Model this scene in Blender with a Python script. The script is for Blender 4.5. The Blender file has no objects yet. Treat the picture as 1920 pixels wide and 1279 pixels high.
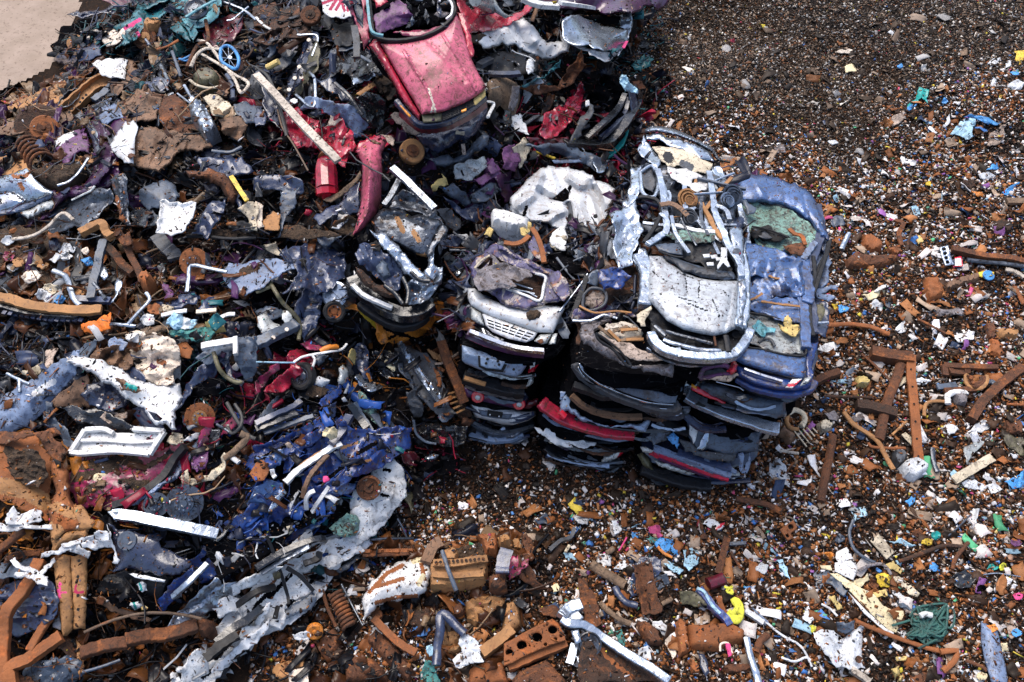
import bpy,math,random
import numpy as np
from math import radians,sin,cos,tan,pi
from mathutils import Vector,Matrix
from mathutils.geometry import delaunay_2d_cdt
SC=bpy.context.scene
COL=SC.collection
PW,PH=1920.0,1279.0
TILT=radians(35.0)
CAM_H=12.0
FPX=1598.0
cam_d=bpy.data.cameras.new('camera')
cam=bpy.data.objects.new('camera',cam_d)
COL.objects.link(cam)
cam.location=(0,0,CAM_H)
cam.rotation_euler=(TILT,0,0)
cam_d.sensor_fit='HORIZONTAL'
cam_d.angle_x=2*math.atan(PW/2/FPX)
cam_d.clip_end=500
SC.camera=cam
world=bpy.data.worlds.new('World')
SC.world=world
world.use_nodes=True
wn=world.node_tree
bg=wn.nodes['Background']
sky=wn.nodes.new('ShaderNodeTexSky')
sky.sky_type='NISHITA'
sky.sun_disc=False
SUN_EL,SUN_AZ=radians(63),radians(-25)
sky.sun_elevation=SUN_EL
sky.sun_rotation=SUN_AZ
sky.air_density=1.0
sky.dust_density=4.0
sky.ozone_density=1.5
wn.links.new(sky.outputs['Color'],bg.inputs['Color'])
bg.inputs['Strength'].default_value=0.15
sun_d=bpy.data.lights.new('sun','SUN')
sun=bpy.data.objects.new('sun',sun_d)
COL.objects.link(sun)
sun_d.energy=1.3
sun_d.angle=radians(40)
sun_d.color=(1.0,0.95,0.88)
sd=Vector((sin(SUN_AZ)*cos(SUN_EL),cos(SUN_AZ)*cos(SUN_EL),sin(SUN_EL)))
sun.rotation_euler=sd.to_track_quat('Z','Y').to_euler()
SC.view_settings.view_transform='Standard'
SC.view_settings.look='None'
SC.view_settings.exposure=0.78
SC.view_settings.gamma=1.0
SC.cycles.max_bounces=5
SC.cycles.diffuse_bounces=2
SC.cycles.glossy_bounces=3
SC.cycles.transmission_bounces=2
CT,ST=cos(TILT),sin(TILT)
def rays(u,v):
 u=np.asarray(u,float);v=np.asarray(v,float)
 x=(u-PW/2)/FPX
 y=-(v-PH/2)/FPX
 return np.stack([x,y*CT+ST,y*ST-CT],-1)
def P(u,v,z):
 d=rays(u,v)
 t=(CAM_H-np.asarray(z,float))/(-d[...,2])
 p=d*t[...,None]
 p[...,2]+=CAM_H
 return p
def pxm(u,v,z):
 d=rays(u,v)
 t=(CAM_H-z)/(-d[2])
 return FPX/t
def hy(v,y):
 d=rays(960,v)
 return CAM_H-y*(-d[2])/d[1]
def fbm(x,y,scale,seed,octv=4,gain=0.5):
 r=np.random.RandomState(seed)
 s=np.zeros_like(x,float);a=1.0;f=1.0/scale
 for o in range(octv):
  acc=0
  for k in range(4):
   an=r.uniform(0,2*pi);ph=r.uniform(0,2*pi,3)
   wx=x*f+0.7*np.sin(y*f*1.3+ph[1]);wy=y*f+0.7*np.sin(x*f*1.1+ph[2])
   acc=acc+np.sin((wx*cos(an)+wy*sin(an))*2.2+ph[0])
  s+=a*acc/4;a*=gain;f*=2.03
 return s
def fct(x,y,scale,seed):
 r=np.random.RandomState(seed)
 a=r.uniform(0,pi);st=r.uniform(1.2,2.0)
 X=(x*cos(a)+y*sin(a))/st;Y=-x*sin(a)+y*cos(a)
 x0,x1,y0,y1=X.min()-scale,X.max()+scale,Y.min()-scale,Y.max()+scale
 nx=max(2,int((x1-x0)/scale)+1);ny=max(2,int((y1-y0)/scale)+1)
 if nx*ny>900:return cru(x,y,scale,seed)
 gx_,gy_=np.meshgrid(np.linspace(x0,x1,nx),np.linspace(y0,y1,ny))
 px=gx_.ravel()+r.uniform(-.45,.45,gx_.size)*scale;py=gy_.ravel()+r.uniform(-.45,.45,gx_.size)*scale
 o=delaunay_2d_cdt([Vector((float(p),float(q)))for p,q in zip(px,py)],[],[],0,1e-5)
 vx=np.array([v.x for v in o[0]]);vy=np.array([v.y for v in o[0]]);h=r.uniform(-1,1,len(vx))
 z=np.zeros(len(x))
 for t in o[2]:
  a0,b0,c0=t[:3]
  d=(vy[b0]-vy[c0])*(vx[a0]-vx[c0])+(vx[c0]-vx[b0])*(vy[a0]-vy[c0])
  if abs(d)<1e-12:continue
  u=((vy[b0]-vy[c0])*(X-vx[c0])+(vx[c0]-vx[b0])*(Y-vy[c0]))/d
  v=((vy[c0]-vy[a0])*(X-vx[c0])+(vx[a0]-vx[c0])*(Y-vy[c0]))/d
  m=(u>=-1e-6)&(v>=-1e-6)&(u+v<=1+1e-6)
  z[m]=u[m]*h[a0]+v[m]*h[b0]+(1-u[m]-v[m])*h[c0]
 return z
def cru(x,y,scale,seed,n=7):
 r=np.random.RandomState(seed)
 s=np.zeros_like(x,float)
 wx=x+0.22*scale*np.sin(y/scale*1.7+r.uniform(0,6))+.1*scale*np.sin(y/scale*4.1+r.uniform(0,6))
 wy=y+0.22*scale*np.sin(x/scale*1.5+r.uniform(0,6))+.1*scale*np.sin(x/scale*4.6+r.uniform(0,6))
 for k in range(n):
  a=r.uniform(0,pi);f=1.0/(scale*(0.32+0.8*r.rand()**1.5));ph=r.uniform(0,2)
  t=(wx*cos(a)+wy*sin(a))*f+ph
  tri=np.abs(np.mod(t,2)-1)*2-1
  b=r.uniform(0,2*pi);m=0.5+0.5*np.sin((x*cos(b)+y*sin(b))/scale*r.uniform(.6,1.6)+r.uniform(0,6))
  s+=tri*np.clip(m*1.5-.2,0,1)*(scale*f)**-0.7
 return s/math.sqrt(n)*.95
HP=np.array([(-300,-300,0),(-300,0,0),(0,0,0),(70,0,0),(150,20,.03),(140,-40,0),(112,60,0),(100,100,0),(60,165,0),(0,170,0),(-300,150,0),(95,130,.03),(30,195,.7),(128,90,.25),(200,70,1.1),(250,40,1.5),(400,40,2.3),(600,40,2.9),(620,-200,3),(400,-300,2.2),(800,-40,3.8),(760,-300,3.4),(1000,-60,2.6),(180,170,1.3),(330,180,2.2),(500,190,2.6),(650,160,3.0),(820,120,3.2),(900,230,2.6),(960,130,2.4),(1100,80,1.9),(1180,30,1.3),(1170,-150,1.8),(1245,20,.3),(1250,-200,.4),(1180,130,.9),(1190,230,.5),(1215,130,.05),(1225,230,.05),(1100,200,1.2),(1010,220,1.7),(1100,300,.9),(1160,310,.2),(1290,60,0),(1300,-200,0),(-200,330,1.4),(20,260,1.5),(100,300,1.9),(250,300,2.2),(420,290,2.5),(560,270,2.6),(700,300,2.7),(800,280,2.5),(900,330,2.2),(1000,330,1.5),(20,430,1.6),(200,430,1.9),(340,400,2.2),(500,400,2.3),(640,380,2.4),(760,420,2.0),(880,420,1.7),(970,430,1.2),(1090,420,.6),(1150,420,.2),(-200,520,1.5),(60,520,1.7),(200,540,1.8),(350,520,2.0),(500,520,2.1),(620,560,1.9),(740,560,1.4),(850,560,.9),(930,560,.4),(1080,600,.0),(-200,700,1.5),(40,650,1.6),(180,660,1.8),(330,640,2.0),(480,640,2.0),(600,660,1.7),(700,700,1.0),(800,720,.95),(850,780,.65),(880,850,.0),(860,880,0),(40,800,1.5),(200,800,1.6),(340,780,1.7),(480,760,1.7),(600,780,1.5),(700,800,.95),(760,860,.7),(830,850,.45),(790,900,.05),(830,940,0),(-200,950,1.3),(40,950,1.4),(180,950,1.4),(320,920,1.5),(460,900,1.5),(600,890,1.3),(700,920,.75),(750,970,.25),(790,1000,.05),(40,1100,1.1),(200,1080,1.0),(340,1060,1.1),(460,1030,1.1),(580,1020,.8),(640,1060,.3),(570,1120,.25),(-200,1250,1.0),(60,1230,.9),(200,1220,.7),(340,1200,.55),(430,1180,.4),(470,1260,.15),(200,1400,.6),(450,1400,.2),(-200,1450,.8),(650,1130,.15),(740,1060,.2),(850,1060,.45),(960,1060,.4),(700,1200,.2),(850,1180,.25),(1000,1200,.2),(800,1300,.2),(1040,1090,.1),(1100,1000,0),(950,950,0),(1000,900,0),(1200,950,0),(1200,1200,.05),(1350,1220,.1),(1150,1350,.1),(1250,300,0),(1450,300,.1),(1600,150,.2),(1750,100,.45),(1850,200,.55),(1750,250,.25),(1900,320,.3),(1650,330,.05),(1600,450,0),(1650,560,.05),(1800,500,.1),(2100,200,.9),(2200,500,.4),(1900,650,.1),(1700,700,0),(1600,800,0),(1800,900,0),(1600,1000,.05),(1750,1150,.1),(1900,1200,.1),(2200,1000,.3),(1500,1250,0),(1400,1000,0),(1300,500,0),(1000,650,0),(1200,700,0),(1400,800,0),(1000,800,0),(1250,850,0),(1500,650,0),],float)
_hp=P(HP[:,0],HP[:,1],HP[:,2])
GX0,GX1,GY0,GY1,GD=-15.0,17.0,-1.0,25.0,0.05
gnx=int(round((GX1-GX0)/GD))+1
gny=int(round((GY1-GY0)/GD))+1
gx=np.linspace(GX0,GX1,gnx);gy=np.linspace(GY0,GY1,gny)
def _field():
 cx=gx[::4];cy=gy[::4]
 X,Y=np.meshgrid(cx,cy)
 num=np.zeros_like(X);den=np.zeros_like(X)
 for(px,py,pz)in _hp:
  w=1.0/((X-px)**2+(Y-py)**2+0.02)**2.0
  num+=w*pz;den+=w
 H=num/den
 xi=np.clip((gx-GX0)/(GD*4),0,len(cx)-1.001);yi=np.clip((gy-GY0)/(GD*4),0,len(cy)-1.001)
 x0=xi.astype(int);y0=yi.astype(int);fx=(xi-x0)[None,:];fy=(yi-y0)[:,None]
 A=H[np.ix_(y0,x0)];B=H[np.ix_(y0,x0+1)];C=H[np.ix_(y0+1,x0)];D=H[np.ix_(y0+1,x0+1)]
 return(A*(1-fx)+B*fx)*(1-fy)+(C*(1-fx)+D*fx)*fy
MOUND=_field()
_X,_Y=np.meshgrid(gx,gy)
RELIEF=MOUND+0.035*fbm(_X,_Y,.9,5,4)*np.clip(.6+MOUND,0,1.6)+.012*fbm(_X,_Y,.2,9,3)
def hmap(x,y,F=None):
 F=MOUND if F is None else F
 xi=np.clip((np.asarray(x,float)-GX0)/GD,0,gnx-1.001);yi=np.clip((np.asarray(y,float)-GY0)/GD,0,gny-1.001)
 x0=xi.astype(int);y0=yi.astype(int);fx=xi-x0;fy=yi-y0
 return(F[y0,x0]*(1-fx)+F[y0,x0+1]*fx)*(1-fy)+(F[y0+1,x0]*(1-fx)+F[y0+1,x0+1]*fx)*fy
def HS(u,v):
 d=rays(u,v)
 sh=d.shape[:-1]
 d=d.reshape(-1,3)
 best=np.zeros(len(d));done=np.zeros(len(d),bool)
 for z in np.linspace(5,0,101):
  t=(CAM_H-z)/(-d[:,2])
  hit=(~done)&(hmap(d[:,0]*t,d[:,1]*t)>=z)
  best[hit]=z;done|=hit
 return best.reshape(sh)
MATS={}
def _nn(nt,t,**kw):
 n=nt.nodes.new(t)
 for k,v in kw.items():
  setattr(n,k,v)
 return n
def surf(name,rgb,rust=.25,dirt=.4,rough=.4,metal=0.0,coat=0.0,bump=.25,bscale=14,rustc=(.16,.055,.018),dirtc=None,peel=None,peelc=(.5,.5,.48),scratch=.3,var=.25,spec=.5,crease=None):
 if dirtc is None:
  lum=max(rgb)
  dirtc=(.012,.009,.007)if lum<.03 else(.022,.015,.010)if lum<.2 else(.055,.036,.024)
 m=bpy.data.materials.new(name);m.use_nodes=True
 nt=m.node_tree;L=nt.links.new
 b=nt.nodes['Principled BSDF']
 tc=_nn(nt,'ShaderNodeTexCoord');oi=_nn(nt,'ShaderNodeObjectInfo')
 mul=_nn(nt,'ShaderNodeVectorMath',operation='MULTIPLY_ADD')
 cx=_nn(nt,'ShaderNodeCombineXYZ')
 L(oi.outputs['Random'],cx.inputs[0]);L(oi.outputs['Random'],cx.inputs[1]);L(oi.outputs['Random'],cx.inputs[2])
 L(cx.outputs[0],mul.inputs[0]);mul.inputs[1].default_value=(37,51,23);L(tc.outputs['Object'],mul.inputs[2])
 V=mul.outputs[0]
 def noise(scale,det=5,rg=.6,dist=0.0):
  n=_nn(nt,'ShaderNodeTexNoise');n.inputs['Scale'].default_value=scale;n.inputs['Detail'].default_value=det
  n.inputs['Roughness'].default_value=rg;n.inputs['Distortion'].default_value=dist;L(V,n.inputs['Vector']);return n.outputs['Fac']
 def ramp(f,a,c):
  r=_nn(nt,'ShaderNodeMapRange');r.inputs['From Min'].default_value=a;r.inputs['From Max'].default_value=c;L(f,r.inputs['Value']);return r.outputs['Result']
 def mix(f,a,c,mode='MIX'):
  x=_nn(nt,'ShaderNodeMix',data_type='RGBA',blend_type=mode)
  if isinstance(f,float):x.inputs[0].default_value=f
  else:L(f,x.inputs[0])
  for i,q in((6,a),(7,c)):
   if isinstance(q,tuple):x.inputs[i].default_value=(*q,1)
   else:L(q,x.inputs[i])
  return x.outputs[2]
 base=mix(ramp(noise(2.3,4),.35,.65),tuple(c*(1-var)for c in rgb),tuple(min(1,c*(1+var))for c in rgb))
 rr=None
 if peel:
  pk=ramp(noise(5,8,.72,.4),.62-peel*.25,.66-peel*.25)
  base=mix(pk,base,peelc)
 if scratch:
  wv=_nn(nt,'ShaderNodeTexVoronoi',feature='DISTANCE_TO_EDGE');wv.inputs['Scale'].default_value=4.5
  ns=_nn(nt,'ShaderNodeVectorMath',operation='MULTIPLY');L(V,ns.inputs[0]);ns.inputs[1].default_value=(1,2.7,1)
  L(ns.outputs[0],wv.inputs['Vector'])
  sc=ramp(wv.outputs['Distance'],.012,.0)
  s2=_nn(nt,'ShaderNodeMath',operation='MULTIPLY');L(sc,s2.inputs[0]);L(ramp(noise(3,3),.5,.62),s2.inputs[1])
  s3=_nn(nt,'ShaderNodeMath',operation='MULTIPLY');L(s2.outputs[0],s3.inputs[0]);s3.inputs[1].default_value=scratch
  base=mix(s3.outputs[0],base,tuple(min(1,c*.5+.25)for c in rgb))
 if dirt:
  base=mix(ramp(noise(3.2,8,.72,.5),.62-dirt*.3,.78-dirt*.2),base,dirtc)
  base=mix(ramp(noise(15,6,.75,1.0),.60-dirt*.26,.70-dirt*.2),base,dirtc)
  base=mix(ramp(noise(11,5,.8,2.0),.60,.70),base,tuple(min(1,c*1.5+(.02 if max(rgb)>.06 else.002))for c in rgb))
  base=mix(ramp(noise(45,3,.6),.74-dirt*.12,.78-dirt*.12),base,dirtc)
 R=b.inputs['Roughness']
 if rust:
  rk=ramp(noise(2.6,9,.74,.8),.70-rust*.38,.76-rust*.34)
  rc=mix(ramp(noise(16,5),.35,.7),tuple(c*.55 for c in rustc),tuple(min(1,c*1.7)for c in rustc))
  base=mix(rk,base,rc)
  rm=_nn(nt,'ShaderNodeMapRange');rm.inputs['To Min'].default_value=rough;rm.inputs['To Max'].default_value=.85;L(rk,rm.inputs['Value'])
  L(rm.outputs['Result'],R)
  if metal:
   mm=_nn(nt,'ShaderNodeMapRange');mm.inputs['To Min'].default_value=metal;mm.inputs['To Max'].default_value=0;L(rk,mm.inputs['Value']);L(mm.outputs['Result'],b.inputs['Metallic'])
 else:
  rq=_nn(nt,'ShaderNodeMapRange');rq.inputs['To Min'].default_value=max(.05,rough-.1);rq.inputs['To Max'].default_value=min(1,rough+.2);L(noise(5,6),rq.inputs['Value']);L(rq.outputs['Result'],R)
  b.inputs['Metallic'].default_value=metal
 L(base,b.inputs['Base Color'])
 b.inputs['Specular IOR Level'].default_value=spec
 b.inputs['Coat Weight'].default_value=coat;b.inputs['Coat Roughness'].default_value=.12
 if bump:
  bp=_nn(nt,'ShaderNodeBump');bp.inputs['Strength'].default_value=bump;bp.inputs['Distance'].default_value=.03
  L(noise(bscale,4,.55,.6),bp.inputs['Height'])
  cr=(.22 if(metal or coat)else.12)if crease is None else crease
  if cr:
   dv=_nn(nt,'ShaderNodeTexNoise');dv.inputs['Scale'].default_value=3.5;dv.inputs['Detail'].default_value=2;L(V,dv.inputs['Vector'])
   ad=_nn(nt,'ShaderNodeVectorMath',operation='MULTIPLY_ADD');L(dv.outputs['Color'],ad.inputs[0]);ad.inputs[1].default_value=(.22,.22,.22);L(V,ad.inputs[2])
   prev=bp
   for vs,ds in((2.2,.10),):
    vo=_nn(nt,'ShaderNodeTexVoronoi',feature='F1');vo.inputs['Scale'].default_value=vs;L(ad.outputs[0],vo.inputs['Vector'])
    b2=_nn(nt,'ShaderNodeBump');b2.inputs['Strength'].default_value=cr;b2.inputs['Distance'].default_value=ds
    L(vo.outputs['Distance'],b2.inputs['Height']);L(prev.outputs[0],b2.inputs['Normal']);prev=b2
   bp=prev
  L(bp.outputs[0],b.inputs['Normal'])
 MATS[name]=m
 return m
def fle(name,rough=.6,metal=0.0,bump=0):
 m=bpy.data.materials.new(name);m.use_nodes=True
 nt=m.node_tree;b=nt.nodes['Principled BSDF']
 a=_nn(nt,'ShaderNodeVertexColor',layer_name='col')
 tc=_nn(nt,'ShaderNodeTexCoord')
 n=_nn(nt,'ShaderNodeTexNoise');n.inputs['Scale'].default_value=30;n.inputs['Detail'].default_value=6;n.inputs['Roughness'].default_value=.7
 nt.links.new(tc.outputs['Object'],n.inputs['Vector'])
 r=_nn(nt,'ShaderNodeMapRange');r.inputs['From Min'].default_value=.55;r.inputs['From Max'].default_value=.75;nt.links.new(n.outputs['Fac'],r.inputs['Value'])
 x=_nn(nt,'ShaderNodeMix',data_type='RGBA',blend_type='MIX')
 nt.links.new(r.outputs[0],x.inputs[0]);nt.links.new(a.outputs['Color'],x.inputs[6]);x.inputs[7].default_value=(.05,.025,.012,1)
 nt.links.new(x.outputs[2],b.inputs['Base Color'])
 b.inputs['Roughness'].default_value=rough;b.inputs['Metallic'].default_value=metal;b.inputs['Specular IOR Level'].default_value=.22
 MATS[name]=m
 return m
def soil(name,c0,c1,c2,scale,rough=.8,bump=.6):
 m=bpy.data.materials.new(name);m.use_nodes=True
 nt=m.node_tree;b=nt.nodes['Principled BSDF'];L=nt.links.new
 tc=_nn(nt,'ShaderNodeTexCoord')
 def nz(s,d=8,r=.7):
  n=_nn(nt,'ShaderNodeTexNoise');n.inputs['Scale'].default_value=s;n.inputs['Detail'].default_value=d;n.inputs['Roughness'].default_value=r;L(tc.outputs['Object'],n.inputs['Vector']);return n.outputs['Fac']
 r1=_nn(nt,'ShaderNodeMapRange');r1.inputs['From Min'].default_value=.38;r1.inputs['From Max'].default_value=.62;L(nz(scale),r1.inputs['Value'])
 r2=_nn(nt,'ShaderNodeMapRange');r2.inputs['From Min'].default_value=.56;r2.inputs['From Max'].default_value=.68;L(nz(scale*9,5),r2.inputs['Value'])
 x=_nn(nt,'ShaderNodeMix',data_type='RGBA');L(r1.outputs[0],x.inputs[0]);x.inputs[6].default_value=(*c0,1);x.inputs[7].default_value=(*c1,1)
 y=_nn(nt,'ShaderNodeMix',data_type='RGBA');L(r2.outputs[0],y.inputs[0]);L(x.outputs[2],y.inputs[6]);y.inputs[7].default_value=(*c2,1)
 L(y.outputs[2],b.inputs['Base Color']);b.inputs['Roughness'].default_value=rough;b.inputs['Specular IOR Level'].default_value=.1
 bp=_nn(nt,'ShaderNodeBump');bp.inputs['Strength'].default_value=bump;bp.inputs['Distance'].default_value=.02;L(nz(scale*12,6),bp.inputs['Height']);L(bp.outputs[0],b.inputs['Normal'])
 MATS[name]=m
 return m
def props(o,label=None,cat=None,gr_=None,kind=None):
 if label:o['label']=label
 if cat:o['category']=cat
 if gr_:o['group']=gr_
 o['kind']=kind or 'thing'
 return o
def thing(name,label,cat,loc,gr_=None):
 o=bpy.data.objects.new(name,None)
 COL.objects.link(o);o.location=[float(c)for c in loc];o.empty_display_size=.1
 props(o,label,cat,gr_)
 return o
def rtl(o):
 loc=Vector((0,0,0))
 while o is not None:
  loc+=o.location;o=o.parent
 return np.array(loc)
def mk(name,V,Fc,mat,p_=None,label=None,cat=None,gr_=None,kind=None,smooth=30,thick=0,off=-1,mt_=None,midx=None,bevel=0):
 V=np.asarray(V,float)
 if p_ is None and kind is None:
  loc=np.array([V[:,0].mean(),V[:,1].mean(),V[:,2].min()])
 elif p_ is None:
  loc=np.zeros(3)
 else:
  loc=rtl(p_)
 me=bpy.data.meshes.new(name)
 me.from_pydata((V-loc).tolist(),[],[list(map(int,f))for f in Fc])
 o=bpy.data.objects.new(name,me)
 COL.objects.link(o)
 if p_ is not None:
  o.parent=p_
  if label:o['label']=label
 else:
  o.location=loc
  props(o,label,cat,gr_,kind)
 for q in(mt_ or[mat]):
  me.materials.append(MATS[q]if isinstance(q,str)else q)
 if midx is not None:
  me.polygons.foreach_set('material_index',np.asarray(midx,np.int32))
 me.update()
 if smooth:
  me.polygons.foreach_set('use_smooth',[True]*len(me.polygons))
  me.set_sharp_from_angle(angle=radians(smooth))
 if thick:
  s=o.modifiers.new('thickness','SOLIDIFY');s.thickness=thick;s.offset=off
 if bevel:
  s=o.modifiers.new('edge','BEVEL');s.width=bevel;s.segments=2;s.limit_method='ANGLE'
 return o
def pts(s):
 if not isinstance(s,str):
  return[tuple(p)for p in s]
 out=[]
 for w in s.split():
  a=[float(q)for q in w.split(',')]
  out.append((TO[0]+a[0]*TO[2],TO[1]+a[1]*TO[2],*a[2:]))
 return out
TO=[0,0,1.0]
def T(c=None,r=None,box=None):
 if c is None and box is None:
  TO[:]=[0,0,1.0]
 elif box:
  TO[:]=[box[0],box[1],(box[2]-box[0])/1918.0]
 else:
  TO[:]=[480.0*c,320.0*r,480/1918.0]
def inp(x,y,poly):
 inside=np.zeros(x.shape,bool)
 n=len(poly)
 for i in range(n):
  x0,y0=poly[i][:2];x1,y1=poly[(i+1)%n][:2]
  if y0==y1:continue
  c=((y0>y)!=(y1>y))&(x<(x1-x0)*(y-y0)/(y1-y0)+x0)
  inside^=c
 return inside
def sgd(x,y,path):
 d=np.full(x.shape,1e9)
 for(a,b)in zip(path[:-1],path[1:]):
  ax,ay=a[:2];bx,by=b[:2];dx,dy=bx-ax,by-ay;l2=dx*dx+dy*dy+1e-9
  t=np.clip(((x-ax)*dx+(y-ay)*dy)/l2,0,1)
  d=np.minimum(d,np.hypot(x-ax-t*dx,y-ay-t*dy))
 return d
SEED=[100]
def shg(poly,h=None,li=.06,bu=0.0,rim=0.0,rimw=.05,cm_=.02,cs_=.35,res=.035,jag=.15,ho=(),fo=(),seed=None,dz=0.0):
 if seed is None:
  SEED[0]+=1;seed=SEED[0]
 rnd=np.random.RandomState(seed);step0=res*1.5
 P0=pts(poly)
 UV=np.array([p[:2]for p in P0],float)
 if h is None:
  hb=HS(UV[:,0],UV[:,1])+li
  if cm_>=.03:
   c0=UV.mean(0);UV=c0+(UV-c0)*1.12
   hb=hb+np.clip(((UV-c0)/115)@rnd.normal(0,.16,2),-li*.6,.3)
 elif callable(h):
  hb=h(UV[:,0],UV[:,1])+dz
 else:
  hb=np.full(len(UV),float(h))
 s=pxm(UV[:,0].mean(),UV[:,1].mean(),hb.mean())
 for lv in range(3 if cm_>=.03 else 2 if cm_>.018 else 0):
  N=np.roll(UV,-1,0);e=N-UV;ln=np.hypot(e[:,0],e[:,1])
  mid=(UV+N)/2+np.column_stack([-e[:,1],e[:,0]])*(rnd.normal(0,.07 if lv==0 else.10,len(UV))*(ln>step0*s))[:,None]
  UV=np.stack([UV,mid],1).reshape(-1,2);hb=np.stack([hb,(hb+np.roll(hb,-1))/2],1).ravel()
 ring,rh=[],[]
 n=len(UV)
 for i in range(n):
  a,b=UV[i],UV[(i+1)%n]
  k=max(1,int(np.hypot(*(b-a))/s/res))
  nrm=np.array([-(b-a)[1],(b-a)[0]])/(np.hypot(*(b-a))+1e-9)
  for j in range(k):
   t=j/k
   q=a+(b-a)*t
   if j:q=q+nrm*rnd.normal()*jag*res*s*.6
   ring.append(q);rh.append(hb[i]*(1-t)+hb[(i+1)%n]*t)
 ring=np.array(ring);rh=np.array(rh)
 step=res*s
 x0,y0=ring.min(0);x1,y1=ring.max(0)
 gx_,gy_=np.meshgrid(np.arange(x0,x1,step),np.arange(y0,y1,step*.87))
 gx_[1::2]+=step/2
 qx=gx_.ravel()+rnd.uniform(-.22,.22,gx_.size)*step;qy=gy_.ravel()+rnd.uniform(-.22,.22,gx_.size)*step
 ok=inp(qx,qy,ring)
 rr=[ring]
 hl=[]
 for hh in ho:
  hp=np.array([p[:2]for p in pts(hh)]);hl.append(hp)
  ok&=~inp(qx,qy,hp)
 qx,qy=qx[ok],qy[ok]
 closed=np.vstack([ring,ring[:1]])
 db=sgd(qx,qy,closed)
 keep=db>step*.45
 for hp in hl:
  keep&=sgd(qx,qy,np.vstack([hp,hp[:1]]))>step*.4
 qx,qy=qx[keep],qy[keep]
 pt=[tuple(p)for p in ring];ed=[(i,(i+1)%len(ring))for i in range(len(ring))]
 for hp in hl:
  k0=len(pt);pt+=[tuple(p)for p in hp];ed+=[(k0+i,k0+(i+1)%len(hp))for i in range(len(hp))]
 pt+=list(zip(qx.tolist(),qy.tolist()))
 res_=delaunay_2d_cdt([Vector((float(a),float(b)))for a,b in pt],ed,[],1,1e-4)
 uv=np.array([(v.x,v.y)for v in res_[0]]);tri=np.array(res_[2])
 for hp in hl:
  c=uv[tri].mean(1);tri=tri[~inp(c[:,0],c[:,1],hp)]
 c=uv[tri].mean(1);tri=tri[inp(c[:,0],c[:,1],ring)]
 used=np.unique(tri);mp=-np.ones(len(uv),int);mp[used]=np.arange(len(used));uv=uv[used];tri=mp[tri]
 A=np.column_stack([ring,np.ones(len(ring))])
 co=np.linalg.lstsq(A,rh,rcond=None)[0]
 rs=rh-A@co
 hz=np.column_stack([uv,np.ones(len(uv))])@co
 if np.abs(rs).max()>.004:
  for k0 in range(0,len(uv),1000):
   D=((uv[k0:k0+1000,None,:]-ring[None])**2).sum(-1)+(2.0)**2
   w=1/D**1.5
   hz[k0:k0+1000]+=(w@rs)/w.sum(1)
 db=sgd(uv[:,0],uv[:,1],closed)/s
 mx=db.max()+1e-6
 if bu:hz=hz+bu*(1-(1-np.clip(db/mx,0,1))**2)
 if rim:hz=hz-rim*(1-np.clip(db/rimw,0,1))**2
 X=uv[:,0]/s;Y=uv[:,1]/s
 if cm_:
  if cm_<.018:
   hz=hz+1.2*cm_*cru(X,Y,cs_,seed)
  else:
   hz=hz+1.25*cm_*fct(X,Y,cs_*.85,seed)+.42*cm_*fct(X,Y,cs_*.36,seed+7)+.3*cm_*cru(X,Y,cs_,seed+3)
 for f in fo:
  *line,amp,wd=f
  pa=pts(line[0])if isinstance(line[0],str)else line[0]
  d=sgd(uv[:,0],uv[:,1],pa)/s
  hz=hz+amp*np.clip(1-d/wd,0,1)
 V=P(uv[:,0],uv[:,1],hz)
 tri=tri[:,::-1]
 a=V[tri[:,0]];nz=np.cross(V[tri[:,1]]-a,V[tri[:,2]]-a)[:,2]
 if nz.mean()<0:tri=tri[:,::-1]
 return V,tri,uv
def S(name,label,cat,poly,mat,p_=None,gr_=None,thick=.012,sk=(),smooth=22,**kw):
 V,tri,uv=shg(poly,**kw)
 mt_,mi=None,None
 if sk:
  mt_=[mat]+[q[0]for q in sk]
  c=uv[tri].mean(1);mi=np.zeros(len(tri),int)
  for k,(mm,w,pa)in enumerate(sk):
   for line in(pa if isinstance(pa,(list,tuple))and isinstance(pa[0],str)else[pa]):
    mi[sgd(c[:,0],c[:,1],pts(line))<w]=k+1
 return mk(name,V,tri,mat,p_,label,cat,gr_,smooth=smooth,thick=thick,mt_=mt_,midx=mi)
def p3(path,h=None,li=.08,dz=0.0):
 Q=pts(path)
 uv=np.array([p[:2]for p in Q],float)
 hb=HS(uv[:,0],uv[:,1])+li if h is None else h(uv[:,0],uv[:,1])+dz if callable(h)else(np.full(len(uv),float(h))if np.isscalar(h)else np.asarray(h,float))
 for i,p in enumerate(Q):
  if len(p)>2:hb[i]=p[2]
 return P(uv[:,0],uv[:,1],hb)
def spl(Q,k=6):
 Q=np.asarray(Q,float)
 if len(Q)<3:
  return np.array([Q[0]+(Q[1]-Q[0])*t for t in np.linspace(0,1,k+1)])
 E=np.vstack([2*Q[0]-Q[1],Q,2*Q[-1]-Q[-2]])
 out=[]
 for i in range(1,len(E)-2):
  a,b,c,d=E[i-1:i+3]
  for t in np.linspace(0,1,k,endpoint=False):
   out.append(.5*((2*b)+(c-a)*t+(2*a-5*b+4*c-d)*t*t+(3*b-a-3*c+d)*t**3))
 out.append(Q[-1])
 return np.array(out)
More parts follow.
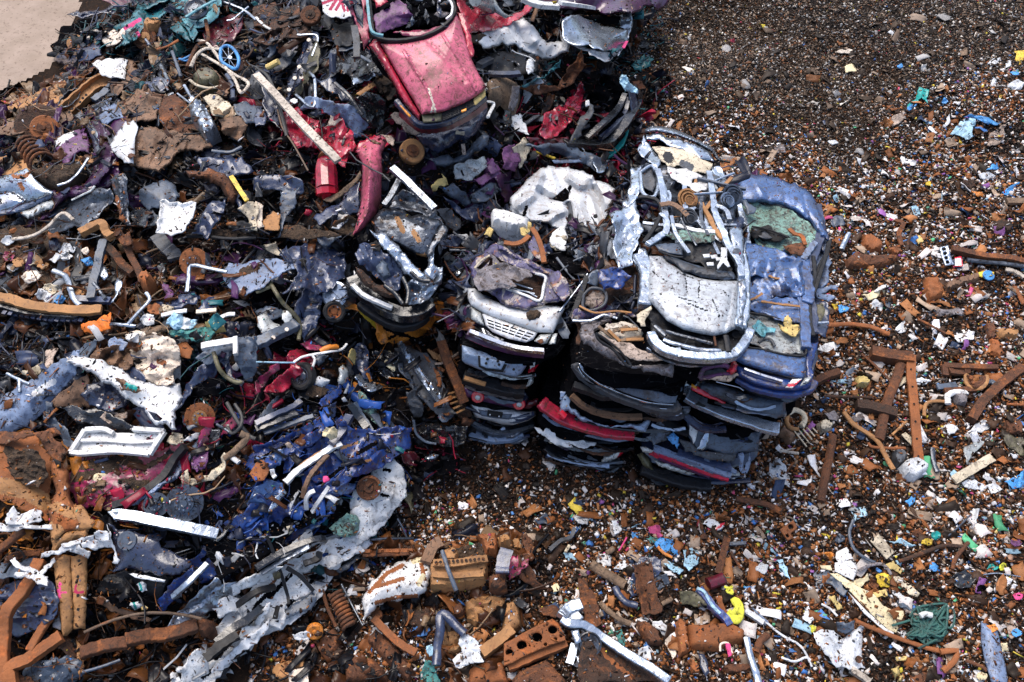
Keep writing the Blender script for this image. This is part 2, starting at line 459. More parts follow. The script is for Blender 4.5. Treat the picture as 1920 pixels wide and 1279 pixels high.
PROF={'round':[(cos(a),sin(a))for a in np.linspace(0,2*pi,10,endpoint=False)],'box':[(-1,-1),(1,-1),(1,1),(-1,1)],'chan':[(-1,-1),(1,-1),(1,1),(.75,1),(.75,-.6),(-.75,-.6),(-.75,1),(-1,1)],'hat':[(-1,-.6),(-.6,-.6),(-.5,1),(.5,1),(.6,-.6),(1,-.6),(1,-.85),(.45,-.85),(.38,.75),(-.38,.75),(-.45,-.85),(-1,-.85)],'angle':[(-1,1),(-1,-1),(1,-1),(1,-.8),(-.75,-.8),(-.75,1)],'tri':[(-1,-1),(1,-1),(0,1)],}
def sw(Q,w,t=None,pf_='round',k=6,up=(0,0,1),twist=0.0,ta_=None,noise=0.0,seed=1,wob=0):
 t=w if t is None else t
 Q=spl(Q,k)if k>1 else np.asarray(Q,float)
 n=len(Q);pr=np.array(PROF[pf_]if isinstance(pf_,str)else pf_,float);m=len(pr)
 tg=np.gradient(Q,axis=0);tg/=np.linalg.norm(tg,axis=1)[:,None]+1e-9
 U=np.array(up,float)
 V=[]
 r=np.random.RandomState(seed)
 for i in range(n):
  x=np.cross(tg[i],U)
  if np.linalg.norm(x)<1e-3:x=np.cross(tg[i],(1,0,0))
  x/=np.linalg.norm(x);y=np.cross(x,tg[i])
  a=twist*i/max(1,n-1)
  x,y=x*cos(a)+y*sin(a),y*cos(a)-x*sin(a)
  f=1.0 if ta_ is None else np.interp(i/(n-1),np.linspace(0,1,len(ta_)),ta_)
  jit=1+noise*r.uniform(-1,1,m)
  V.append(Q[i]+wob*r.normal(size=3)+(x[None]*pr[:,:1]*w+y[None]*pr[:,1:]*t)*f*jit[:,None])
 V=np.vstack(V)
 Fc=[]
 for i in range(n-1):
  for j in range(m):
   j2=(j+1)%m
   Fc.append((i*m+j,i*m+j2,(i+1)*m+j2,(i+1)*m+j))
 Fc.append(tuple(range(m))[::-1]);Fc.append(tuple((n-1)*m+j for j in range(m)))
 return V,Fc
def B(name,label,cat,path,mat,w=.03,t=None,pf_='round',h=None,li=.1,p_=None,gr_=None,k=6,smooth=35,bevel=0,dz=0.0,**kw):
 Q=p3(path,h,li,dz)
 if pf_=='box' and w>.02:kw.setdefault('noise',.05)
 if w>.015:kw['wob']=.04*w
 if pf_=='round' and t is None and w>.015:t=w*.7;kw.setdefault('noise',.08);k=min(k,4)
 SEED[0]+=1;kw['seed']=SEED[0]
 V,Fc=sw(Q,w,t,pf_,k,**kw)
 return mk(name,V,Fc,mat,p_,label,cat,gr_,smooth=smooth,bevel=bevel)
def lat(po_,pos,axis=(0,0,1),n=28,squash=(1,1),ripple=0.0,seed=1):
 ax=np.array(axis,float);ax/=np.linalg.norm(ax)
 x=np.cross(ax,(0,1,.2));x/=np.linalg.norm(x);y=np.cross(ax,x)
 r=np.random.RandomState(seed)
 V,Fc=[],[]
 jit=1+ripple*r.normal(size=(n,))
 for(rad,hh)in po_:
  for i in range(n):
   a=2*pi*i/n
   V.append(np.array(pos)+ax*hh+(x*cos(a)*squash[0]+y*sin(a)*squash[1])*rad*jit[i])
 m=len(po_)
 for k in range(m-1):
  for i in range(n):
   i2=(i+1)%n
   Fc.append((k*n+i,k*n+i2,(k+1)*n+i2,(k+1)*n+i))
 if po_[0][0]>1e-4:Fc.append(tuple(range(n))[::-1])
 if po_[-1][0]>1e-4:Fc.append(tuple((m-1)*n+i for i in range(n)))
 return np.array(V),Fc
def lg(poly,h=None,li=.0,height=.25,base=None,cm_=.03,cs_=.25,res=.03,seed=None,flat=.5,**kw):
 V,tri,uv=shg(poly,h=h,li=li,cm_=0,res=res,seed=seed,**kw)
 ed={}
 for t_ in tri:
  for a,b in((t_[0],t_[1]),(t_[1],t_[2]),(t_[2],t_[0])):
   k=(min(a,b),max(a,b));ed[k]=None if k in ed else(a,b)
 be=[e for e in ed.values()if e]
 bi=np.unique(np.array(be).ravel())
 x=V[:,:2]
 d=np.full(len(V),1e9)
 for k in range(0,len(bi),64):
  d=np.minimum(d,np.sqrt(((x[:,None]-x[bi[k:k+64]][None])**2).sum(-1)).min(1))
 e=np.clip(d/(d.max()*flat+1e-6),0,1)
 s_=SEED[0]if seed is None else seed
 V=V.copy();V[:,2]+=height*(np.sqrt(np.clip(1-(1-e)**2,0,1)))+cm_*cru(x[:,0],x[:,1],cs_,s_)*np.clip(e*3,0.2,1)
 nV=len(V);low=V[bi].copy();low[:,2]=(low[:,2]-max(.12,height))if base is None else base
 mp={int(b):nV+i for i,b in enumerate(bi)}
 Fc=[tuple(t_)for t_ in tri]+[(b,a,mp[int(a)],mp[int(b)])for a,b in be]
 return np.vstack([V,low]),Fc
def Lu(name,label,cat,poly,mat,p_=None,gr_=None,smooth=40,**kw):
 V,Fc=lg(poly,**kw)
 return mk(name,V,Fc,mat,p_,label,cat,gr_,smooth=smooth)
def sm_(name,V,Fc,Cc,mat,label=None,cat=None,kind='stuff'):
 me=bpy.data.meshes.new(name)
 nv,nf,k=len(V),len(Fc),Fc.shape[1]
 me.vertices.add(nv);me.vertices.foreach_set('co',V.astype(np.float32).ravel())
 me.loops.add(nf*k);me.loops.foreach_set('vertex_index',Fc.astype(np.int32).ravel())
 me.polygons.add(nf);me.polygons.foreach_set('loop_start',np.arange(0,nf*k,k,dtype=np.int32))
 try:me.polygons.foreach_set('loop_total',np.full(nf,k,np.int32))
 except Exception:pass
 at=me.color_attributes.new('col','FLOAT_COLOR','POINT')
 at.data.foreach_set('color',np.column_stack([Cc,np.ones(nv)]).astype(np.float32).ravel())
 me.update(calc_edges=True);me.validate()
 o=bpy.data.objects.new(name,me);COL.objects.link(o)
 me.materials.append(MATS[mat])
 props(o,label,cat,None,kind)
 return o
def PL(a,b,c):
 A,Bp,Cp=(P(q[0],q[1],q[2])for q in(a,b,c))
 n=np.cross(Bp-A,Cp-A)
 k=n@(A-np.array([0,0,CAM_H]))
 def f(u,v):
  d=rays(u,v)
  return CAM_H+d[...,2]*(k/(d@n))
 return f
def FR(yb,lean=.09):
 def f(u,v):
  d=rays(u,v);t=d[...,1]/-d[...,2]
  return(CAM_H*t-yb)/(t+lean)
 f.yb=yb;f.lean=lean
 return f
def TL(fr,vmid,k=.8,umid=960):
 k=k*1.45
 hm=float(fr(np.array(umid),np.array(vmid)));ym=fr.yb+fr.lean*hm
 def f(u,v):
  d=rays(u,v);t=d[...,1]/-d[...,2]
  return(CAM_H*t+k*hm-ym)/(t+k)
 return f
def slg(plan,z0,z1,seed,bow=.05,levels=7,step=.06,top=.03,drop=None):
 r=np.random.RandomState(seed)
 plan=np.asarray(plan,float)
 ring=[]
 for i in range(len(plan)):
  a,b=plan[i],plan[(i+1)%len(plan)]
  k=max(1,int(np.hypot(*(b-a))/step))
  for j in range(k):ring.append(a+(b-a)*j/k)
 ring=np.array(ring)
 for _ in range(3):ring=.25*np.roll(ring,1,0)+.5*ring+.25*np.roll(ring,-1,0)
 tg=np.roll(ring,-1,0)-np.roll(ring,1,0);nr=np.column_stack([tg[:,1],-tg[:,0]]);nr/=np.linalg.norm(nr,axis=1)[:,None]+1e-9
 area=.5*np.sum(ring[:,0]*np.roll(ring[:,1],-1)-np.roll(ring[:,0],-1)*ring[:,1])
 if area<0:nr=-nr
 n=len(ring);V=[]
 arc=np.cumsum(np.linalg.norm(tg,axis=1))/2
 for l in range(levels):
  t=l/(levels-1)
  o=bow*(1-(2*t-1)**2)+bow*.9*(-1)**l*.5+bow*.8*cru(arc,np.full(n,t*.6),.3,seed+l)
  q=ring+nr*o[:,None]
  V.append(np.column_stack([q,np.full(n,z0+(z1-z0)*t)+.02*cru(arc,np.full(n,3.),.4,seed+50+l)]))
 V=np.vstack(V);Fc=[]
 for l in range(levels-1):
  for i in range(n):
   j=(i+1)%n
   Fc.append((l*n+i,l*n+j,(l+1)*n+j,(l+1)*n+i))
 c0=len(V);V=np.vstack([V,[[*ring.mean(0),z1+top]],[[*ring.mean(0),z0]]])
 for i in range(n):
  j=(i+1)%n
  Fc.append(((levels-1)*n+i,(levels-1)*n+j,c0));Fc.append((j,i,c0+1))
 if area<0:Fc=[f[::-1]for f in Fc]
 return V,Fc
def SLAB(name,plan,z0,z1,mat,p_,seed=1,**kw):
 V,Fc=slg(plan,z0,z1,seed,**kw)
 return mk(name,V,Fc,mat,p_,smooth=35)
def Ri(name,path,mat,p_=None,w=.02,label=None,cat=None,**kw):
 q=pts(path);
 h=kw.pop('h',None);li=kw.pop('lift',.08);dz=kw.pop('dz',0.0)
 Q=p3(q+q[:1],h,li,dz)
 V,Fc=sw(Q,w,kw.pop('t',None),kw.pop('prof','round'),kw.pop('k',5))
 return mk(name,V,Fc,mat,p_,label,cat,kw.pop('group',None))
def ghs(tl,tr,br,bl,rows,cols,fill=.7,fillr=.6):
 out=[]
 tl,tr,br,bl=(np.array(q,float)for q in(tl,tr,br,bl))
 def at(s,t):return(tl*(1-s)+tr*s)*(1-t)+(bl*(1-s)+br*s)*t
 for i in range(rows):
  for j in range(cols):
   s0,s1=(j+.5-fill/2)/cols,(j+.5+fill/2)/cols
   t0,t1=(i+.5-fillr/2)/rows,(i+.5+fillr/2)/rows
   out.append([tuple(at(s0,t0)),tuple(at(s1,t0)),tuple(at(s1,t1)),tuple(at(s0,t1))])
 return out
def fpx(q):
 return[(TO[0]+a*TO[2],TO[1]+b*TO[2])for a,b in q]
def ph_(*a,**k):
 tl,tr,br,bl=fpx(a[:4]);return ghs(tl,tr,br,bl,*a[4:],**k)
def D_(name,u,v,rad,mat,p_=None,h=None,li=.1,po_=None,axis=None,tilt=(0,.35),label=None,cat=None,gr_=None,n=28,**kw):
 (q,)=fpx([(u,v)])
 z=float(HS(*q))+li if h is None else(float(h(np.array(q[0]),np.array(q[1])))+kw.pop('dz',0)if callable(h)else h)
 c=P(q[0],q[1],z)
 ax=axis if axis is not None else(tilt[0],-tilt[1],1)
 pf=[(a*rad,b*rad)for a,b in(po_ or[(1,-.15),(1,.1),(.9,.16),(0,.16)])]
 V,Fc=lat(pf,c,ax,n,**kw)
 return mk(name,V,Fc,mat,p_,label,cat,gr_)
WHEEL_TYRE=[(.62,-.26),(.82,-.34),(.98,-.28),(1,0),(.98,.28),(.82,.34),(.62,.26)]
WHEEL_RIM=[(.0,-.2),(.63,-.25),(.63,.25),(.58,.26),(.54,.12),(.35,.06),(.25,.14),(.12,.16),(0,.16)]
DISC_PROF=[(1,-.08),(1,.08),(.55,.09),(.5,.28),(.2,.3),(.18,.36),(0,.36)]
DRUM_PROF=[(1,-.3),(1,.12),(.92,.2),(.55,.2),(.5,.26),(.2,.27),(.17,.4),(0,.4)]
def Ds(kind,label,cat,u,v,rad,li=.12,tilt=(0,.5),mt_=('rust_orange','rust'),h=None,gr_=None,name=None,ho=5):
 rad=rad*.66
 (q,)=fpx([(u,v)])
 z=float(HS(*q))+li if h is None else h
 c=P(q[0],q[1],z);ax=np.array((tilt[0],-tilt[1],1.0));ax/=np.linalg.norm(ax)
 t=thing(name or kind,label,cat,c-np.array([0,0,rad*.4]),gr_)
 x=np.cross(ax,(0,1,.2));x/=np.linalg.norm(x);y=np.cross(ax,x)
 def add(nm,pf,m,ctr=c,r_=rad,n=28):
  V,Fc=lat([(a*r_,b*r_)for a,b in pf],ctr,ax,n);return mk(nm,V,Fc,m,t)
 if kind=='wheel':
  add('tyre',WHEEL_TYRE+[WHEEL_TYRE[0]],mt_[0]);rim=add('rim',WHEEL_RIM,mt_[1])
  for k in range(ho):
   a=2*pi*k/ho
   V,Fc=lat([(0,.0),(.09*rad,.0),(.09*rad,.02*rad),(0,.02*rad)],c+(x*cos(a)+y*sin(a))*rad*.43+ax*rad*.1,ax,10);o=mk('rim_hole',V,Fc,'bore_black',t)
 elif kind=='brake_disc':
  add('rotor',[(1,-.08),(1,.08),(.52,.1),(.5,-.08)],mt_[0]);add('hub',[(.5,.0),(.5,.26),(.2,.3),(.18,.4),(0,.4)],mt_[1])
  for k in range(ho):
   a=2*pi*k/ho+.3
   V,Fc=lat([(.05*rad,.2*rad),(.05*rad,.42*rad),(0,.42*rad)],c+(x*cos(a)+y*sin(a))*rad*.34,ax,8);mk('stud',V,Fc,'steel',t)
 else:
  add('drum',[(1,-.3),(1,.12),(.92,.2),(.5,.18)],mt_[0]);add('hub',[(.55,.1),(.5,.26),(.2,.27),(.17,.4),(0,.4)],mt_[1])
 return t
def COIL(name,label,cat,u0,v0,u1,v1,rad,mat,turns=7,wire=.02,li=.15,p_=None):
 a,b=p3([(u0,v0),(u1,v1)]if TO[2]==1 else f'{u0},{v0} {u1},{v1}',None,li)
 ax=b-a;L_=np.linalg.norm(ax);ax/=L_
 x=np.cross(ax,(0,0,1));x/=np.linalg.norm(x);y=np.cross(ax,x)
 t=np.linspace(0,1,turns*14)
 Q=a+ax*(t*L_)[:,None]+(x*np.cos(t*turns*2*pi)[:,None]+y*np.sin(t*turns*2*pi)[:,None])*rad
 V,Fc=sw(Q,wire,None,'round',1)
 return mk(name,V,Fc,mat,p_,label,cat)
def Sp(name,poly,mat,p_,**kw):
 return S(name,None,None,poly,mat,p_,**kw)
def Bp(name,path,mat,w=.03,t=None,pf_='round',**kw):
 return B(name,None,None,path,mat,w,t,pf_,**kw)
RUST=dict(rustc=(.2,.062,.018))
surf('red_faded',crease=.08,rgb=(.54,.10,.165),rust=.04,dirt=.42,rough=.42,coat=.15,bump=.12,dirtc=(.16,.05,.04),scratch=.5)
surf('red',(.42,.016,.045),rust=.08,dirt=.3,rough=.25,coat=.5,bump=.2)
surf('crimson_dark',(.12,.006,.018),rust=.15,dirt=.4,rough=.3,coat=.4)
surf('magenta',(.30,.02,.08),rust=.15,dirt=.45,rough=.35,coat=.3)
surf('purple',(.055,.014,.06),rust=.1,dirt=.3,rough=.28,coat=.4)
surf('purple_mid',(.13,.04,.13),rust=.05,dirt=.35,rough=.5)
surf('violet_burnt',(.075,.065,.15),rust=.42,dirt=.3,rough=.55,peel=.35,peelc=(.5,.42,.36),rustc=(.3,.12,.04))
surf('navy',(.022,.030,.062),rust=.06,dirt=.25,rough=.26,coat=.5,bump=.3)
surf('black_and_shade',(.004,.004,.005),spec=.0,rust=.05,dirt=.0,rough=.6,rustc=(.05,.02,.01),bump=.6)  # near-black without specular: shade of the gaps put into the colour, also black scrap
surf('navy_pale',(.030,.044,.095),rust=.08,dirt=.25,rough=.3,coat=.4,bump=.3)
surf('blue',(.014,.046,.20),rust=.18,dirt=.36,rough=.3,coat=.4,bump=.3)
surf('blue_light',(.065,.13,.30),rust=.12,dirt=.38,rough=.3,coat=.4,bump=.3,metal=.2)
surf('blue_dusty',(.16,.215,.33),rust=.08,dirt=.3,rough=.45,bump=.2)
surf('pale_blue',(.25,.33,.46),rust=.03,dirt=.2,rough=.4,coat=.2,bump=.1)
surf('slate',(.066,.088,.125),rust=.12,dirt=.3,rough=.4,bump=.2)
surf('black_gloss',(.010,.011,.014),rust=.03,dirt=.18,rough=.18,coat=.5,bump=.5)
surf('black_plastic',spec=.25,rgb=(.014,.015,.018),rust=.0,dirt=.3,rough=.42,bump=.4)
surf('grey_plastic',(.055,.062,.075),rust=.0,dirt=.35,rough=.5,bump=.25)
surf('dark_steel',(.11,.125,.15),rust=.2,dirt=.35,rough=.32,metal=.75,bump=.3)
surf('steel',(.36,.41,.48),rust=.12,dirt=.25,rough=.3,metal=.85,bump=.25)
surf('silver_paint',(.42,.48,.56),rust=.12,dirt=.16,rough=.24,metal=.8,coat=.2,bump=.25)
surf('bonnet_silver',crease=.08,rgb=(.45,.48,.51),rust=.06,dirt=.33,rough=.45,metal=.15,bump=.1,dirtc=(.12,.10,.10))
surf('white_paint',(.60,.61,.62),rust=.05,dirt=.18,rough=.4,bump=.1,dirtc=(.18,.13,.1))
surf('white_scuffed',(.68,.68,.67),rust=.12,dirt=.2,rough=.5,bump=.3)
surf('white_bonnet',crease=.08,rgb=(.58,.60,.62),rust=.06,dirt=.24,rough=.35,coat=.3,bump=.05,dirtc=(.3,.22,.16))
surf('cream',(.55,.47,.34),rust=.15,dirt=.3,rough=.6)
surf('chrome',(.62,.64,.68),rust=.05,dirt=.2,rough=.14,metal=1.0,bump=.1)
surf('rust',(.11,.040,.016),rust=.5,dirt=.3,rough=.85,bump=.7,bscale=22,rustc=(.20,.065,.018),scratch=0)
surf('rust_orange',(.25,.082,.023),rust=.4,dirt=.16,rough=.8,bump=.5,bscale=18,rustc=(.3,.085,.02),dirtc=(.14,.06,.03),scratch=0)
surf('rust_tan',(.34,.165,.06),rust=.35,dirt=.18,rough=.75,bump=.4,rustc=(.2,.09,.035),dirtc=(.13,.07,.04),scratch=0)
surf('rust_dark',(.055,.024,.012),rust=.4,dirt=.4,rough=.85,bump=.8,bscale=22,rustc=(.13,.045,.015),scratch=0)
surf('brown_sheet',(.18,.098,.055),rust=.25,dirt=.3,rough=.7,bump=.3,rustc=(.24,.115,.055),scratch=0)
surf('wood',(.20,.13,.08),rust=.0,dirt=.4,rough=.8,bump=.5,scratch=0)
surf('wood_pale',(.55,.48,.40),rust=.0,dirt=.35,rough=.75,bump=.3,scratch=0)
surf('orange',(.62,.20,.02),rust=.2,dirt=.3,rough=.5)
surf('orange_sheet',(.75,.17,.01),rust=.0,dirt=.1,rough=.6,bump=.4,scratch=0)
surf('yellow',(.65,.44,.03),rust=.1,dirt=.3,rough=.5)
surf('foam_yellow',(.62,.46,.17),rust=.0,dirt=.2,rough=.8,bump=.6,scratch=0)
surf('foam_pale',(.68,.58,.36),rust=.0,dirt=.12,rough=.8,bump=.4,scratch=0)
surf('teal',(.02,.14,.17),rust=.1,dirt=.3,rough=.35,coat=.3)
surf('teal_light',(.10,.32,.38),rust=.06,dirt=.3,rough=.4)
surf('teal_bright',(.01,.30,.27),rust=.0,dirt=.2,rough=.3)
surf('olive',(.10,.09,.045),rust=.1,dirt=.35,rough=.5)
surf('glass_milky',(.33,.36,.36),rust=.0,dirt=.35,rough=.2,coat=.5,bump=.4)
surf('glass_green',(.20,.36,.30),rust=.0,dirt=.45,rough=.3,bump=.8,bscale=40,peel=.3,peelc=(.03,.05,.05))
surf('lamp_clear',(.55,.57,.55),rust=.0,dirt=.25,rough=.1,coat=.8,bump=.3)
surf('lamp_red',(.55,.012,.03),rust=.0,dirt=.12,rough=.15,coat=.8,bump=.1)
surf('lamp_orange',(.85,.28,.01),rust=.0,dirt=.12,rough=.25,coat=.5,bump=.1)
surf('bag_white',(.58,.60,.62),rust=.0,dirt=.2,rough=.45,bump=.9,bscale=9,scratch=0)
surf('bag_blue',(.06,.28,.62),rust=.0,dirt=.25,rough=.4,bump=.9,bscale=9,scratch=0)
surf('bag_pale_blue',(.36,.58,.72),rust=.0,dirt=.25,rough=.4,bump=.9,bscale=9,scratch=0)
surf('cloth_teal',(.06,.24,.22),rust=.0,dirt=.35,rough=.8,bump=1,scratch=0)
surf('cloth_beige',(.40,.31,.25),rust=.0,dirt=.4,rough=.85,bump=.9,bscale=10,scratch=0)
surf('cloth_grey',(.22,.20,.21),rust=.0,dirt=.4,rough=.85,bump=.9,bscale=10,scratch=0)
surf('rope_yellow',(.62,.60,.05),rust=.0,dirt=.2,rough=.7,scratch=0)
surf('net_green',(.02,.09,.075),rust=.0,dirt=.3,rough=.6,scratch=0)
surf('tyre',(.016,.016,.017),rust=.0,dirt=.35,rough=.75,bump=.5,scratch=0)
surf('spray_pink',(.72,.06,.22),rust=.0,dirt=.1,rough=.7,scratch=0)
surf('spray_crimson',(.34,.01,.06),rust=.0,dirt=.05,rough=.7,scratch=0)
surf('primer',(.74,.62,.5),rust=.05,dirt=.2,rough=.6,scratch=0)
surf('dirt',(.075,.045,.025),rust=.3,dirt=.4,rough=.95,bump=1,bscale=40,scratch=0)
surf('rubber_hose',(.012,.012,.013),rust=.0,dirt=.2,rough=.45,scratch=0)
surf('wire',(.10,.06,.035),rust=.3,dirt=.2,rough=.6,scratch=0)
surf('bore_black',(.006,.005,.005),rust=.0,dirt=.2,rough=.8,scratch=0)
soil('mound_soil',(.006,.0055,.006),(.016,.011,.009),(.06,.028,.014),3.0,rough=.75)
soil('ground_soil',(.010,.006,.004),(.022,.012,.007),(.07,.032,.014),2.0)
soil('concrete',(.30,.235,.185),(.37,.29,.235),(.16,.115,.085),1.6,rough=.9,bump=.25)
fle('litter',.55)
fle('scrap_paint',.28)
def grid_faces(nx,ny,mask=None):
 i=np.arange(nx*ny).reshape(ny,nx)
 f=np.stack([i[:-1,:-1],i[:-1,1:],i[1:,1:],i[1:,:-1]],-1).reshape(-1,4)
 return f
def build_ground():
 V=np.column_stack([_X.ravel(),_Y.ravel(),RELIEF.ravel()])
 Fc=grid_faces(gnx,gny)
 xs=np.array([-400,GX0,GX1,400.]);ys=np.array([-400,GY0,GY1,400.])
 ex=np.minimum.reduce([_X-GX0,GX1-_X,_Y-GY0,GY1-_Y]);V[:,2]*=np.clip(ex.ravel()/.6,0,1)
 m=V[:,2]
 far=[(-400,-400,-.012),(400,-400,-.012),(400,400,-.012),(-400,400,-.012)]
 o=sm_('ground',V,Fc,np.zeros((len(V),3)),'ground_soil',kind='structure')
 o.data.materials.append(MATS['mound_soil'])
 c=MOUND[:-1,:-1].ravel()
 o.data.polygons.foreach_set('material_index',(c>.3).astype(np.int32))
 o.data.polygons.foreach_set('use_smooth',[True]*len(o.data.polygons))
 mk('far_ground',far,[(0,1,2,3)],'ground_soil',kind='structure',smooth=0)
build_ground()
_c=P([-500,200,168,152,108,45,0,-60,-500],[-200,-200,-60,30,125,160,178,200,330],0)
_cc=_c[:,:2]
def build_concrete():
 xs=np.arange(-14.9,-3,.1);ys=np.arange(9,24.6,.1)
 X,Y=np.meshgrid(xs,ys)
 ok=inp(X,Y,_cc)
 Z=np.maximum(hmap(X,Y,RELIEF),.02)+.012+.004*fbm(X,Y,1.2,3,3)
 V=np.column_stack([X.ravel(),Y.ravel(),Z.ravel()])
 f=grid_faces(len(xs),len(ys));f=f[ok.ravel()[f].all(1)]
 used=np.unique(f);mp=np.zeros(len(V),int);mp[used]=np.arange(len(used))
 mk('concrete_pavement',V[used],mp[f],'concrete',kind='structure',smooth=60)
build_concrete()
rs=np.random.RandomState(11)
def pick(pal,n,r):
 w=np.array([p[0]for p in pal],float);w/=w.sum()
 c=np.array([p[1]for p in pal],float)
 i=r.choice(len(pal),n,p=w)
 return c[i]*r.uniform(.65,1.3,(n,1))
PAL_FINE=[(26,(.020,.014,.010)),(20,(.04,.027,.018)),(16,(.08,.053,.034)),(14,(.16,.11,.075)),(11,(.28,.21,.155)),(8,(.33,.32,.31)),(3.5,(.62,.58,.52)),(7,(.2,.08,.03)),(.4,(.05,.12,.3)),(.4,(.5,.4,.05)),(.3,(.4,.05,.08))]
PAL_MIX=[(16,(.026,.017,.011)),(14,(.05,.025,.013)),(20,(.23,.082,.026)),(11,(.36,.15,.055)),(12,(.34,.25,.18)),(14,(.58,.53,.50)),(10,(.78,.77,.78)),(2,(.06,.17,.42)),(2,(.25,.40,.5)),(.9,(.6,.45,.06)),(.7,(.5,.08,.2)),(.8,(.1,.4,.2)),(2,(.03,.05,.1)),(1,(.25,.1,.3))]
PAL_RUST=[(26,(.024,.014,.010)),(22,(.05,.022,.011)),(26,(.22,.076,.023)),(14,(.34,.14,.05)),(8,(.3,.2,.13)),(10,(.55,.5,.46)),(7,(.72,.7,.7)),(2,(.05,.16,.42)),(.8,(.6,.5,.06)),(.7,(.55,.08,.15)),(.6,(.1,.3,.2))]
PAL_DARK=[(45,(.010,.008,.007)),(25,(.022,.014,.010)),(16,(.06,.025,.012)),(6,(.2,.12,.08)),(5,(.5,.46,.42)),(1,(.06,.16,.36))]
def zone(u,v):
 b=215+(u-1250)*.16+40*np.sin(u*.013)+25*np.sin(u*.041+v*.02)
 z=np.ones(u.shape,int)
 fine=(v<b)&(u>1100)
 hot=((u-1850)/170)**2+((v-230)/100)**2<1+.3*np.sin(u*.05)
 z[(v>430)&(u<3000)]=2
 z[(v>430)&(np.sin(u*.017+1.3)+np.sin(v*.021)+.6*np.sin((u+v)*.031)>.55)]=1
 z[((u-1680)/260)**2+((v-400)/110)**2<1]=1
 z[fine&~hot]=0
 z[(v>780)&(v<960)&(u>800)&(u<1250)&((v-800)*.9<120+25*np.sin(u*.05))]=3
 return z
def proj(X):
 d=X-np.array([0,0,CAM_H])
 f=d@np.array([0,ST,-CT]);up=d@np.array([0,CT,ST])
 return PW/2+FPX*d[:,0]/f,PH/2-FPX*up/f
def rtm(n,r,tilt=.5):
 a=r.uniform(0,2*pi,n);tx=r.normal(0,tilt,n);ty=r.normal(0,tilt,n)
 ca,sa,cx,sx,cy,sy=np.cos(a),np.sin(a),np.cos(tx),np.sin(tx),np.cos(ty),np.sin(ty)
 Z=np.zeros(n);O=np.ones(n)
 Rz=np.stack([ca,-sa,Z,sa,ca,Z,Z,Z,O],-1).reshape(n,3,3)
 Rx=np.stack([O,Z,Z,Z,cx,-sx,Z,sx,cx],-1).reshape(n,3,3)
 Ry=np.stack([cy,Z,sy,Z,O,Z,-sy,Z,cy],-1).reshape(n,3,3)
 return Rz@Rx@Ry
def chips(n,pos,size,col,r,elong=1.8,flat=.35,tilt=.5):
 k=5
 ang=np.linspace(0,2*pi,k,endpoint=False)[None]+r.uniform(-.35,.35,(n,k))
 rad=r.uniform(.55,1.15,(n,k))
 ring=np.stack([np.cos(ang)*rad,np.sin(ang)*rad,r.uniform(-.5,.5,(n,k))],-1)
 top=np.stack([r.uniform(-.3,.3,n),r.uniform(-.3,.3,n),r.uniform(.4,1.2,n)],-1)[:,None]
 bot=-top*np.array([1,1,1.])
 L=np.concatenate([ring,top,bot],1)
 e=1+(elong-1)*r.rand(n)**2*2
 sc=np.stack([size*e,size/np.sqrt(e),size*flat*r.uniform(.4,1.4,n)],-1)
 V=np.einsum('nij,nkj->nki',rtm(n,r,tilt),L*sc[:,None])+pos[:,None]
 f=[]
 for i in range(k):
  f.append((i,(i+1)%k,k));f.append(((i+1)%k,i,k+1))
 Fc=(np.array(f)[None]+(np.arange(n)*(k+2))[:,None,None]).reshape(-1,3)
 C=np.repeat(col,k+2,0)
 return V.reshape(-1,3),Fc,C
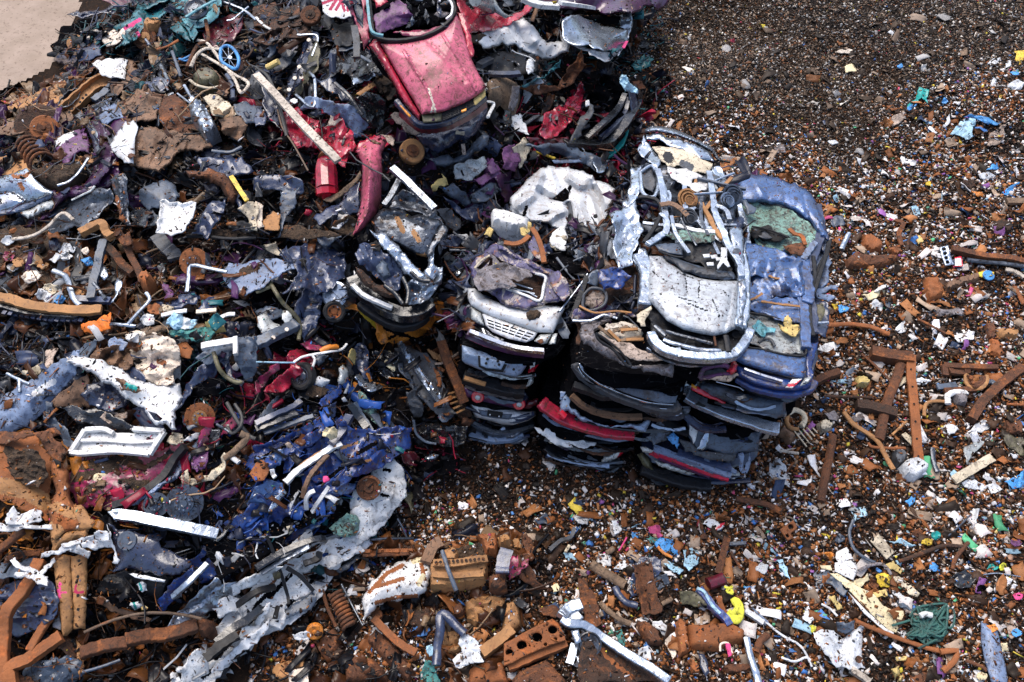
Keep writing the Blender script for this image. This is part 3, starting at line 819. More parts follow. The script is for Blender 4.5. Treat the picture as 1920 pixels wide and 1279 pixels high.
def bl_():
 n=520000
 x=rs.uniform(-3.5,14,n);y=rs.uniform(.8,22,n)
 h=hmap(x,y);zr=hmap(x,y,RELIEF)
 u,v=proj(np.column_stack([x,y,zr]))
 out=(u<-60)|(u>1990)|(v<-60)|(v>1340)
 ok=(h<.62)&((~out)|(rs.rand(n)<.2))&((u>380)|(rs.rand(n)<.05))
 ok&=~((x>-.4)&(x<5.0)&(y>6.9)&(y<9.4)&(u>900)&(u<1500))
 x,y,zr,u,v,h=x[ok],y[ok],zr[ok],u[ok],v[ok],h[ok]
 n=len(x)
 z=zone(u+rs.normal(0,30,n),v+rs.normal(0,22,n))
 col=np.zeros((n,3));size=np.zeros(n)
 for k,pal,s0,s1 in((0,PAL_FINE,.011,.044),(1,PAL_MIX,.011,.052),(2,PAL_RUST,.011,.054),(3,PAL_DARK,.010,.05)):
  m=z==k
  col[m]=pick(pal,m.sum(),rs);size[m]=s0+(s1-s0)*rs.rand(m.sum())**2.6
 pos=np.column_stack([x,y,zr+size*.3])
 cl=fbm(x,y,.75,77,4)
 dk=(z!=0)&(cl+rs.normal(0,.25,n)<-.28)
 col[dk]=pick(PAL_DARK,dk.sum(),rs)*1.6
 rk=(z!=0)&(fbm(x,y,1.1,91,3)+rs.normal(0,.3,n)>.45)
 col[rk]=pick(PAL_RUST,rk.sum(),rs)
 kind=rs.choice(3,n,p=[.5,.36,.14])
 for nm,lab,zm in(('shredder_fluff','fine dark brown shredder fluff spread over the ground at the upper right',z==0),('loose_litter','loose mixed rusty and pale litter carpeting the ground right of the car stacks',z!=0)):
  Vs,Fs,Cs,k0=[],[],[],0
  for kk,(el,fl,ti)in enumerate(((1.25,.55,.7),(1.35,.14,.55),(3.2,.5,.35))):
   m=zm&(kind==kk)
   V,Fc,C=chips(m.sum(),pos[m],size[m]*(1.15 if kk==1 else 1 if kk==0 else.75),col[m],rs,elong=el,flat=fl,tilt=ti)
   Vs.append(V);Fs.append(Fc+k0);Cs.append(C);k0+=len(V)
  sm_(nm,np.vstack(Vs),np.vstack(Fs),np.vstack(Cs),'litter',lab,'litter')
 n=6500
 x=rs.uniform(-3.0,11,n);y=rs.uniform(2,17,n);h=hmap(x,y);zr=hmap(x,y,RELIEF);u,v=proj(np.column_stack([x,y,zr]))
 z=zone(u,v);ok=(h<.5)&(u>420)&(u<1990)&(v<1330)&((z!=0)|(rs.rand(n)<.35))&~((x>-.4)&(x<5.0)&(y>6.9)&(y<9.4)&(u>900)&(u<1500))
 x,y,zr,z=x[ok],y[ok],zr[ok],z[ok];n=len(x)
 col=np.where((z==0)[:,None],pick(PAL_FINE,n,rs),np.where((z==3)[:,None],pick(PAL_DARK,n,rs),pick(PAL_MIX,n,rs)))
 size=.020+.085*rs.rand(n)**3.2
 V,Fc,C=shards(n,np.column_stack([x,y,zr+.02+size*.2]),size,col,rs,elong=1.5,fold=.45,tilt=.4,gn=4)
 sm_('paper_and_film_scraps',V,Fc,C,'litter','creased scraps of paper film and thin sheet lying in the litter','litter')
def shards(n,pos,size,col,r,elong=2.0,fold=.35,tilt=.8,gn=5):
 t=np.linspace(-1,1,gn);A,Bq=np.meshgrid(t,t)
 A=A.ravel()[None]+r.uniform(-.16,.16,(n,gn*gn));Bq=Bq.ravel()[None]+r.uniform(-.16,.16,(n,gn*gn))
 z=0
 for k in range(3):
  an=r.uniform(0,pi,(n,1));f=r.uniform(.5,1.4,(n,1));ph=r.uniform(0,2,(n,1))
  z=z+np.abs(np.mod((A*np.cos(an)+Bq*np.sin(an))*f+ph,2)-1)*fold
 bend=r.uniform(-.25,.25,(n,1))*A**2
 e=1+(elong-1)*r.rand(n)**1.5*2
 L=np.stack([A*(size*e)[:,None],Bq*(size/np.sqrt(e))[:,None],(z-.5+bend)*size[:,None]],-1)
 V=np.einsum('nij,nkj->nki',rtm(n,r,tilt),L)+pos[:,None]
 V2=V-np.array([0,0,.006])
 g=grid_faces(gn,gn)
 rim=[]
 i=np.arange(gn*gn).reshape(gn,gn);loop=list(i[0])+list(i[1:,-1])+list(i[-1,-2::-1])+list(i[-2:0:-1,0])
 N=gn*gn
 for a,b in zip(loop,loop[1:]+loop[:1]):rim.append((a,a+N,b+N,b))
 f=np.vstack([g,g[:,::-1]+N,np.array(rim)])
 Fc=(f[None]+(np.arange(n)*2*N)[:,None,None]).reshape(-1,4)
 VV=np.concatenate([V,V2],1).reshape(-1,3)
 return VV,Fc,np.repeat(col,2*N,0)
def rods(n,pos,length,rad,col,r,bend=.35,seg=6,m=5,tilt=.35):
 t=np.linspace(-.5,.5,seg)
 c=np.zeros((n,seg,3));c[:,:,0]=t*length[:,None]
 c[:,:,1]=bend*length[:,None]*(r.uniform(-1,1,(n,1))*(t**2)[None]*2+r.uniform(-1,1,(n,1))*(t**3)[None]*4)
 c[:,:,2]=bend*length[:,None]*(r.uniform(-1,1,(n,1))*(t**2)[None])+r.normal(0,.01,(n,seg))
 a=np.linspace(0,2*pi,m,endpoint=False)
 asp=r.uniform(.35,1,(n,1,1))
 ringo=np.stack([np.zeros(m),np.cos(a),np.sin(a)],-1)[None,None]*np.stack([np.ones((n,1,1)),np.ones((n,1,1)),asp],-1)
 L=c[:,:,None]+ringo*rad[:,None,None,None]
 V=np.einsum('nij,nskj->nski',rtm(n,r,tilt),L)+pos[:,None,None]
 f=[]
 for s in range(seg-1):
  for j in range(m):f.append((s*m+j,s*m+(j+1)%m,(s+1)*m+(j+1)%m,(s+1)*m+j))
 Fc=(np.array(f)[None]+(np.arange(n)*seg*m)[:,None,None]).reshape(-1,4)
 return V.reshape(-1,3),Fc,np.repeat(col,seg*m,0)
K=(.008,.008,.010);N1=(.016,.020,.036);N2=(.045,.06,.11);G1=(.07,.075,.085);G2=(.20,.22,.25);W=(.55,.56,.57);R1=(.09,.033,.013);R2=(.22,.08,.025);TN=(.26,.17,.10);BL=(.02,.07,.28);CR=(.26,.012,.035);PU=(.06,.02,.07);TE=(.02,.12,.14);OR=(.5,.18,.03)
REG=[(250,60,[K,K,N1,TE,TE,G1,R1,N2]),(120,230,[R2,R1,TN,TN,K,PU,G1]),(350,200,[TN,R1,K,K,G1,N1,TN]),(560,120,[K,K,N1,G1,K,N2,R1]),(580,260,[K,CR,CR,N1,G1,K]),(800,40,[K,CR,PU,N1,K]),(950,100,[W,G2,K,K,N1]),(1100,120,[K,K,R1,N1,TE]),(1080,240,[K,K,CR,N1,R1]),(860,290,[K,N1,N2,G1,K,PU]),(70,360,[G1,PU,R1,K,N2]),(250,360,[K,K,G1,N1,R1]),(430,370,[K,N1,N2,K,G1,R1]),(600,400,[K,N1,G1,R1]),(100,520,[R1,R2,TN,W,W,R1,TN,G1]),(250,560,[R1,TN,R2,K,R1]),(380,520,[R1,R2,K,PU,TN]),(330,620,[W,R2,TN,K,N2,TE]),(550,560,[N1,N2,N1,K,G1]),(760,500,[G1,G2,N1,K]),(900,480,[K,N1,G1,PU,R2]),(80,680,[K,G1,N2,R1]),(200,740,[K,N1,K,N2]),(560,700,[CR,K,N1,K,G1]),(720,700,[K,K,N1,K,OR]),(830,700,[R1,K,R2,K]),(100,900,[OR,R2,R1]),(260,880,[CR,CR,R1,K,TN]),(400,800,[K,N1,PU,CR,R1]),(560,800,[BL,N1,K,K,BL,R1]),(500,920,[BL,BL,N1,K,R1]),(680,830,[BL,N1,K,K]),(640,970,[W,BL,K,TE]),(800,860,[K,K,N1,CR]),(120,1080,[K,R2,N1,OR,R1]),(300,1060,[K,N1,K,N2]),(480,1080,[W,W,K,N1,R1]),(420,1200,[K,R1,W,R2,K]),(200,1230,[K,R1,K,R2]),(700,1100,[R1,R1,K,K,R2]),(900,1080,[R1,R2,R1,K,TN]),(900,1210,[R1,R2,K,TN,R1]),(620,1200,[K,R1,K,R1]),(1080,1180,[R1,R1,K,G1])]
def bta():
 r=np.random.RandomState(21)
 rp=np.array([(a,b)for a,b,_ in REG],float)
 def place(n,li):
  x=r.uniform(-12,3.4,n*3);y=r.uniform(-.5,19,n*3)
  h=hmap(x,y);u,v=proj(np.column_stack([x,y,h]))
  vis=(u>-250)&(v>-200)&(v<1750)
  ok=(h>.22)&vis&~((u<130)&(v<170))
  x,y,h,u,v=x[ok][:n],y[ok][:n],h[ok][:n],u[ok][:n],v[ok][:n]
  k=len(x)
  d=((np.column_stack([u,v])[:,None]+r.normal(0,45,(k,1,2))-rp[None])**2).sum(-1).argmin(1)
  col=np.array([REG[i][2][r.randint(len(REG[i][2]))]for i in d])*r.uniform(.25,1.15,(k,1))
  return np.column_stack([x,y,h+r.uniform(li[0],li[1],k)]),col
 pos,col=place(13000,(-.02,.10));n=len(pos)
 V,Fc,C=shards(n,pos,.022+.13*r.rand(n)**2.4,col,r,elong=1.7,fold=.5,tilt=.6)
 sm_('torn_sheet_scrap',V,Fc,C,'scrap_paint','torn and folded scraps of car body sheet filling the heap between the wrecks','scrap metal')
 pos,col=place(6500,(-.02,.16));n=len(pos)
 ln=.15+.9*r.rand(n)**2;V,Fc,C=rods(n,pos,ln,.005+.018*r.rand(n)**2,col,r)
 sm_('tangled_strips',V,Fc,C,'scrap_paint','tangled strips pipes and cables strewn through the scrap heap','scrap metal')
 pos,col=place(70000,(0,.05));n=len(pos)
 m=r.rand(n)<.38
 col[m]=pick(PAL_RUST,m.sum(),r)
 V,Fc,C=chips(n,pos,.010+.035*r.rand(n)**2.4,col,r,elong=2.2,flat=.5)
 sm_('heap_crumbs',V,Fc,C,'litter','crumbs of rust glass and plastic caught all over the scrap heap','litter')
bl_()
bta()
BOX_A=(840,380,1240,647);BOX_C=(1130,220,1580,520);BOX_D=(1150,480,1600,780);BOX_E=(840,620,1290,920);BOX_R=(620,0,1250,420)
FA=FR(float(P(940,828,0)[1]));FBk=FR(float(P(1100,880,0)[1]));FC_=FR(float(P(1300,905,0)[1]));FD=FR(float(P(1400,890,0)[1]))
def plan_px(poly,z):
 q=np.array(pts(poly),float)
 return P(q[:,0],q[:,1],z)[:,:2]
def car(name,label,u,v,z,gr_=None,cat='car'):
 return thing(name,label,cat,P(u,v,z),gr_)
GA='flattened cars of the stack below the white bonnet'
GB='flattened cars of the stack below the grey brown bonnet'
GC='flattened cars of the right hand stacks'
T(box=BOX_A)
c=car('crushed_car','white bonnet with grille and burnt violet roof, topmost of its flattened stack',950,640,1.95)
pa=PL((890,600,2.34),(1050,622,2.34),(1000,440,2.66))
T();SLAB('body',plan_px('872,630 920,660 985,668 1040,650 1085,560 1100,440 1040,400 920,400 880,500 868,590',2.2),1.95,2.16,'black_and_shade',c,3)
T(box=BOX_A)
Sp('bonnet','178,770 240,770 340,850 520,925 700,960 860,925 985,930 1055,945 1000,1060 945,1172 805,1168 640,1112 460,1050 320,995 205,928 172,860','white_bonnet',c,h=pa,dz=.03,bu=.05,cm_=.008,rim=.03,rimw=.06,jag=.02,res=.025)
Sp('mud_patch','705,985 740,965 800,960 835,985 825,1030 780,1050 730,1060 708,1030','dirt',c,h=pa,dz=.105,cm_=.02,cs_=.06,res=.015,bu=.02)
Sp('grille','308,1000 330,1000 460,1050 640,1115 805,1170 765,1232 700,1258 540,1225 400,1165 338,1105','white_bonnet',c,h=pa,dz=.0,bu=.03,cm_=.0,res=.03,jag=0,ho=ph_((340,1035),(785,1178),(705,1245),(365,1125),3,6,fill=.86,fillr=.5))
Sp('grille_back','320,1010 460,1055 640,1120 795,1175 755,1228 700,1250 540,1218 400,1160 345,1105','bore_black',c,h=pa,dz=-.05,cm_=0,res=.08)
hl=Sp('headlight','205,935 300,992 328,1108 262,1085 205,1045','lamp_clear',c,h=pa,dz=.0,bu=.04,cm_=0,res=.03,jag=0)
hl=S('headlight','headlight with rusty hole',None,'775,1245 830,1183 935,1178 890,1265 840,1275','lamp_clear',c,h=pa,dz=-.01,bu=.04,cm_=0,res=.03,jag=0)
Sp('reflector','800,1240 850,1220 860,1255 830,1270','rust',hl,h=pa,dz=.05,cm_=.01,res=.02)
Sp('side_lamp','938,1180 985,1175 965,1270 905,1275','lamp_clear',c,h=pa,dz=-.03,bu=.02,cm_=.0,res=.03)
S('roof','burnt violet roof with peeling paint and its windscreen opening',None,'190,590 250,490 330,430 430,360 560,420 740,510 900,590 990,630 1060,720 1095,830 1050,880 880,905 860,930 700,968 520,930 350,800 225,700','violet_burnt',c,h=pa,dz=.10,cm_=.03,rim=.05,res=.022,ho=['255,590 370,480 385,510 300,600','400,460 480,520 640,585 780,640 865,680 830,880 690,835 540,770 460,760 330,640'])
Sp('window_lining','240,585 365,470 400,450 480,510 640,575 780,630 890,650 880,700 830,895 690,850 520,775 330,660','rust_dark',c,h=pa,dz=.0,cm_=.05,cs_=.15,res=.03)
Bp('window_frame','785,635 875,665 860,760 825,880 690,830 520,770','white_scuffed',.022,p_=c,h=pa,dz=.13,k=5)
Bp('window_frame','240,590 300,520 375,475','cream',.018,p_=c,h=pa,dz=.14)
Sp('trim','440,370 520,400 700,520 900,620 930,660 780,600 600,500 450,430','violet_burnt',c,h=pa,dz=.16,cm_=.02,cs_=.15,res=.025,rim=.03)
Sp('roof_side','900,640 990,610 1070,700 1095,830 1040,885 960,800','violet_burnt',c,h=pa,dz=.16,cm_=.04,cs_=.2)
S('tarpaulin','brown cloth draped through the burnt window','cloth','225,690 270,610 400,560 380,450 460,540 600,570 740,600 760,660 640,710 560,690 620,750 480,770 380,790 270,790','cloth_grey',None,h=pa,dz=.2,cm_=.06,cs_=.16,res=.02,thick=.006)
for q in('560,760 650,790 780,820','500,700 640,740 760,780','600,800 700,800 800,850'):
 Bp('pillar',q,'steel',.012,p_=c,h=pa,dz=.1,k=3)
B('tie_bar','thin pale rod leaning in the gap right of the white bonnet','rod','1255,640 1160,780 1005,975','steel',.014,h=pa,dz=.05)
Bp('bumper','165,1085 260,1140 400,1215 490,1265','chrome',.03,.05,'box',p_=c,h=pa,dz=-.12,k=4)
T(box=BOX_E)
Bp('bumper_trim','170,10 290,55 430,110 600,150 765,165','chrome',.03,.035,'box',p_=c,h=TL(FA,650),dz=.0,k=4)
Bp('bumper','150,20 290,78 430,128 600,168 765,182','purple',.05,.05,'box',p_=c,h=TL(FA,655),dz=-.05,k=4)
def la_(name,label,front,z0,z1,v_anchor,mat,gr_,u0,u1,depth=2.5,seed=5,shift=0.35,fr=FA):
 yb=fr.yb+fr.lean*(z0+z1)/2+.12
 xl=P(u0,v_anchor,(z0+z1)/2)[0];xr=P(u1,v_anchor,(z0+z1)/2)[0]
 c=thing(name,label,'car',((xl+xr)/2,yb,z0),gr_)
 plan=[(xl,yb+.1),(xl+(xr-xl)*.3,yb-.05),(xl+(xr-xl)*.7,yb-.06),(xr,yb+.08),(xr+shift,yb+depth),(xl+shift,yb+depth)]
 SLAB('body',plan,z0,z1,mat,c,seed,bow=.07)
 q=random.Random(seed)
 for j in range(6):
  v=v_anchor+q.uniform(-20,20);a=q.uniform(u0,u1-50);b=q.uniform(a+30,u1+6);sg=q.uniform(3,14);sl=(u1-u0)*.1
  p=[(a+(b-a)*t,v+sl*(a+(b-a)*t-u0)/(u1-u0)*1.2+sg*(1-(2*t-1)**2))for t in(0,.3,.65,1)]
  Bp('folded_skin',p,q.choice(['navy','dark_steel','slate','black_gloss','steel','black_plastic','rust_dark','navy_pale']),q.uniform(.012,.04),q.uniform(.01,.03),q.choice(['box','tri','round']),p_=c,h=TL(fr,v,.8),dz=q.uniform(-.16,-.06),k=4,noise=.3)
 return c
zA=lambda v:float(FA(np.array(940),np.array(v)))
c=la_('crushed_car','pale blue boot lid with a number plate recess, under the white bonnet',None,zA(712),zA(668),690,'black_and_shade',GA,868,1003,seed=11)
T(box=BOX_E);f=TL(FA,678,.55)
Sp('boot_lid','110,115 230,150 400,190 560,215 640,215 625,290 590,340 545,375 420,350 260,315 140,265 112,240','pale_blue',c,h=f,bu=.05,cm_=.008,rim=.03,jag=.02,res=.03,fo=[('120,180 400,245 620,280',.03,.08)])
Sp('plate_recess','238,200 480,250 440,335 300,320 245,290','bore_black',c,h=f,dz=.07,cm_=0,res=.04,jag=0)
Sp('plate_panel','258,205 455,250 425,312 310,300 262,280','pale_blue',c,h=f,dz=.09,cm_=.004,res=.03,jag=0)
for(a,b)in((315,228),(398,245),(305,262),(408,272),(525,310)):
 D_('screw_hole',a,b,.02,'bore_black',c,h=f,dz=.1,tilt=(0,.9),n=10)
Sp('tail_lamp','640,225 720,205 735,260 690,330 640,340 650,280','lamp_red',c,h=f,dz=-.03,bu=.05,cm_=.02,cs_=.1)
Sp('lamp_glass','650,240 700,230 690,290 655,310','lamp_clear',c,h=f,dz=.04,cm_=.02,cs_=.08)
Bp('bumper_skin','180,45 300,95 450,140 640,175 740,180','magenta',.05,.03,'box',p_=c,h=TL(FA,660),dz=-.06,k=4)
c=la_('crushed_car','black flattened car with rusty bumper rail, third down in the white bonnet stack',None,zA(740),zA(712),725,'black_and_shade',GA,868,998,seed=12)
Bp('bumper','125,370 260,410 400,455 520,480 610,490','black_plastic',.09,.07,'box',p_=c,h=TL(FA,722),k=4,bevel=.01)
Bp('bumper_rail','130,378 200,400 300,430','rust_tan',.03,.02,'box',p_=c,h=TL(FA,720),dz=.07,k=4)
Bp('lower_trim','140,430 230,465 350,495 480,525 600,540','steel',.035,.035,'box',p_=c,h=TL(FA,735),k=4)
Sp('headlight','640,370 690,360 680,420 650,445 615,455','lamp_clear',c,h=TL(FA,718),dz=.03,bu=.04,cm_=.02,cs_=.1)
c=la_('crushed_car','dark purple rear panel with two round red lamps above a white bumper',None,zA(805),zA(740),775,'black_and_shade',GA,868,1004,seed=13)
f=TL(FA,752,.4)
Sp('rear_panel','130,455 250,500 400,525 560,548 640,545 620,600 580,632 400,595 270,565 150,530','purple',c,h=f,bu=.02,cm_=.006,jag=.02)
for(a,b)in((238,527),(568,583)):
 o=D_('round_lamp',a,b,.095,'lamp_red',c,h=f,dz=.05,tilt=(0,1.6),po_=[(1,-.3),(1,.25),(.85,.4),(.45,.4),(.42,.28),(0,.28)])
 D_('lamp_centre',a,b,.042,'lamp_clear',o,h=f,dz=.055,tilt=(0,1.6),po_=[(1,0),(.9,1.0),(.5,1.25),(0,1.3)])
Sp('tail_lamp','640,560 725,540 715,590 650,625 610,620','crimson_dark',c,h=f,dz=.0,bu=.03,cm_=.01)
f=TL(FA,782,.6)
Sp('bumper','135,525 200,560 400,600 580,635 705,640 705,680 640,720 520,755 430,750 330,720 215,690 180,620','white_paint',c,h=f,dz=.05,bu=.08,cm_=.006,rim=.05,rimw=.08,jag=.02)
Sp('bumper_trim','240,630 330,648 440,668 515,668 490,712 385,702 268,682','slate',c,h=f,dz=.14,cm_=.003,jag=0,res=.04)
Sp('plate_recess','318,635 440,655 428,698 312,680','bore_black',c,h=f,dz=.16,cm_=0,jag=0,res=.04)
for(a,b)in((335,672),(408,686)):D_('bolt',a,b,.012,'white_paint',c,h=f,dz=.17,tilt=(0,.9),n=8)
c=la_('crushed_car','grey chrome bumpers at the very bottom of the stack, below the white bumper',None,.05,zA(805),820,'black_and_shade',GA,866,1000,seed=14)
f=TL(FA,815,.7)
Bp('bumper','165,715 230,755 330,800 420,815 560,790 690,745','dark_steel',.07,.05,'box',p_=c,h=TL(FA,808),k=5,bevel=.01)
Bp('bumper_trim','200,735 300,785 400,815 540,800 690,760','steel',.022,.02,'box',p_=c,h=TL(FA,806),dz=.08,k=5)
Bp('lower_bumper','165,825 250,850 380,870 500,860 600,820','pale_blue',.06,.05,'box',p_=c,h=TL(FA,824),dz=.12,k=5,bevel=.01)
T(box=BOX_A)
c=car('crushed_car','grey brown wreck with bare engine bay full of wood scraps, left of the silver car',1160,690,2.0)
pb=PL((1090,640,2.35),(1260,700,2.25),(1160,490,2.75))
T();SLAB('body',plan_px('1080,640 1130,690 1200,715 1280,720 1290,640 1250,480 1170,440 1120,480 1095,560',2.3),1.85,2.12,'black_and_shade',c,23)
T(box=BOX_A)
Sp('engine_bay','1150,1000 1290,620 1430,560 1720,580 1800,780 1790,1000 1700,1279 1150,1279','rust_dark',c,h=pb,dz=-.06,cm_=.09,cs_=.22)
S('rear_shell','blue crushed rear shell',None,'1365,600 1470,580 1560,600 1650,660 1560,780 1400,780 1350,700','blue',c,h=pb,dz=.08,cm_=.08,cs_=.15)
Sp('roof_skin','1270,640 1340,600 1380,680 1360,760 1300,740 1250,720','slate',c,h=pb,dz=.07,cm_=.05,cs_=.15)
Ri('window_seal','1220,830 1290,770 1400,790 1425,860 1390,930 1290,970 1215,940','grey_plastic',c,.022,h=pb,dz=.08)
Sp('door_card','1240,850 1300,790 1400,800 1410,870 1370,930 1290,955 1230,920','cloth_beige',c,h=pb,dz=.03,cm_=.03,cs_=.2)
Sp('scuttle','1140,960 1280,980 1480,1000 1660,990 1690,1020 1480,1030 1330,1060 1180,1080 1110,1050','violet_burnt',c,h=pb,dz=.06,cm_=.07,cs_=.2)
Bp('wiring','1180,930 1320,990 1500,975 1650,990','rust_tan',.016,p_=c,h=pb,dz=.1)
Bp('wiring','1120,1060 1280,1060 1400,1010 1520,1040','steel',.022,p_=c,h=pb,dz=.1)
Bp('side_rail','1250,660 1180,860 1110,1040','black_plastic',.035,.03,'box',p_=c,h=pb,dz=.02)
T(box=BOX_E)
S('bonnet','grey brown folded bonnet skin',None,'1060,30 1160,0 1190,60 1300,130 1420,260 1560,275 1700,265 1805,255 1795,375 1680,345 1540,300 1400,280 1200,170 1080,110','cloth_grey',c,h=TL(FBk,670,1.3),cm_=.02,cs_=.5,rim=.06,rimw=.08,res=.03)
Sp('inner_panel','1230,30 1400,90 1600,180 1720,240 1560,235 1400,200 1330,140','cloth_beige',c,h=TL(FBk,662,1.6),dz=.04,cm_=.03,res=.03)
Ri('bonnet_edge','1180,20 1210,80 1330,160 1420,270 1460,275 1380,170 1260,70','black_plastic',c,.018,h=TL(FBk,668,1.3),dz=.06)
T(box=BOX_A)
Sp('bonnet_arch','1190,1080 1330,1060 1450,1010 1480,1060 1380,1100 1320,1160 1290,1220 1310,1279 1230,1279 1180,1180','cloth_grey',c,h=pb,dz=.1,cm_=.02,rim=.05)
for i,(q,m,lab)in enumerate((('1330,1190 1440,1110 1560,1080 1700,1110 1760,1180 1720,1279 1420,1279','wood_pale','heap of split wood in the open engine bay of the grey brown wreck'),)):
 Lu('wood_scraps',lab,'wood',q,m,h=pb,dz=.0,height=.1,cm_=.05,cs_=.12)
r_=random.Random(4)
for i in range(9):
 a=r_.uniform(1400,1700);b=r_.uniform(1110,1250);d=r_.uniform(40,110);g=r_.uniform(-.6,1.2)
 B('wood_splinter','split pale wood sticks lying across the open engine bay of the grey brown wreck','wood',f'{a-d*cos(g):.0f},{b-d*sin(g)*.7:.0f} {a+d*cos(g):.0f},{b+d*sin(g)*.7:.0f}',('wood_pale','wood','rust_tan')[i%3],.022,.01,'box',h=pb,dz=.17+.02*(i%3),gr_='split wood in the engine bay',k=2)
zB=lambda v:float(FBk(np.array(1100),np.array(v)))
c=la_('crushed_car','long dark bumper with bright double chrome line, second down below the grey brown bonnet',None,zB(765),zB(700),740,'black_and_shade',GB,1085,1280,seed=24,fr=FBk)
T(box=BOX_E)
for q,m,w,t,dz in(('1040,250 1075,320 1200,420 1400,520 1600,590 1780,615 1850,590','grey_plastic',.10,.06,0),('1050,260 1090,330 1210,420 1400,505 1600,570 1800,590','chrome',.02,.02,.10),('1040,290 1090,365 1210,455 1400,545 1600,608 1790,628','chrome',.014,.014,.06)):
 Bp('bumper' if m=='grey_plastic' else 'chrome_strip',q,m,w,t,'box',p_=c,h=TL(FBk,735),dz=dz,k=5,bevel=.006)
Sp('bumper_top','1075,240 1110,180 1200,270 1380,380 1560,450 1720,490 1840,510 1870,440 1870,480 1820,575 1600,570 1400,505 1200,410','slate',c,h=TL(FBk,725,1.5),dz=-.02,cm_=.02,res=.03)
c=la_('crushed_car','short curved bumper end with twin chrome lines, right below the long chrome bumper',None,zB(800),zB(765),780,'black_and_shade',GB,1060,1285,seed=25,fr=FBk)
for q,m,w,t,dz in(('1560,590 1680,640 1800,665 1880,640 1885,600','dark_steel',.08,.06,0),('1570,585 1680,628 1800,650 1880,625','chrome',.016,.016,.09),('1580,610 1680,655 1810,680 1870,660','chrome',.012,.012,.07)):
 Bp('bumper' if m=='dark_steel' else 'chrome_strip',q,m,w,t,'box',p_=c,h=TL(FBk,775),dz=dz,k=5)
B('bumper','older dark bumper with peeling tan paint',None,'985,520 1080,600 1220,660 1400,690 1550,690','brown_sheet',.035,.04,'box',p_=c,h=TL(FBk,772),k=5)
Bp('bumper','1000,440 1120,480 1230,520 1310,520','black_plastic',.05,.05,'box',p_=c,h=TL(FBk,738),k=5)
S('bonnet','crumpled bright blue bonnet edge',None,'890,640 930,520 970,490 990,600 1060,680 1200,735 1400,755 1540,740 1600,690 1620,720 1580,810 1500,790 1350,770 1180,745 1050,710 960,640','pale_blue',c,h=TL(FBk,785,.9),dz=.03,cm_=.03,rim=.04,res=.028)
Sp('wing','895,485 940,490 920,545 900,560','blue_dusty',c,h=TL(FBk,745),dz=.05,cm_=.02)
c=la_('crushed_car','crimson red bumper band with a silver strip beneath it, in the middle stack',None,zB(835),zB(800),818,'black_and_shade',GB,1018,1190,seed=26,fr=FBk)
Bp('bumper','745,565 800,620 900,690 1100,760 1300,810 1490,825','red',.095,.05,'box',p_=c,h=TL(FBk,800),k=5,bevel=.02)
Bp('silver_strip','765,660 850,730 1000,790 1200,845 1340,870 1440,860','blue_dusty',.03,.03,'box',p_=c,h=TL(FBk,818),dz=.03,k=5)
Bp('tail_lamp','890,650 935,690','lamp_red',.05,.05,'round',p_=c,h=TL(FBk,790),dz=.06,k=3)
c=la_('crushed_car','torn white bumper skin split along its length, below the crimson band',None,zB(850),zB(835),842,'black_and_shade',GB,1020,1170,seed=27,fr=FBk)
Sp('bumper','690,770 760,810 790,770 830,800 880,810 1000,830 1080,870 1200,910 1180,920 1000,915 930,895 1000,930 870,920 800,870 720,815','white_paint',c,h=TL(FBk,838,.8),dz=.1,cm_=.03,cs_=.15,res=.022)
Sp('torn_skin','780,850 850,880 960,905 980,925 880,920 800,890','cream',c,h=TL(FBk,842,.8),dz=.01,cm_=.03,cs_=.12)
c=la_('crushed_car','black bumper with a clear headlight at its right end, lowest of the middle stack',None,.02,zB(850),865,'black_and_shade',GB,1020,1175,seed=28,fr=FBk)
Bp('bumper','780,925 860,985 1000,1020 1150,1045 1240,1040','black_gloss',.08,.05,'box',p_=c,h=TL(FBk,862),k=5,bevel=.01)
Sp('headlight','1225,1045 1245,1000 1330,955 1415,940 1400,985 1330,1030 1270,1050','lamp_clear',c,h=TL(FBk,860),dz=.16,bu=.06,cm_=.02,cs_=.1,res=.02,sk=[('lamp_red',4,'1370,1010 1415,955')])
Sp('undertray','795,965 900,1010 1060,1045 1290,1065 1290,1100 1120,1085 900,1045 790,1000','pale_blue',c,h=TL(FBk,874,1.2),dz=.2,cm_=.01)
T(box=BOX_D)
c=car('crushed_car','large silver car with scuffed pale bonnet on top of the right stack',1300,690,2.3)
pc=PL((1230,600,2.98),(1390,620,2.98),(1290,300,2.62))
T();SLAB('body',plan_px('1205,600 1225,650 1300,685 1375,670 1400,600 1400,480 1370,360 1340,280 1240,245 1190,300 1160,420 1195,540',2.6),2.2,2.42,'black_and_shade',c,33,bow=.06)
T(box=BOX_D)
Sp('bonnet','285,0 390,0 430,40 540,110 660,170 800,195 995,200 1000,300 990,420 975,580 900,620 800,640 700,625 560,590 430,520 350,430 275,350 270,200','bonnet_silver',c,h=pc,dz=.06,bu=.07,cm_=.010,rim=.05,rimw=.08,res=.025,jag=.02,sk=[('black_plastic',1.1,['310,120 360,165','395,185 430,208','575,150 590,300','690,200 680,330','520,130 640,180','600,380 700,420','880,280 920,320','790,350 850,470','520,330 660,370','640,400 760,440'])],fo=[('960,210 930,420 890,580',-.02,.04),('330,330 480,470 620,560',.015,.05),('575,140 590,330',-.012,.03),('690,180 680,330',-.012,.03)])
Sp('windscreen_base','400,0 460,0 620,60 800,110 960,130 985,180 900,195 700,170 560,110 450,50','slate',c,h=pc,dz=.05,cm_=.015,rim=.03)
Bp('wing','1010,0 1040,150 1040,300 1030,460 1010,580','silver_paint',.09,.06,'box',p_=c,h=pc,dz=.0,k=6,bevel=.03,noise=.1)
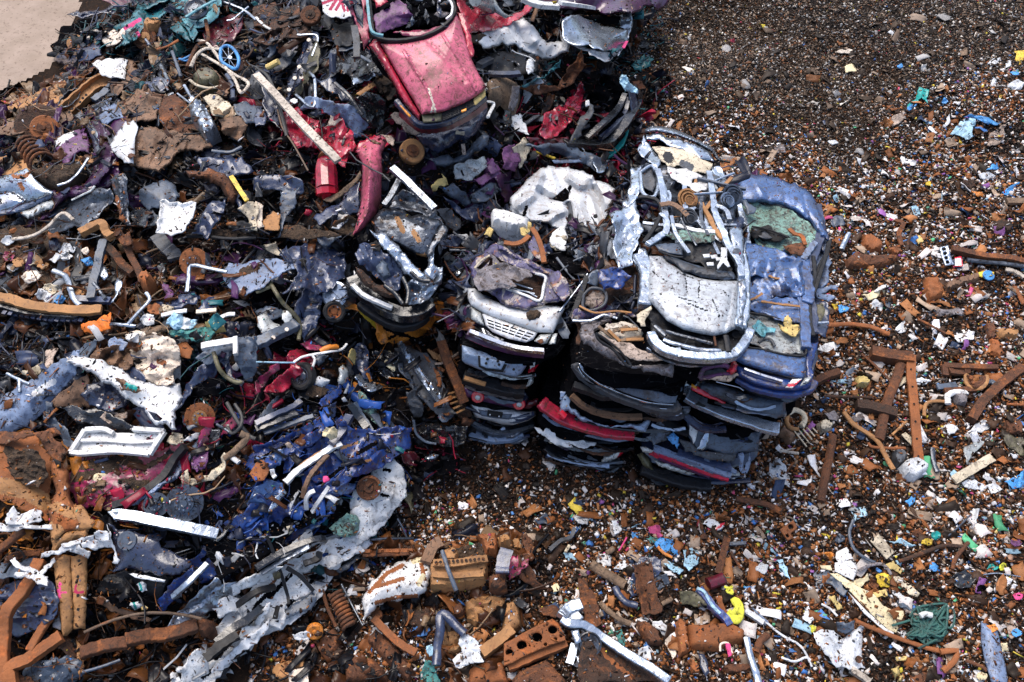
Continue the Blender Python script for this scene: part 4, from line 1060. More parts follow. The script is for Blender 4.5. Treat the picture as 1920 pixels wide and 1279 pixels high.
Sp('wing_crease','1000,200 1060,180 1075,330 1040,460 1035,585 1000,560','steel',c,h=pc,dz=.1,cm_=.04,cs_=.2)
Bp('wing','200,0 260,120 265,280 250,400','silver_paint',.10,.07,'box',p_=c,h=pc,dz=-.05,k=6,bevel=.03,noise=.1)
Sp('engine_bay','240,420 330,400 430,520 560,590 700,625 800,640 980,590 1060,600 1050,740 940,780 700,760 480,720 300,610','black_plastic',c,h=pc,dz=-.12,cm_=.06,cs_=.15)
for q,m,w in(('400,670 560,720 700,750 860,760','steel',.03),('420,600 560,640 680,670 790,700','dark_steel',.025),('900,640 920,770','black_plastic',.04),('330,560 420,640','dark_steel',.03),('800,610 820,720','rust',.015),('610,640 560,720','black_plastic',.012)):
 Bp('crossmember',q,m,w,p_=c,h=pc,dz=.0,k=4)
Bp('bumper','300,625 330,690 420,760 560,800 720,815 860,810 960,790 1050,690 1095,600','silver_paint',.06,.06,'box',p_=c,h=pc,dz=-.06,k=6,bevel=.03)
Bp('bumper_lip','270,735 380,790 500,835 640,855 800,845 930,820','silver_paint',.045,.05,'box',p_=c,h=pc,dz=-.28,k=6,bevel=.015)
Bp('bumper_gap','290,690 380,760 520,815 700,835 870,825','black_plastic',.05,.06,'box',p_=c,h=pc,dz=-.18,k=6)
Bp('bumper_joint','515,740 535,810','steel',.03,.02,'box',p_=c,h=pc,dz=.03,k=3)
Sp('wing_stub','185,470 250,430 300,400 310,420 250,520 260,560 220,560','cream',c,h=pc,dz=.0,cm_=.02)
T(box=BOX_C)
Sp('roof_void','420,1010 550,980 950,990 960,1140 1040,1240 900,1230 640,1130 480,1080','black_plastic',c,h=pc,dz=.02,cm_=.05,cs_=.15)
Sp('dashboard','420,1020 500,1005 640,1010 640,1100 560,1090 450,1060','slate',c,h=pc,dz=.07,cm_=.01)
Bp('dash_edge','450,1070 560,1110 640,1120','black_plastic',.015,p_=c,h=pc,dz=.1)
Sp('dash_trim','440,1060 560,1130 760,1200 1000,1240 1040,1279 820,1270 600,1190','grey_plastic',c,h=pc,dz=.09,cm_=.02,rim=.03)
for(a,b)in((830,1105),(890,1110),(860,1170),(930,1130)):
 Sp('clip',f'{a-30},{b-10} {a+25},{b-14} {a+30},{b+12} {a-20},{b+16}','white_paint',c,h=pc,dz=.13,cm_=.005,res=.02)
Sp('hinge','945,1040 995,1040 995,1140 1020,1190 1000,1195 965,1160 920,1215 915,1190 945,1130','white_paint',c,h=pc,dz=.16,cm_=.004,res=.02)
r_=random.Random(9)
for i in range(26):
 a=r_.uniform(480,980);b=r_.uniform(520,960);d=r_.uniform(60,200);g=r_.choice([1.2,1.4,1.0,.2,-.2,2.2])+r_.uniform(-.3,.3)
 Bp('frame_rail',f'{a-d*cos(g):.0f},{b-d*sin(g):.0f} {a+r_.uniform(-40,40):.0f},{b+r_.uniform(-30,30):.0f} {a+d*cos(g):.0f},{b+d*sin(g):.0f}',r_.choice(['steel','silver_paint','dark_steel','black_plastic','rust_tan','silver_paint','slate']),r_.uniform(.014,.035),r_.uniform(.01,.03),r_.choice(['round','box','box']),p_=c,h=pc,dz=.0+r_.uniform(0,.12),k=5)
Sp('floor','300,380 480,380 900,420 1010,560 1080,700 1050,860 960,1000 560,980 480,900 450,640','dark_steel',c,h=pc,dz=-.05,cm_=.10,cs_=.2)
Sp('rear_bumper','330,100 390,68 480,72 620,110 760,175 880,240 920,300 940,345 900,330 870,280 740,210 600,155 440,118 345,125','silver_paint',c,h=pc,dz=.02,bu=.05,cm_=.006,rim=.05,jag=.02,res=.025)
Sp('rear_panel','350,135 450,125 600,165 740,215 860,285 890,350 830,340 640,250 480,190 350,170','silver_paint',c,h=pc,dz=.0,cm_=.04,cs_=.3)
Sp('parcel_shelf','395,235 520,240 680,275 830,350 880,370 850,450 740,440 620,390 520,390 470,350','cream',c,h=pc,dz=.02,cm_=.02,res=.025,sk=[('black_plastic',9,'520,310 530,330'),('grey_plastic',7,'640,370 700,400')])
Sp('shelf_board','515,395 620,410 800,470 780,500 720,490 700,560 640,540 560,490 520,440','white_scuffed',c,h=pc,dz=.06,cm_=.02)
Sp('seat_back','700,540 780,510 840,520 830,580 760,600 710,590','white_scuffed',c,h=pc,dz=.08,cm_=.03)
Sp('quarter_panel','280,250 330,140 385,240 460,370 440,420 360,350 300,300','silver_paint',c,h=pc,dz=.0,cm_=.05,cs_=.2)
Sp('quarter_panel','870,400 940,390 990,480 1010,560 940,560 880,480','silver_paint',c,h=pc,dz=.03,cm_=.06,cs_=.15)
S('door','crushed silver door folded outwards',None,'60,770 150,740 260,660 290,760 330,900 280,980 240,1180 130,1215 80,1040 110,930 95,870','silver_paint',c,h=pc,dz=-.10,cm_=.07,cs_=.22,res=.025)
Sp('side_panel','230,400 320,380 330,520 280,640 180,740 160,720 210,560','silver_paint',c,h=pc,dz=-.08,cm_=.07,cs_=.2)
Sp('side_window','310,440 380,395 425,520 400,600 330,560','grey_plastic',c,h=pc,dz=.03,cm_=.05,cs_=.2)
Ri('window_frame','300,440 390,390 440,470 440,570 400,640 320,600','silver_paint',c,.03,h=pc,dz=.05)
for q,m,w in(('440,420 480,600 490,720 510,900 450,960 360,1020','silver_paint',.05),('850,440 880,640 900,780 960,920 1010,1040 1090,1170 1110,1279','silver_paint',.05),('780,680 840,780 900,900 960,980','rust_tan',.035),('280,640 360,640 440,670 470,760 400,900 330,1000','black_plastic',.03),('550,860 640,880 760,910 900,920','white_scuffed',.035)):
 Bp('pillar',q,m,w,w*.7,'box',p_=c,h=pc,dz=.08,k=6,bevel=.01,noise=.15)
B('seat_belt','brown strap',None,'460,700 540,690 620,730 680,790','brown_sheet',.04,.01,'box',p_=c,h=pc,dz=.17)
for(a,b,rr,m)in((680,650,.16,'rust_tan'),(1040,620,.17,'dark_steel'),(690,800,.14,'grey_plastic'),(1000,660,.12,'steel')):
 for k in range(3):
  D_('seat_spring',a+k*8,b+k*6,rr*(1-k*.25),m,c,h=pc,dz=.1+k*.02,tilt=(.3,.5),po_=[(1,-.06),(1,.06),(.82,.06),(.82,-.06),(1,-.06)])
Sp('glass','500,940 620,900 740,920 900,930 900,980 700,985 560,975','glass_green',c,h=pc,dz=.1,cm_=.03,cs_=.12,res=.02)
Sp('door_edge','1010,880 1060,870 1120,900 1130,1000 1140,1230 1070,1180 1020,1000','silver_paint',c,h=pc,dz=.08,cm_=.015,rim=.02)
D_('door_bolt',1072,1078,.06,'dark_steel',c,h=pc,dz=.13)
Sp('sill','290,1040 350,1060 360,1279 330,1279 280,1150','silver_paint',c,h=pc,dz=.0,cm_=.05,cs_=.15)
T(2,1)
S('burnt_sheet','orange burnt panel wedged beside the folded silver door','car panel','610,590 660,440 720,410 780,430 760,520 780,640 740,660 650,650','violet_burnt',None,h=2.2,cm_=.06,cs_=.2,sk=[('rust_orange',9,['700,560 760,600','650,640 740,640','690,450 720,500'])])
T(box=BOX_D)
c=car('crushed_car','crushed purple lamp surround with cracked red lamp, under the silver bumper',1350,700,1.6,GC)
T();SLAB('body',plan_px('1290,712 1320,705 1390,700 1470,700 1470,560 1400,500 1320,520 1290,600',1.9),1.35,2.05,'black_and_shade',c,35)
T(box=BOX_D)
f=TL(FC_,705,1.0)
Ri('lamp_surround','690,980 720,910 800,880 870,875 920,890 930,940 860,950 760,970','purple_mid',c,.03,h=f,dz=.0)
Sp('lamp_housing','700,970 740,910 860,890 910,930 850,945 760,965','grey_plastic',c,h=f,dz=-.04,cm_=.03)
Sp('tail_lamp','905,920 940,870 945,830 975,830 995,870 985,920 940,950','lamp_red',c,h=f,dz=.05,bu=.05,cm_=.03,cs_=.1)
Sp('bumper_strip','720,985 860,960 990,935 1000,955 940,1000 830,1000','cloth_beige',c,h=f,dz=.05,cm_=.03,cs_=.1)
t=thing('bare_rim','bare steel wheel rim jammed below the silver bumper','wheel rim',P(1285,705,1.75))
D_('rim',562,950,.27,'silver_paint',t,h=1.9,axis=(.15,-.95,.5),po_=[(.78,-.35),(1,-.3),(1,-.22),(.85,-.15),(.85,.15),(1,.24),(1,.32),(.78,.36),(.6,.2),(0,.15)],n=36)
T(box=BOX_C)
c=car('crushed_car','bright blue saloon with dented roof and white sticker, right end of the stacks',1470,730,1.9)
pd=PL((1390,660,2.35),(1540,680,2.35),(1460,360,2.25))
T();SLAB('body',plan_px('1385,680 1420,728 1490,736 1522,705 1534,620 1538,500 1522,420 1480,355 1400,330 1380,400 1392,560',2.05),1.75,2.02,'navy',c,43,bow=.04)
T(box=BOX_C)
Sp('bonnet','1080,500 1110,470 1240,465 1400,480 1540,520 1640,590 1700,660 1745,760 1780,860 1810,985 1740,960 1700,910 1640,830 1560,770 1420,700 1260,680 1130,680 1070,690','blue_light',c,h=pd,dz=.05,bu=.06,cm_=.022,cs_=.5,rim=.05,rimw=.07,res=.025,fo=[('1600,610 1660,900',-.02,.04),('1220,500 1300,660',.02,.05)])
Sp('windscreen','1100,690 1260,690 1420,715 1560,790 1660,850 1710,920 1690,1030 1620,1100 1560,1110 1400,1060 1220,1020 1170,900','glass_green',c,h=pd,dz=.02,cm_=.05,cs_=.2,res=.02)
Sp('broken_hole','1180,880 1280,870 1420,920 1500,960 1400,1000 1280,985 1190,950','bore_black',c,h=pd,dz=.07,cm_=.05,cs_=.1)
Sp('steering_wheel_cover','1200,890 1340,890 1400,960 1320,970 1250,950','grey_plastic',c,h=pd,dz=.1,cm_=.03,cs_=.1)
Bp('wiper','1190,870 1330,900 1480,960','black_plastic',.012,p_=c,h=pd,dz=.13)
Bp('rusted_strip','1490,890 1530,930 1590,950 1620,1020','rust_orange',.03,.012,'box',p_=c,h=pd,dz=.12)
Sp('screen_rag','1440,1020 1520,1010 1610,1010 1640,1050 1600,1100 1500,1090','rust',c,h=pd,dz=.09,cm_=.04,cs_=.1)
S('mirror','grey broken mirror shell',None,'1115,665 1150,660 1230,725 1220,760 1160,780 1150,730','slate',c,h=pd,dz=.16,cm_=.02)
S('roof','blue roof pressed into deep folds',None,'1150,1000 1240,1020 1420,1065 1560,1110 1640,1130 1660,1279 1160,1279','blue_light',c,h=pd,dz=.06,cm_=.10,cs_=.30,res=.022)
T(box=BOX_D)
S('roof','blue roof pressed into deep folds',None,'1085,90 1150,-40 1500,-60 1530,100 1530,240 1510,320 1300,325 1090,350 1060,330','blue_light',c,h=pd,dz=.05,cm_=.11,cs_=.26,res=.022)
Sp('roof_rear','1060,390 1090,350 1300,325 1490,330 1530,420 1520,530 1400,520 1240,470 1060,420','blue_light',c,h=pd,dz=.05,cm_=.035,cs_=.3,res=.025)
for q in('1085,350 1130,340 1190,300','1240,160 1300,180 1390,185','1180,365 1320,385 1490,405'):
 Bp('leaf_litter',q,'rust_tan',.016,.01,'box',p_=c,h=pd,dz=.10,k=5,noise=.4)
Sp('rear_window','1060,460 1120,450 1300,500 1480,550 1520,690 1520,780 1360,790 1190,740 1060,700','glass_milky',c,h=pd,dz=-.02,cm_=.04,cs_=.35,res=.025)
Ri('window_seal','1055,450 1240,480 1400,530 1500,545 1530,690 1530,790 1380,790 1180,745 1065,705','black_plastic',c,.018,h=pd,dz=.02)
Sp('glass_crumbs','1110,560 1160,510 1230,570 1300,580 1290,610 1230,610 1200,650 1140,600','teal_light',c,h=pd,dz=.05,cm_=.03,cs_=.06,res=.015,jag=.5)
Bp('parcel_shelf_edge','1160,690 1200,660 1260,670 1290,720','grey_plastic',.02,p_=c,h=pd,dz=.02)
Sp('boot_lid','1045,720 1190,745 1380,795 1540,810 1545,900 1520,985 1380,960 1200,920 1040,870 965,830','blue_light',c,h=pd,dz=.03,bu=.04,cm_=.008,rim=.03,jag=.02,res=.025)
f=TL(FD,725,.7,1460)
Sp('rear_panel','970,850 1040,880 1200,925 1380,965 1520,990 1590,975 1580,1040 1540,1065 1440,1080 1300,1075 1120,1030 985,960','blue',c,h=pd,dz=-.07,bu=.04,cm_=.008,rim=.05,jag=.02,res=.025)
Bp('chrome_strip','1045,905 1200,960 1350,1005','chrome',.016,.02,'box',p_=c,h=pd,dz=.02,k=4)
S('sticker','white and red sticker',None,'1375,1050 1430,985 1510,980 1470,1020 1430,1055','white_paint',c,h=pd,dz=.01,cm_=.0,jag=0,res=.02,sk=[('lamp_red',3.2,'1400,1035 1460,1028 1495,1005')])
Sp('tail_lamp','1490,1040 1530,975 1585,965 1570,1005 1530,1030','lamp_clear',c,h=pd,dz=.02,bu=.04,cm_=.01,jag=0)
Bp('bumper','990,970 1120,1040 1300,1085 1450,1090 1560,1060 1600,1000','blue',.07,.05,'box',p_=c,h=pd,dz=-.2,k=6,bevel=.02)
Sp('side_wing','1530,700 1640,690 1620,760 1600,940 1585,990 1545,960 1545,810','blue',c,h=pd,dz=-.03,cm_=.04,cs_=.2)
for q,m,w,dz in(('1500,330 1520,430 1530,560 1540,740','blue_light',.07,.08),('1520,60 1545,200 1560,310 1540,380','blue_light',.08,.1),('1600,0 1610,160 1580,310 1570,500 1600,640','black_plastic',.03,.1),('1700,0 1640,180 1600,300','black_plastic',.03,.12),('1560,330 1600,480 1590,620','navy_pale',.06,.04)):
 Bp('pillar',q,m,w,w*.6,'box',p_=c,h=pd,dz=dz-.05,k=6,bevel=.012,noise=.15)
S('door','blue crushed door flank',None,'1600,60 1720,0 1725,200 1690,235 1600,290','blue_dusty',c,h=pd,dz=-.1,cm_=.05,cs_=.2)
S('door','blue crushed door flank',None,'1570,360 1690,360 1725,470 1720,560 1700,650 1620,620','navy_pale',c,h=pd,dz=-.12,cm_=.06,cs_=.2)
Sp('side_glass','1600,390 1680,385 1690,450 1660,525 1605,520','olive',c,h=pd,dz=-.06,cm_=.02)
Sp('door_skin','1610,260 1740,230 1800,240 1790,270 1660,300 1740,310 1780,330 1720,370 1620,320','blue_dusty',c,h=pd,dz=-.12,cm_=.04,cs_=.2)
Bp('sill','1600,530 1660,535 1720,530','steel',.02,p_=c,h=pd,dz=-.02)
T(box=BOX_C)
for q,m,w,dz in(('1710,700 1740,900 1700,1060 1640,1200 1620,1279','navy_pale',.07,.0),('1810,980 1790,1090 1740,1180 1720,1279','black_plastic',.035,.0),('1075,700 1120,820 1150,960 1150,1100','silver_paint',.06,.02),('1600,1140 1640,1080 1700,1000','blue_dusty',.05,.08)):
 Bp('pillar',q,m,w,w*.6,'box',p_=c,h=pd,dz=dz,k=6,bevel=.012,noise=.15)
Sp('side_wing','1700,680 1745,770 1800,930 1815,1000 1780,1080 1720,1000 1705,880','navy_pale',c,h=pd,dz=-.05,cm_=.03)
S('door','blue crushed door flank',None,'1700,1040 1790,1000 1810,1100 1800,1279 1650,1279','blue_dusty',c,h=pd,dz=-.1,cm_=.06,cs_=.2)
T(box=BOX_D)
S('banana_peel','orange yellow peel like scrap of plastic lying on the blue rear window','scrap','1365,530 1370,490 1400,470 1425,500 1430,550 1480,550 1490,590 1460,640 1400,620 1330,570 1320,545 1370,570','foam_yellow',None,h=pd,dz=.09,cm_=.03,cs_=.1,res=.018,thick=.02)
c=la_('crushed_car','dark blue grey boot lid over a long silver bumper, under the bright blue saloon',None,1.25,1.72,740,'black_and_shade',GC,1300,1475,seed=45,fr=FD)
f=TL(FD,765,1.0,1400)
Sp('boot_lid','700,1010 760,1000 900,1040 1100,1100 1300,1140 1375,1150 1380,1279 1300,1300 1000,1210 800,1130 680,1060','slate',c,h=f,dz=.05,bu=.05,cm_=.012,rim=.04,res=.03)
S('tail_lamp','long red lamp strip',None,'620,1050 670,1040 780,1110 900,1170 890,1185 760,1135 630,1075','lamp_red',c,h=f,dz=.03,cm_=.008)
S('lamp','orange indicator',None,'622,1045 630,1020 670,1045 665,1065','lamp_orange',c,h=f,dz=.04,cm_=.005)
Bp('trim','820,1005 900,1025 1000,1050 1040,1075','chrome',.012,p_=c,h=f,dz=.12)
Bp('rear_light_bar','1030,1020 1150,1075 1290,1115 1340,1115','black_plastic',.05,.04,'box',p_=c,h=f,dz=.12)
Bp('bumper','575,1110 700,1175 900,1260 1100,1330 1320,1390','silver_paint',.09,.05,'box',p_=c,h=TL(FD,778,1.0,1400),dz=.0,k=4,bevel=.012)
Sp('plate_light','650,1185 680,1170 745,1200 720,1212','bore_black',c,h=TL(FD,778,1.0,1400),dz=.1,cm_=0)
Bp('bumper_strip','590,1140 750,1215 950,1295 1150,1365 1320,1410','crimson_dark',.03,.03,'box',p_=c,h=TL(FD,790,1.0,1400),dz=.02)
T(2,2)
c=la_('crushed_car','dark slate door panels folded under the long silver bumper',None,.62,1.25,800,'black_and_shade',GC,1290,1430,seed=46,fr=FD)
f=TL(FD,820,.9,1380)
Sp('door','1320,590 1420,640 1500,640 1870,670 1850,830 1700,830 1390,820 1340,760','slate',c,h=f,dz=.02,cm_=.03,rim=.04,res=.03)
Sp('door_skin','1000,720 1110,560 1200,650 1160,740 1060,780','dark_steel',c,h=f,dz=.08,cm_=.04)
Sp('torn_skin','1380,810 1440,700 1490,640 1480,720 1430,820','silver_paint',c,h=f,dz=.08,cm_=.03)
Sp('lower_door','1250,730 1340,760 1400,825 1680,835 1660,900 1480,890 1300,830','grey_plastic',c,h=f,dz=-.02,cm_=.03)
Sp('hinge_post','1325,600 1395,640 1380,720 1360,770 1330,700','white_scuffed',c,h=f,dz=.07,cm_=.03,cs_=.15)
Bp('sill','1110,560 1200,640 1320,690','black_plastic',.05,.03,'box',p_=c,h=f,dz=.05)
Bp('sill','1240,480 1340,600 1440,660 1600,660','navy',.04,.03,'box',p_=c,h=TL(FD,790,.9,1380),dz=.0)
S('blue_wrapping','crumpled bright blue plastic sheet caught between two flattened cars','plastic sheet','1160,715 1210,680 1250,720 1255,770 1240,810 1200,770','bag_blue',None,h=f,dz=.12,cm_=.04,cs_=.1,res=.02)
c=la_('crushed_car','flattened car with red and blue stripes of folded skin, low in the right stack',None,.28,.62,860,'navy',GC,1215,1410,seed=47,fr=FC_)
f=TL(FC_,860,.9,1300)
for q,m,w in(('1030,830 1180,880 1330,940 1500,1000 1620,1030','red',.04),('1060,800 1200,850 1380,905 1540,975 1640,1010','blue_dusty',.045),('1080,840 1240,890 1400,950 1560,1010','chrome',.02),('1240,830 1400,880 1560,930 1640,950','navy_pale',.05),('1100,870 1300,945 1480,1010','purple',.03),('1440,880 1560,930 1680,980','blue_dusty',.03)):
 Bp('folded_skin',q,m,w,w*.6,'box',p_=c,h=f,dz=.05,k=5,noise=.2)
Sp('quarter_panel','1690,840 1730,830 1740,960 1780,830 1790,880 1760,990 1720,990 1700,920','blue_dusty',c,h=f,dz=.1,cm_=.03,cs_=.12)
Sp('headlight','960,790 1000,790 1060,820 1040,840 980,830','lamp_clear',c,h=f,dz=.08,bu=.03,cm_=.01)
c=la_('crushed_car','black bumper and long silver headlight at the foot of the right stack',None,.02,.28,890,'black_and_shade',GC,1205,1340,seed=48,fr=FC_)
f=TL(FC_,890,.9,1300)
Sp('headlight','1060,890 1180,910 1300,960 1375,995 1320,1000 1200,970 1100,935','lamp_clear',c,h=f,dz=.2,bu=.04,cm_=.01)
S('wing','olive wing tip',None,'935,850 980,830 1030,880 1060,960 1050,975 980,930','olive',c,h=f,dz=.08,bu=.04,cm_=.015)
Bp('bumper','970,950 1100,1000 1250,1050 1400,1075 1490,1080','black_plastic',.09,.06,'box',p_=c,h=TL(FC_,900,.9,1300),dz=.12,k=5,bevel=.02)
def car0(name,label,u,v,gr_=None,cat='car',li=0.0):
 (q,)=fpx([(u,v)])
 return thing(name,label,cat,P(q[0],q[1],float(HS(*q))+li),gr_)
T(0,0)
c=car0('crushed_car','teal green car with a pink letter T sprayed on its side, upper left',1100,250)
Sp('body','440,330 620,160 900,60 1300,0 1650,-40 1600,120 1400,300 1000,340 780,420 560,440','black_and_shade',c,li=.12,cm_=.12,cs_=.4)
Sp('side_panel','860,195 930,170 1050,70 1200,-30 1290,0 1280,60 1200,130 1150,165 1100,190 1050,260 960,320 885,345 930,270','teal',c,li=.42,cm_=.03,rim=.06,res=.025,sk=[('spray_pink',3.4,['935,215 990,180 1048,148','990,180 1015,225 1045,268'])])
S('primer_patch','pale primer patch on the wing',None,'770,245 870,195 915,195 937,240 925,290 870,330 800,350 765,310','primer',c,li=.48,cm_=.015,bu=.03)
Sp('wheel_arch','1225,200 1290,150 1340,170 1400,240 1420,300 1385,290 1300,230','teal',c,li=.38,cm_=.03,bu=.05)
Sp('door','1275,40 1330,100 1420,170 1470,230 1440,300 1390,200 1300,110','teal',c,li=.40,cm_=.03)
Sp('wing','1280,-40 1660,-40 1620,100 1540,170 1450,210 1380,150 1330,90','teal_light',c,li=.36,cm_=.09,cs_=.25)
D_('strut_mount',1470,70,.22,'dark_steel',c,li=.5,po_=[(1,-.1),(1,.1),(.8,.2),(.6,.1),(.3,.1),(.28,.4),(0,.4)])
Bp('strut_bar','1390,130 1500,60 1620,0','teal_light',.03,p_=c,li=.62)
Sp('bumper','380,400 430,370 600,355 700,320 765,300 775,420 680,465 560,480 480,495 410,450','navy_pale',c,li=.3,bu=.1,cm_=.02,rim=.08,res=.03)
Sp('bumper_lip','490,495 580,490 730,475 720,520 640,560 560,560 500,530','navy_pale',c,li=.12,bu=.05,cm_=.02)
Sp('front_void','410,355 530,255 600,290 560,350 430,370','bore_black',c,li=.2,cm_=.03)
Sp('headlight','690,240 760,230 780,290 720,300','navy_pale',c,li=.45,cm_=.01)
Bp('loose_pipe','660,290 680,240 720,230 740,240','wood_pale',.03,p_=c,li=.42)
Sp('bonnet_skin','530,105 600,75 800,60 860,20 1060,-30 1040,60 850,90 700,105 640,130','navy',c,li=.4,cm_=.06)
Sp('bonnet_skin','780,0 900,-60 1060,-20 980,60 860,40','crimson_dark',c,li=.45,cm_=.06)
Ds('brake_disc','rusty brake disc under the front of the teal green car','brake disc',565,320,.28,li=.32,mt_=('rust_tan','rust'))
Ds('brake_drum','rusty brown drum beside the sprayed letter T','brake drum',1090,290,.34,li=.3,mt_=('rust','rust_tan'))
Lu('foam_block','torn orange foam block on the teal green wing','foam','1075,210 1100,160 1200,155 1220,185 1190,215 1110,230','rust_tan',li=.42,height=.12)
S('bent_skin','steel blue bent skin above the teal wing','car panel','1000,30 1060,-30 1280,-60 1240,0 1100,60','teal',li=.5,cm_=.05)
c=thing('spoked_wheel','small spoked wheel with bright blue rim among bent tubes','wheel',p3('1720,470',None,.2)[0])
tp=p3('1650,430 1660,360 1710,345 1760,380 1790,450 1770,515 1720,500 1670,470 1650,430',None,.35)
V,Fc=sw(tp,.03,None,'round',5);mk('rim',V,Fc,'bag_blue',c)
for q in('1650,430 1790,450','1660,360 1770,515','1710,345 1720,500','1760,380 1670,470'):
 Bp('spoke',q,'steel',.006,p_=c,li=.36,k=1)
D_('hub',1722,432,.04,'steel',c,li=.38)
B('toy_frame','bright blue bent tube frame beside the small blue spoked wheel','tube','1340,440 1400,455 1440,410 1360,450 1420,420','bag_blue',.022,li=.3)
for q,m,w,lab in(('1480,300 1560,330 1700,520 1760,600 1800,690 1830,680 1860,620 1760,560 1640,480 1500,400','wood_pale',.028,'long cream bent tube frame looping over the heap below the blue wheel'),('1430,500 1470,420 1540,365 1660,370','wood_pale',.035,'cream curved tube with a hooked end left of the blue wheel'),('1090,295 1150,380 1260,600','steel',.032,'straight grey steel tube standing out left of the bent cream tubes'),('1290,385 1330,500 1355,575','slate',.03,'short grey tube right of the straight steel tube'),('1170,530 1220,600 1260,680','dark_steel',.022,'thin dark rod crossing a black hose loop'),('1130,540 1150,640 1200,690 1240,690','rubber_hose',.022,'black hose loop above the brown crumpled sheet'),('1540,150 1560,300 1480,340 1400,500','rust',.035,'rust brown angle bar leaning behind the cream tubes'),('1180,950 1200,820 1260,720 1300,700','dark_steel',.035,'bent dark pipe over the brown crumpled sheets'),('1700,560 1740,640 1745,740','navy_pale',.04,'upright blue grey tube below the blue wheel'),('1660,10 1800,60 1860,100 1920,150','steel',.03,'pale bent strip at the top edge above the blue wheel'),('1700,155 1750,140 1860,50','steel',.02,'thin steel rod crossing the pale bent strip'),('1380,640 1440,740','steel',.028,'short pale rod above the crushed metal canister'),('1330,700 1420,770','steel',.018,'thin rod stub left of the crushed metal canister'),('1590,1130 1720,1140 1810,1100','slate',.03,'bent grey tube in the dark hollow below the canister'),('1140,380 1250,350 1340,300','rust_orange',.03,'orange rusty pipe under the teal wheel arch'),('1800,450 1860,420 1900,360','rust_dark',.02,'dark rusted pipe right of the blue wheel')):
 B('bent_tube',lab,'tube',q,m,w,li=.34)
S('crumpled_sheet','brown crumpled sheet with a tall folded tongue','sheet metal','850,640 940,610 965,470 1000,480 1065,600 1080,640 1150,690 1200,745 1160,870 1060,880 960,912 890,840 860,720','brown_sheet',li=.42,cm_=.09,cs_=.3,res=.022,rim=.05)
S('crumpled_sheet','brown crumpled sheet like a folded paper bag','sheet metal','1000,1225 1010,1060 1080,960 1200,985 1400,1000 1500,1050 1560,1100 1440,1130 1320,1150 1280,1210 1200,1275 1080,1250','brown_sheet',li=.40,cm_=.09,cs_=.3,res=.022,rim=.06)
S('crumpled_sheet','dark brown sheet standing between two lighter brown sheets','sheet metal','1240,740 1320,720 1400,820 1480,950 1500,1040 1400,1000 1260,960 1210,900','rust',li=.34,cm_=.08,cs_=.25,res=.024)
S('torn_sheet','white and grey torn sheet at the tip of the brown tongue','sheet metal','705,480 740,455 850,452 945,455 930,500 925,590 850,570 770,560 750,520','white_scuffed',li=.42,cm_=.08,cs_=.2)
B('channel_beam','long rust tan channel beam with bolt holes','beam','490,835 600,740 740,625 900,585','rust_tan',.14,.07,'chan',li=.3,k=6,up=(0,-.5,1))
for a,b in((540,815),(600,765),(620,735),(645,712),(520,840)):
 D_('hole',a,b,.025,'bore_black',bpy.data.objects['channel_beam'],li=.42,n=10)
B('side_rail','blue grey sill rail beside the rust tan channel beam','beam','700,760 800,690 880,600','slate',.08,.05,'box',li=.26,bevel=.01)
S('rusty_sheet','rust and olive floor panel above the brake drum','car panel','70,800 180,740 300,680 470,610 560,570 600,640 480,720 400,775 300,830 200,865 100,860','rust_tan',li=.25,cm_=.07,cs_=.3,fo=[('130,820 330,720 520,640',.1,.12)])
S('rusty_sheet','oval dark pressed panel behind the channel beam','car panel','440,770 480,710 560,665 605,680 580,740 500,800 450,810','dark_steel',li=.32,cm_=.02,bu=-.08,rim=-.05)
S('rusty_sheet','orange edged rusty strip at the border of the concrete','car panel','0,740 60,700 160,690 220,720 150,760 60,770','rust_orange',li=.2,cm_=.06,cs_=.15)
S('rusty_sheet','dark brown rusty lip along the concrete','car panel','200,720 300,650 380,610 460,600 440,560 520,530 580,570 480,620 330,690 240,730','rust',li=.2,cm_=.06,cs_=.2)
S('rusty_sheet','pinkish brown rail left of the brake drum','car panel','-40,960 60,930 180,920 210,960 120,1000 -40,1010','brown_sheet',li=.25,cm_=.04)
S('rusty_sheet','brown bracket between drum and channel beam','car panel','330,860 420,780 500,830 540,880 460,920 420,930 380,880','brown_sheet',li=.3,cm_=.06,cs_=.15)
S('primer_plate','small grey triangular plate over the brake drum','plate','360,900 410,850 440,910 400,925','slate',li=.38,cm_=.01)
t=Ds('brake_drum','rusted brake drum with a dark back plate, left edge of the heap','brake drum',335,965,.36,li=.35,tilt=(.25,.6),mt_=('rust_orange','rust'))
D_('back_plate',300,960,.42,'rust_dark',t,li=.2,tilt=(.25,.6),po_=[(1,-.12),(1,.1),(.85,.2),(0,.2)])
COIL('coil_spring','rusty coil spring below the brake drum','spring',200,1090,330,1240,.2,'rust',turns=6,wire=.028,li=.25)
B('suspension_arm','rust tan suspension arm at the left edge under the coil spring','car part','-40,1210 60,1190 130,1150 180,1120','rust_tan',.07,.05,li=.25)
S('floor_pan','rust tan floor pan with small holes at the left edge','car panel','0,1230 120,1200 220,1190 260,1270 120,1330 0,1300','rust_tan',li=.2,cm_=.04)
S('wood_shavings','orange brown heap of splinters inside the purple wreck','debris','500,1260 560,1180 640,1190 700,1150 690,1220 620,1290 540,1310','rust_tan',li=.3,cm_=.08,cs_=.08,res=.018)
c=car0('crushed_car','deep purple wreck with a silver wing and headlight, left edge of the photo',500,1200)
Sp('wing','415,1055 500,1000 600,968 650,1000 680,1080 665,1150 600,1130 560,1160 500,1240 470,1230 440,1150','purple_mid',c,li=.38,bu=.06,cm_=.02,sk=[('white_scuffed',9,'425,1060 520,1000')])
Sp('bumper','550,870 600,900 650,960 690,1050 700,1130 680,1190 730,1170 755,1120 740,1050 680,940 600,850','navy',c,li=.42,bu=.04,cm_=.01)
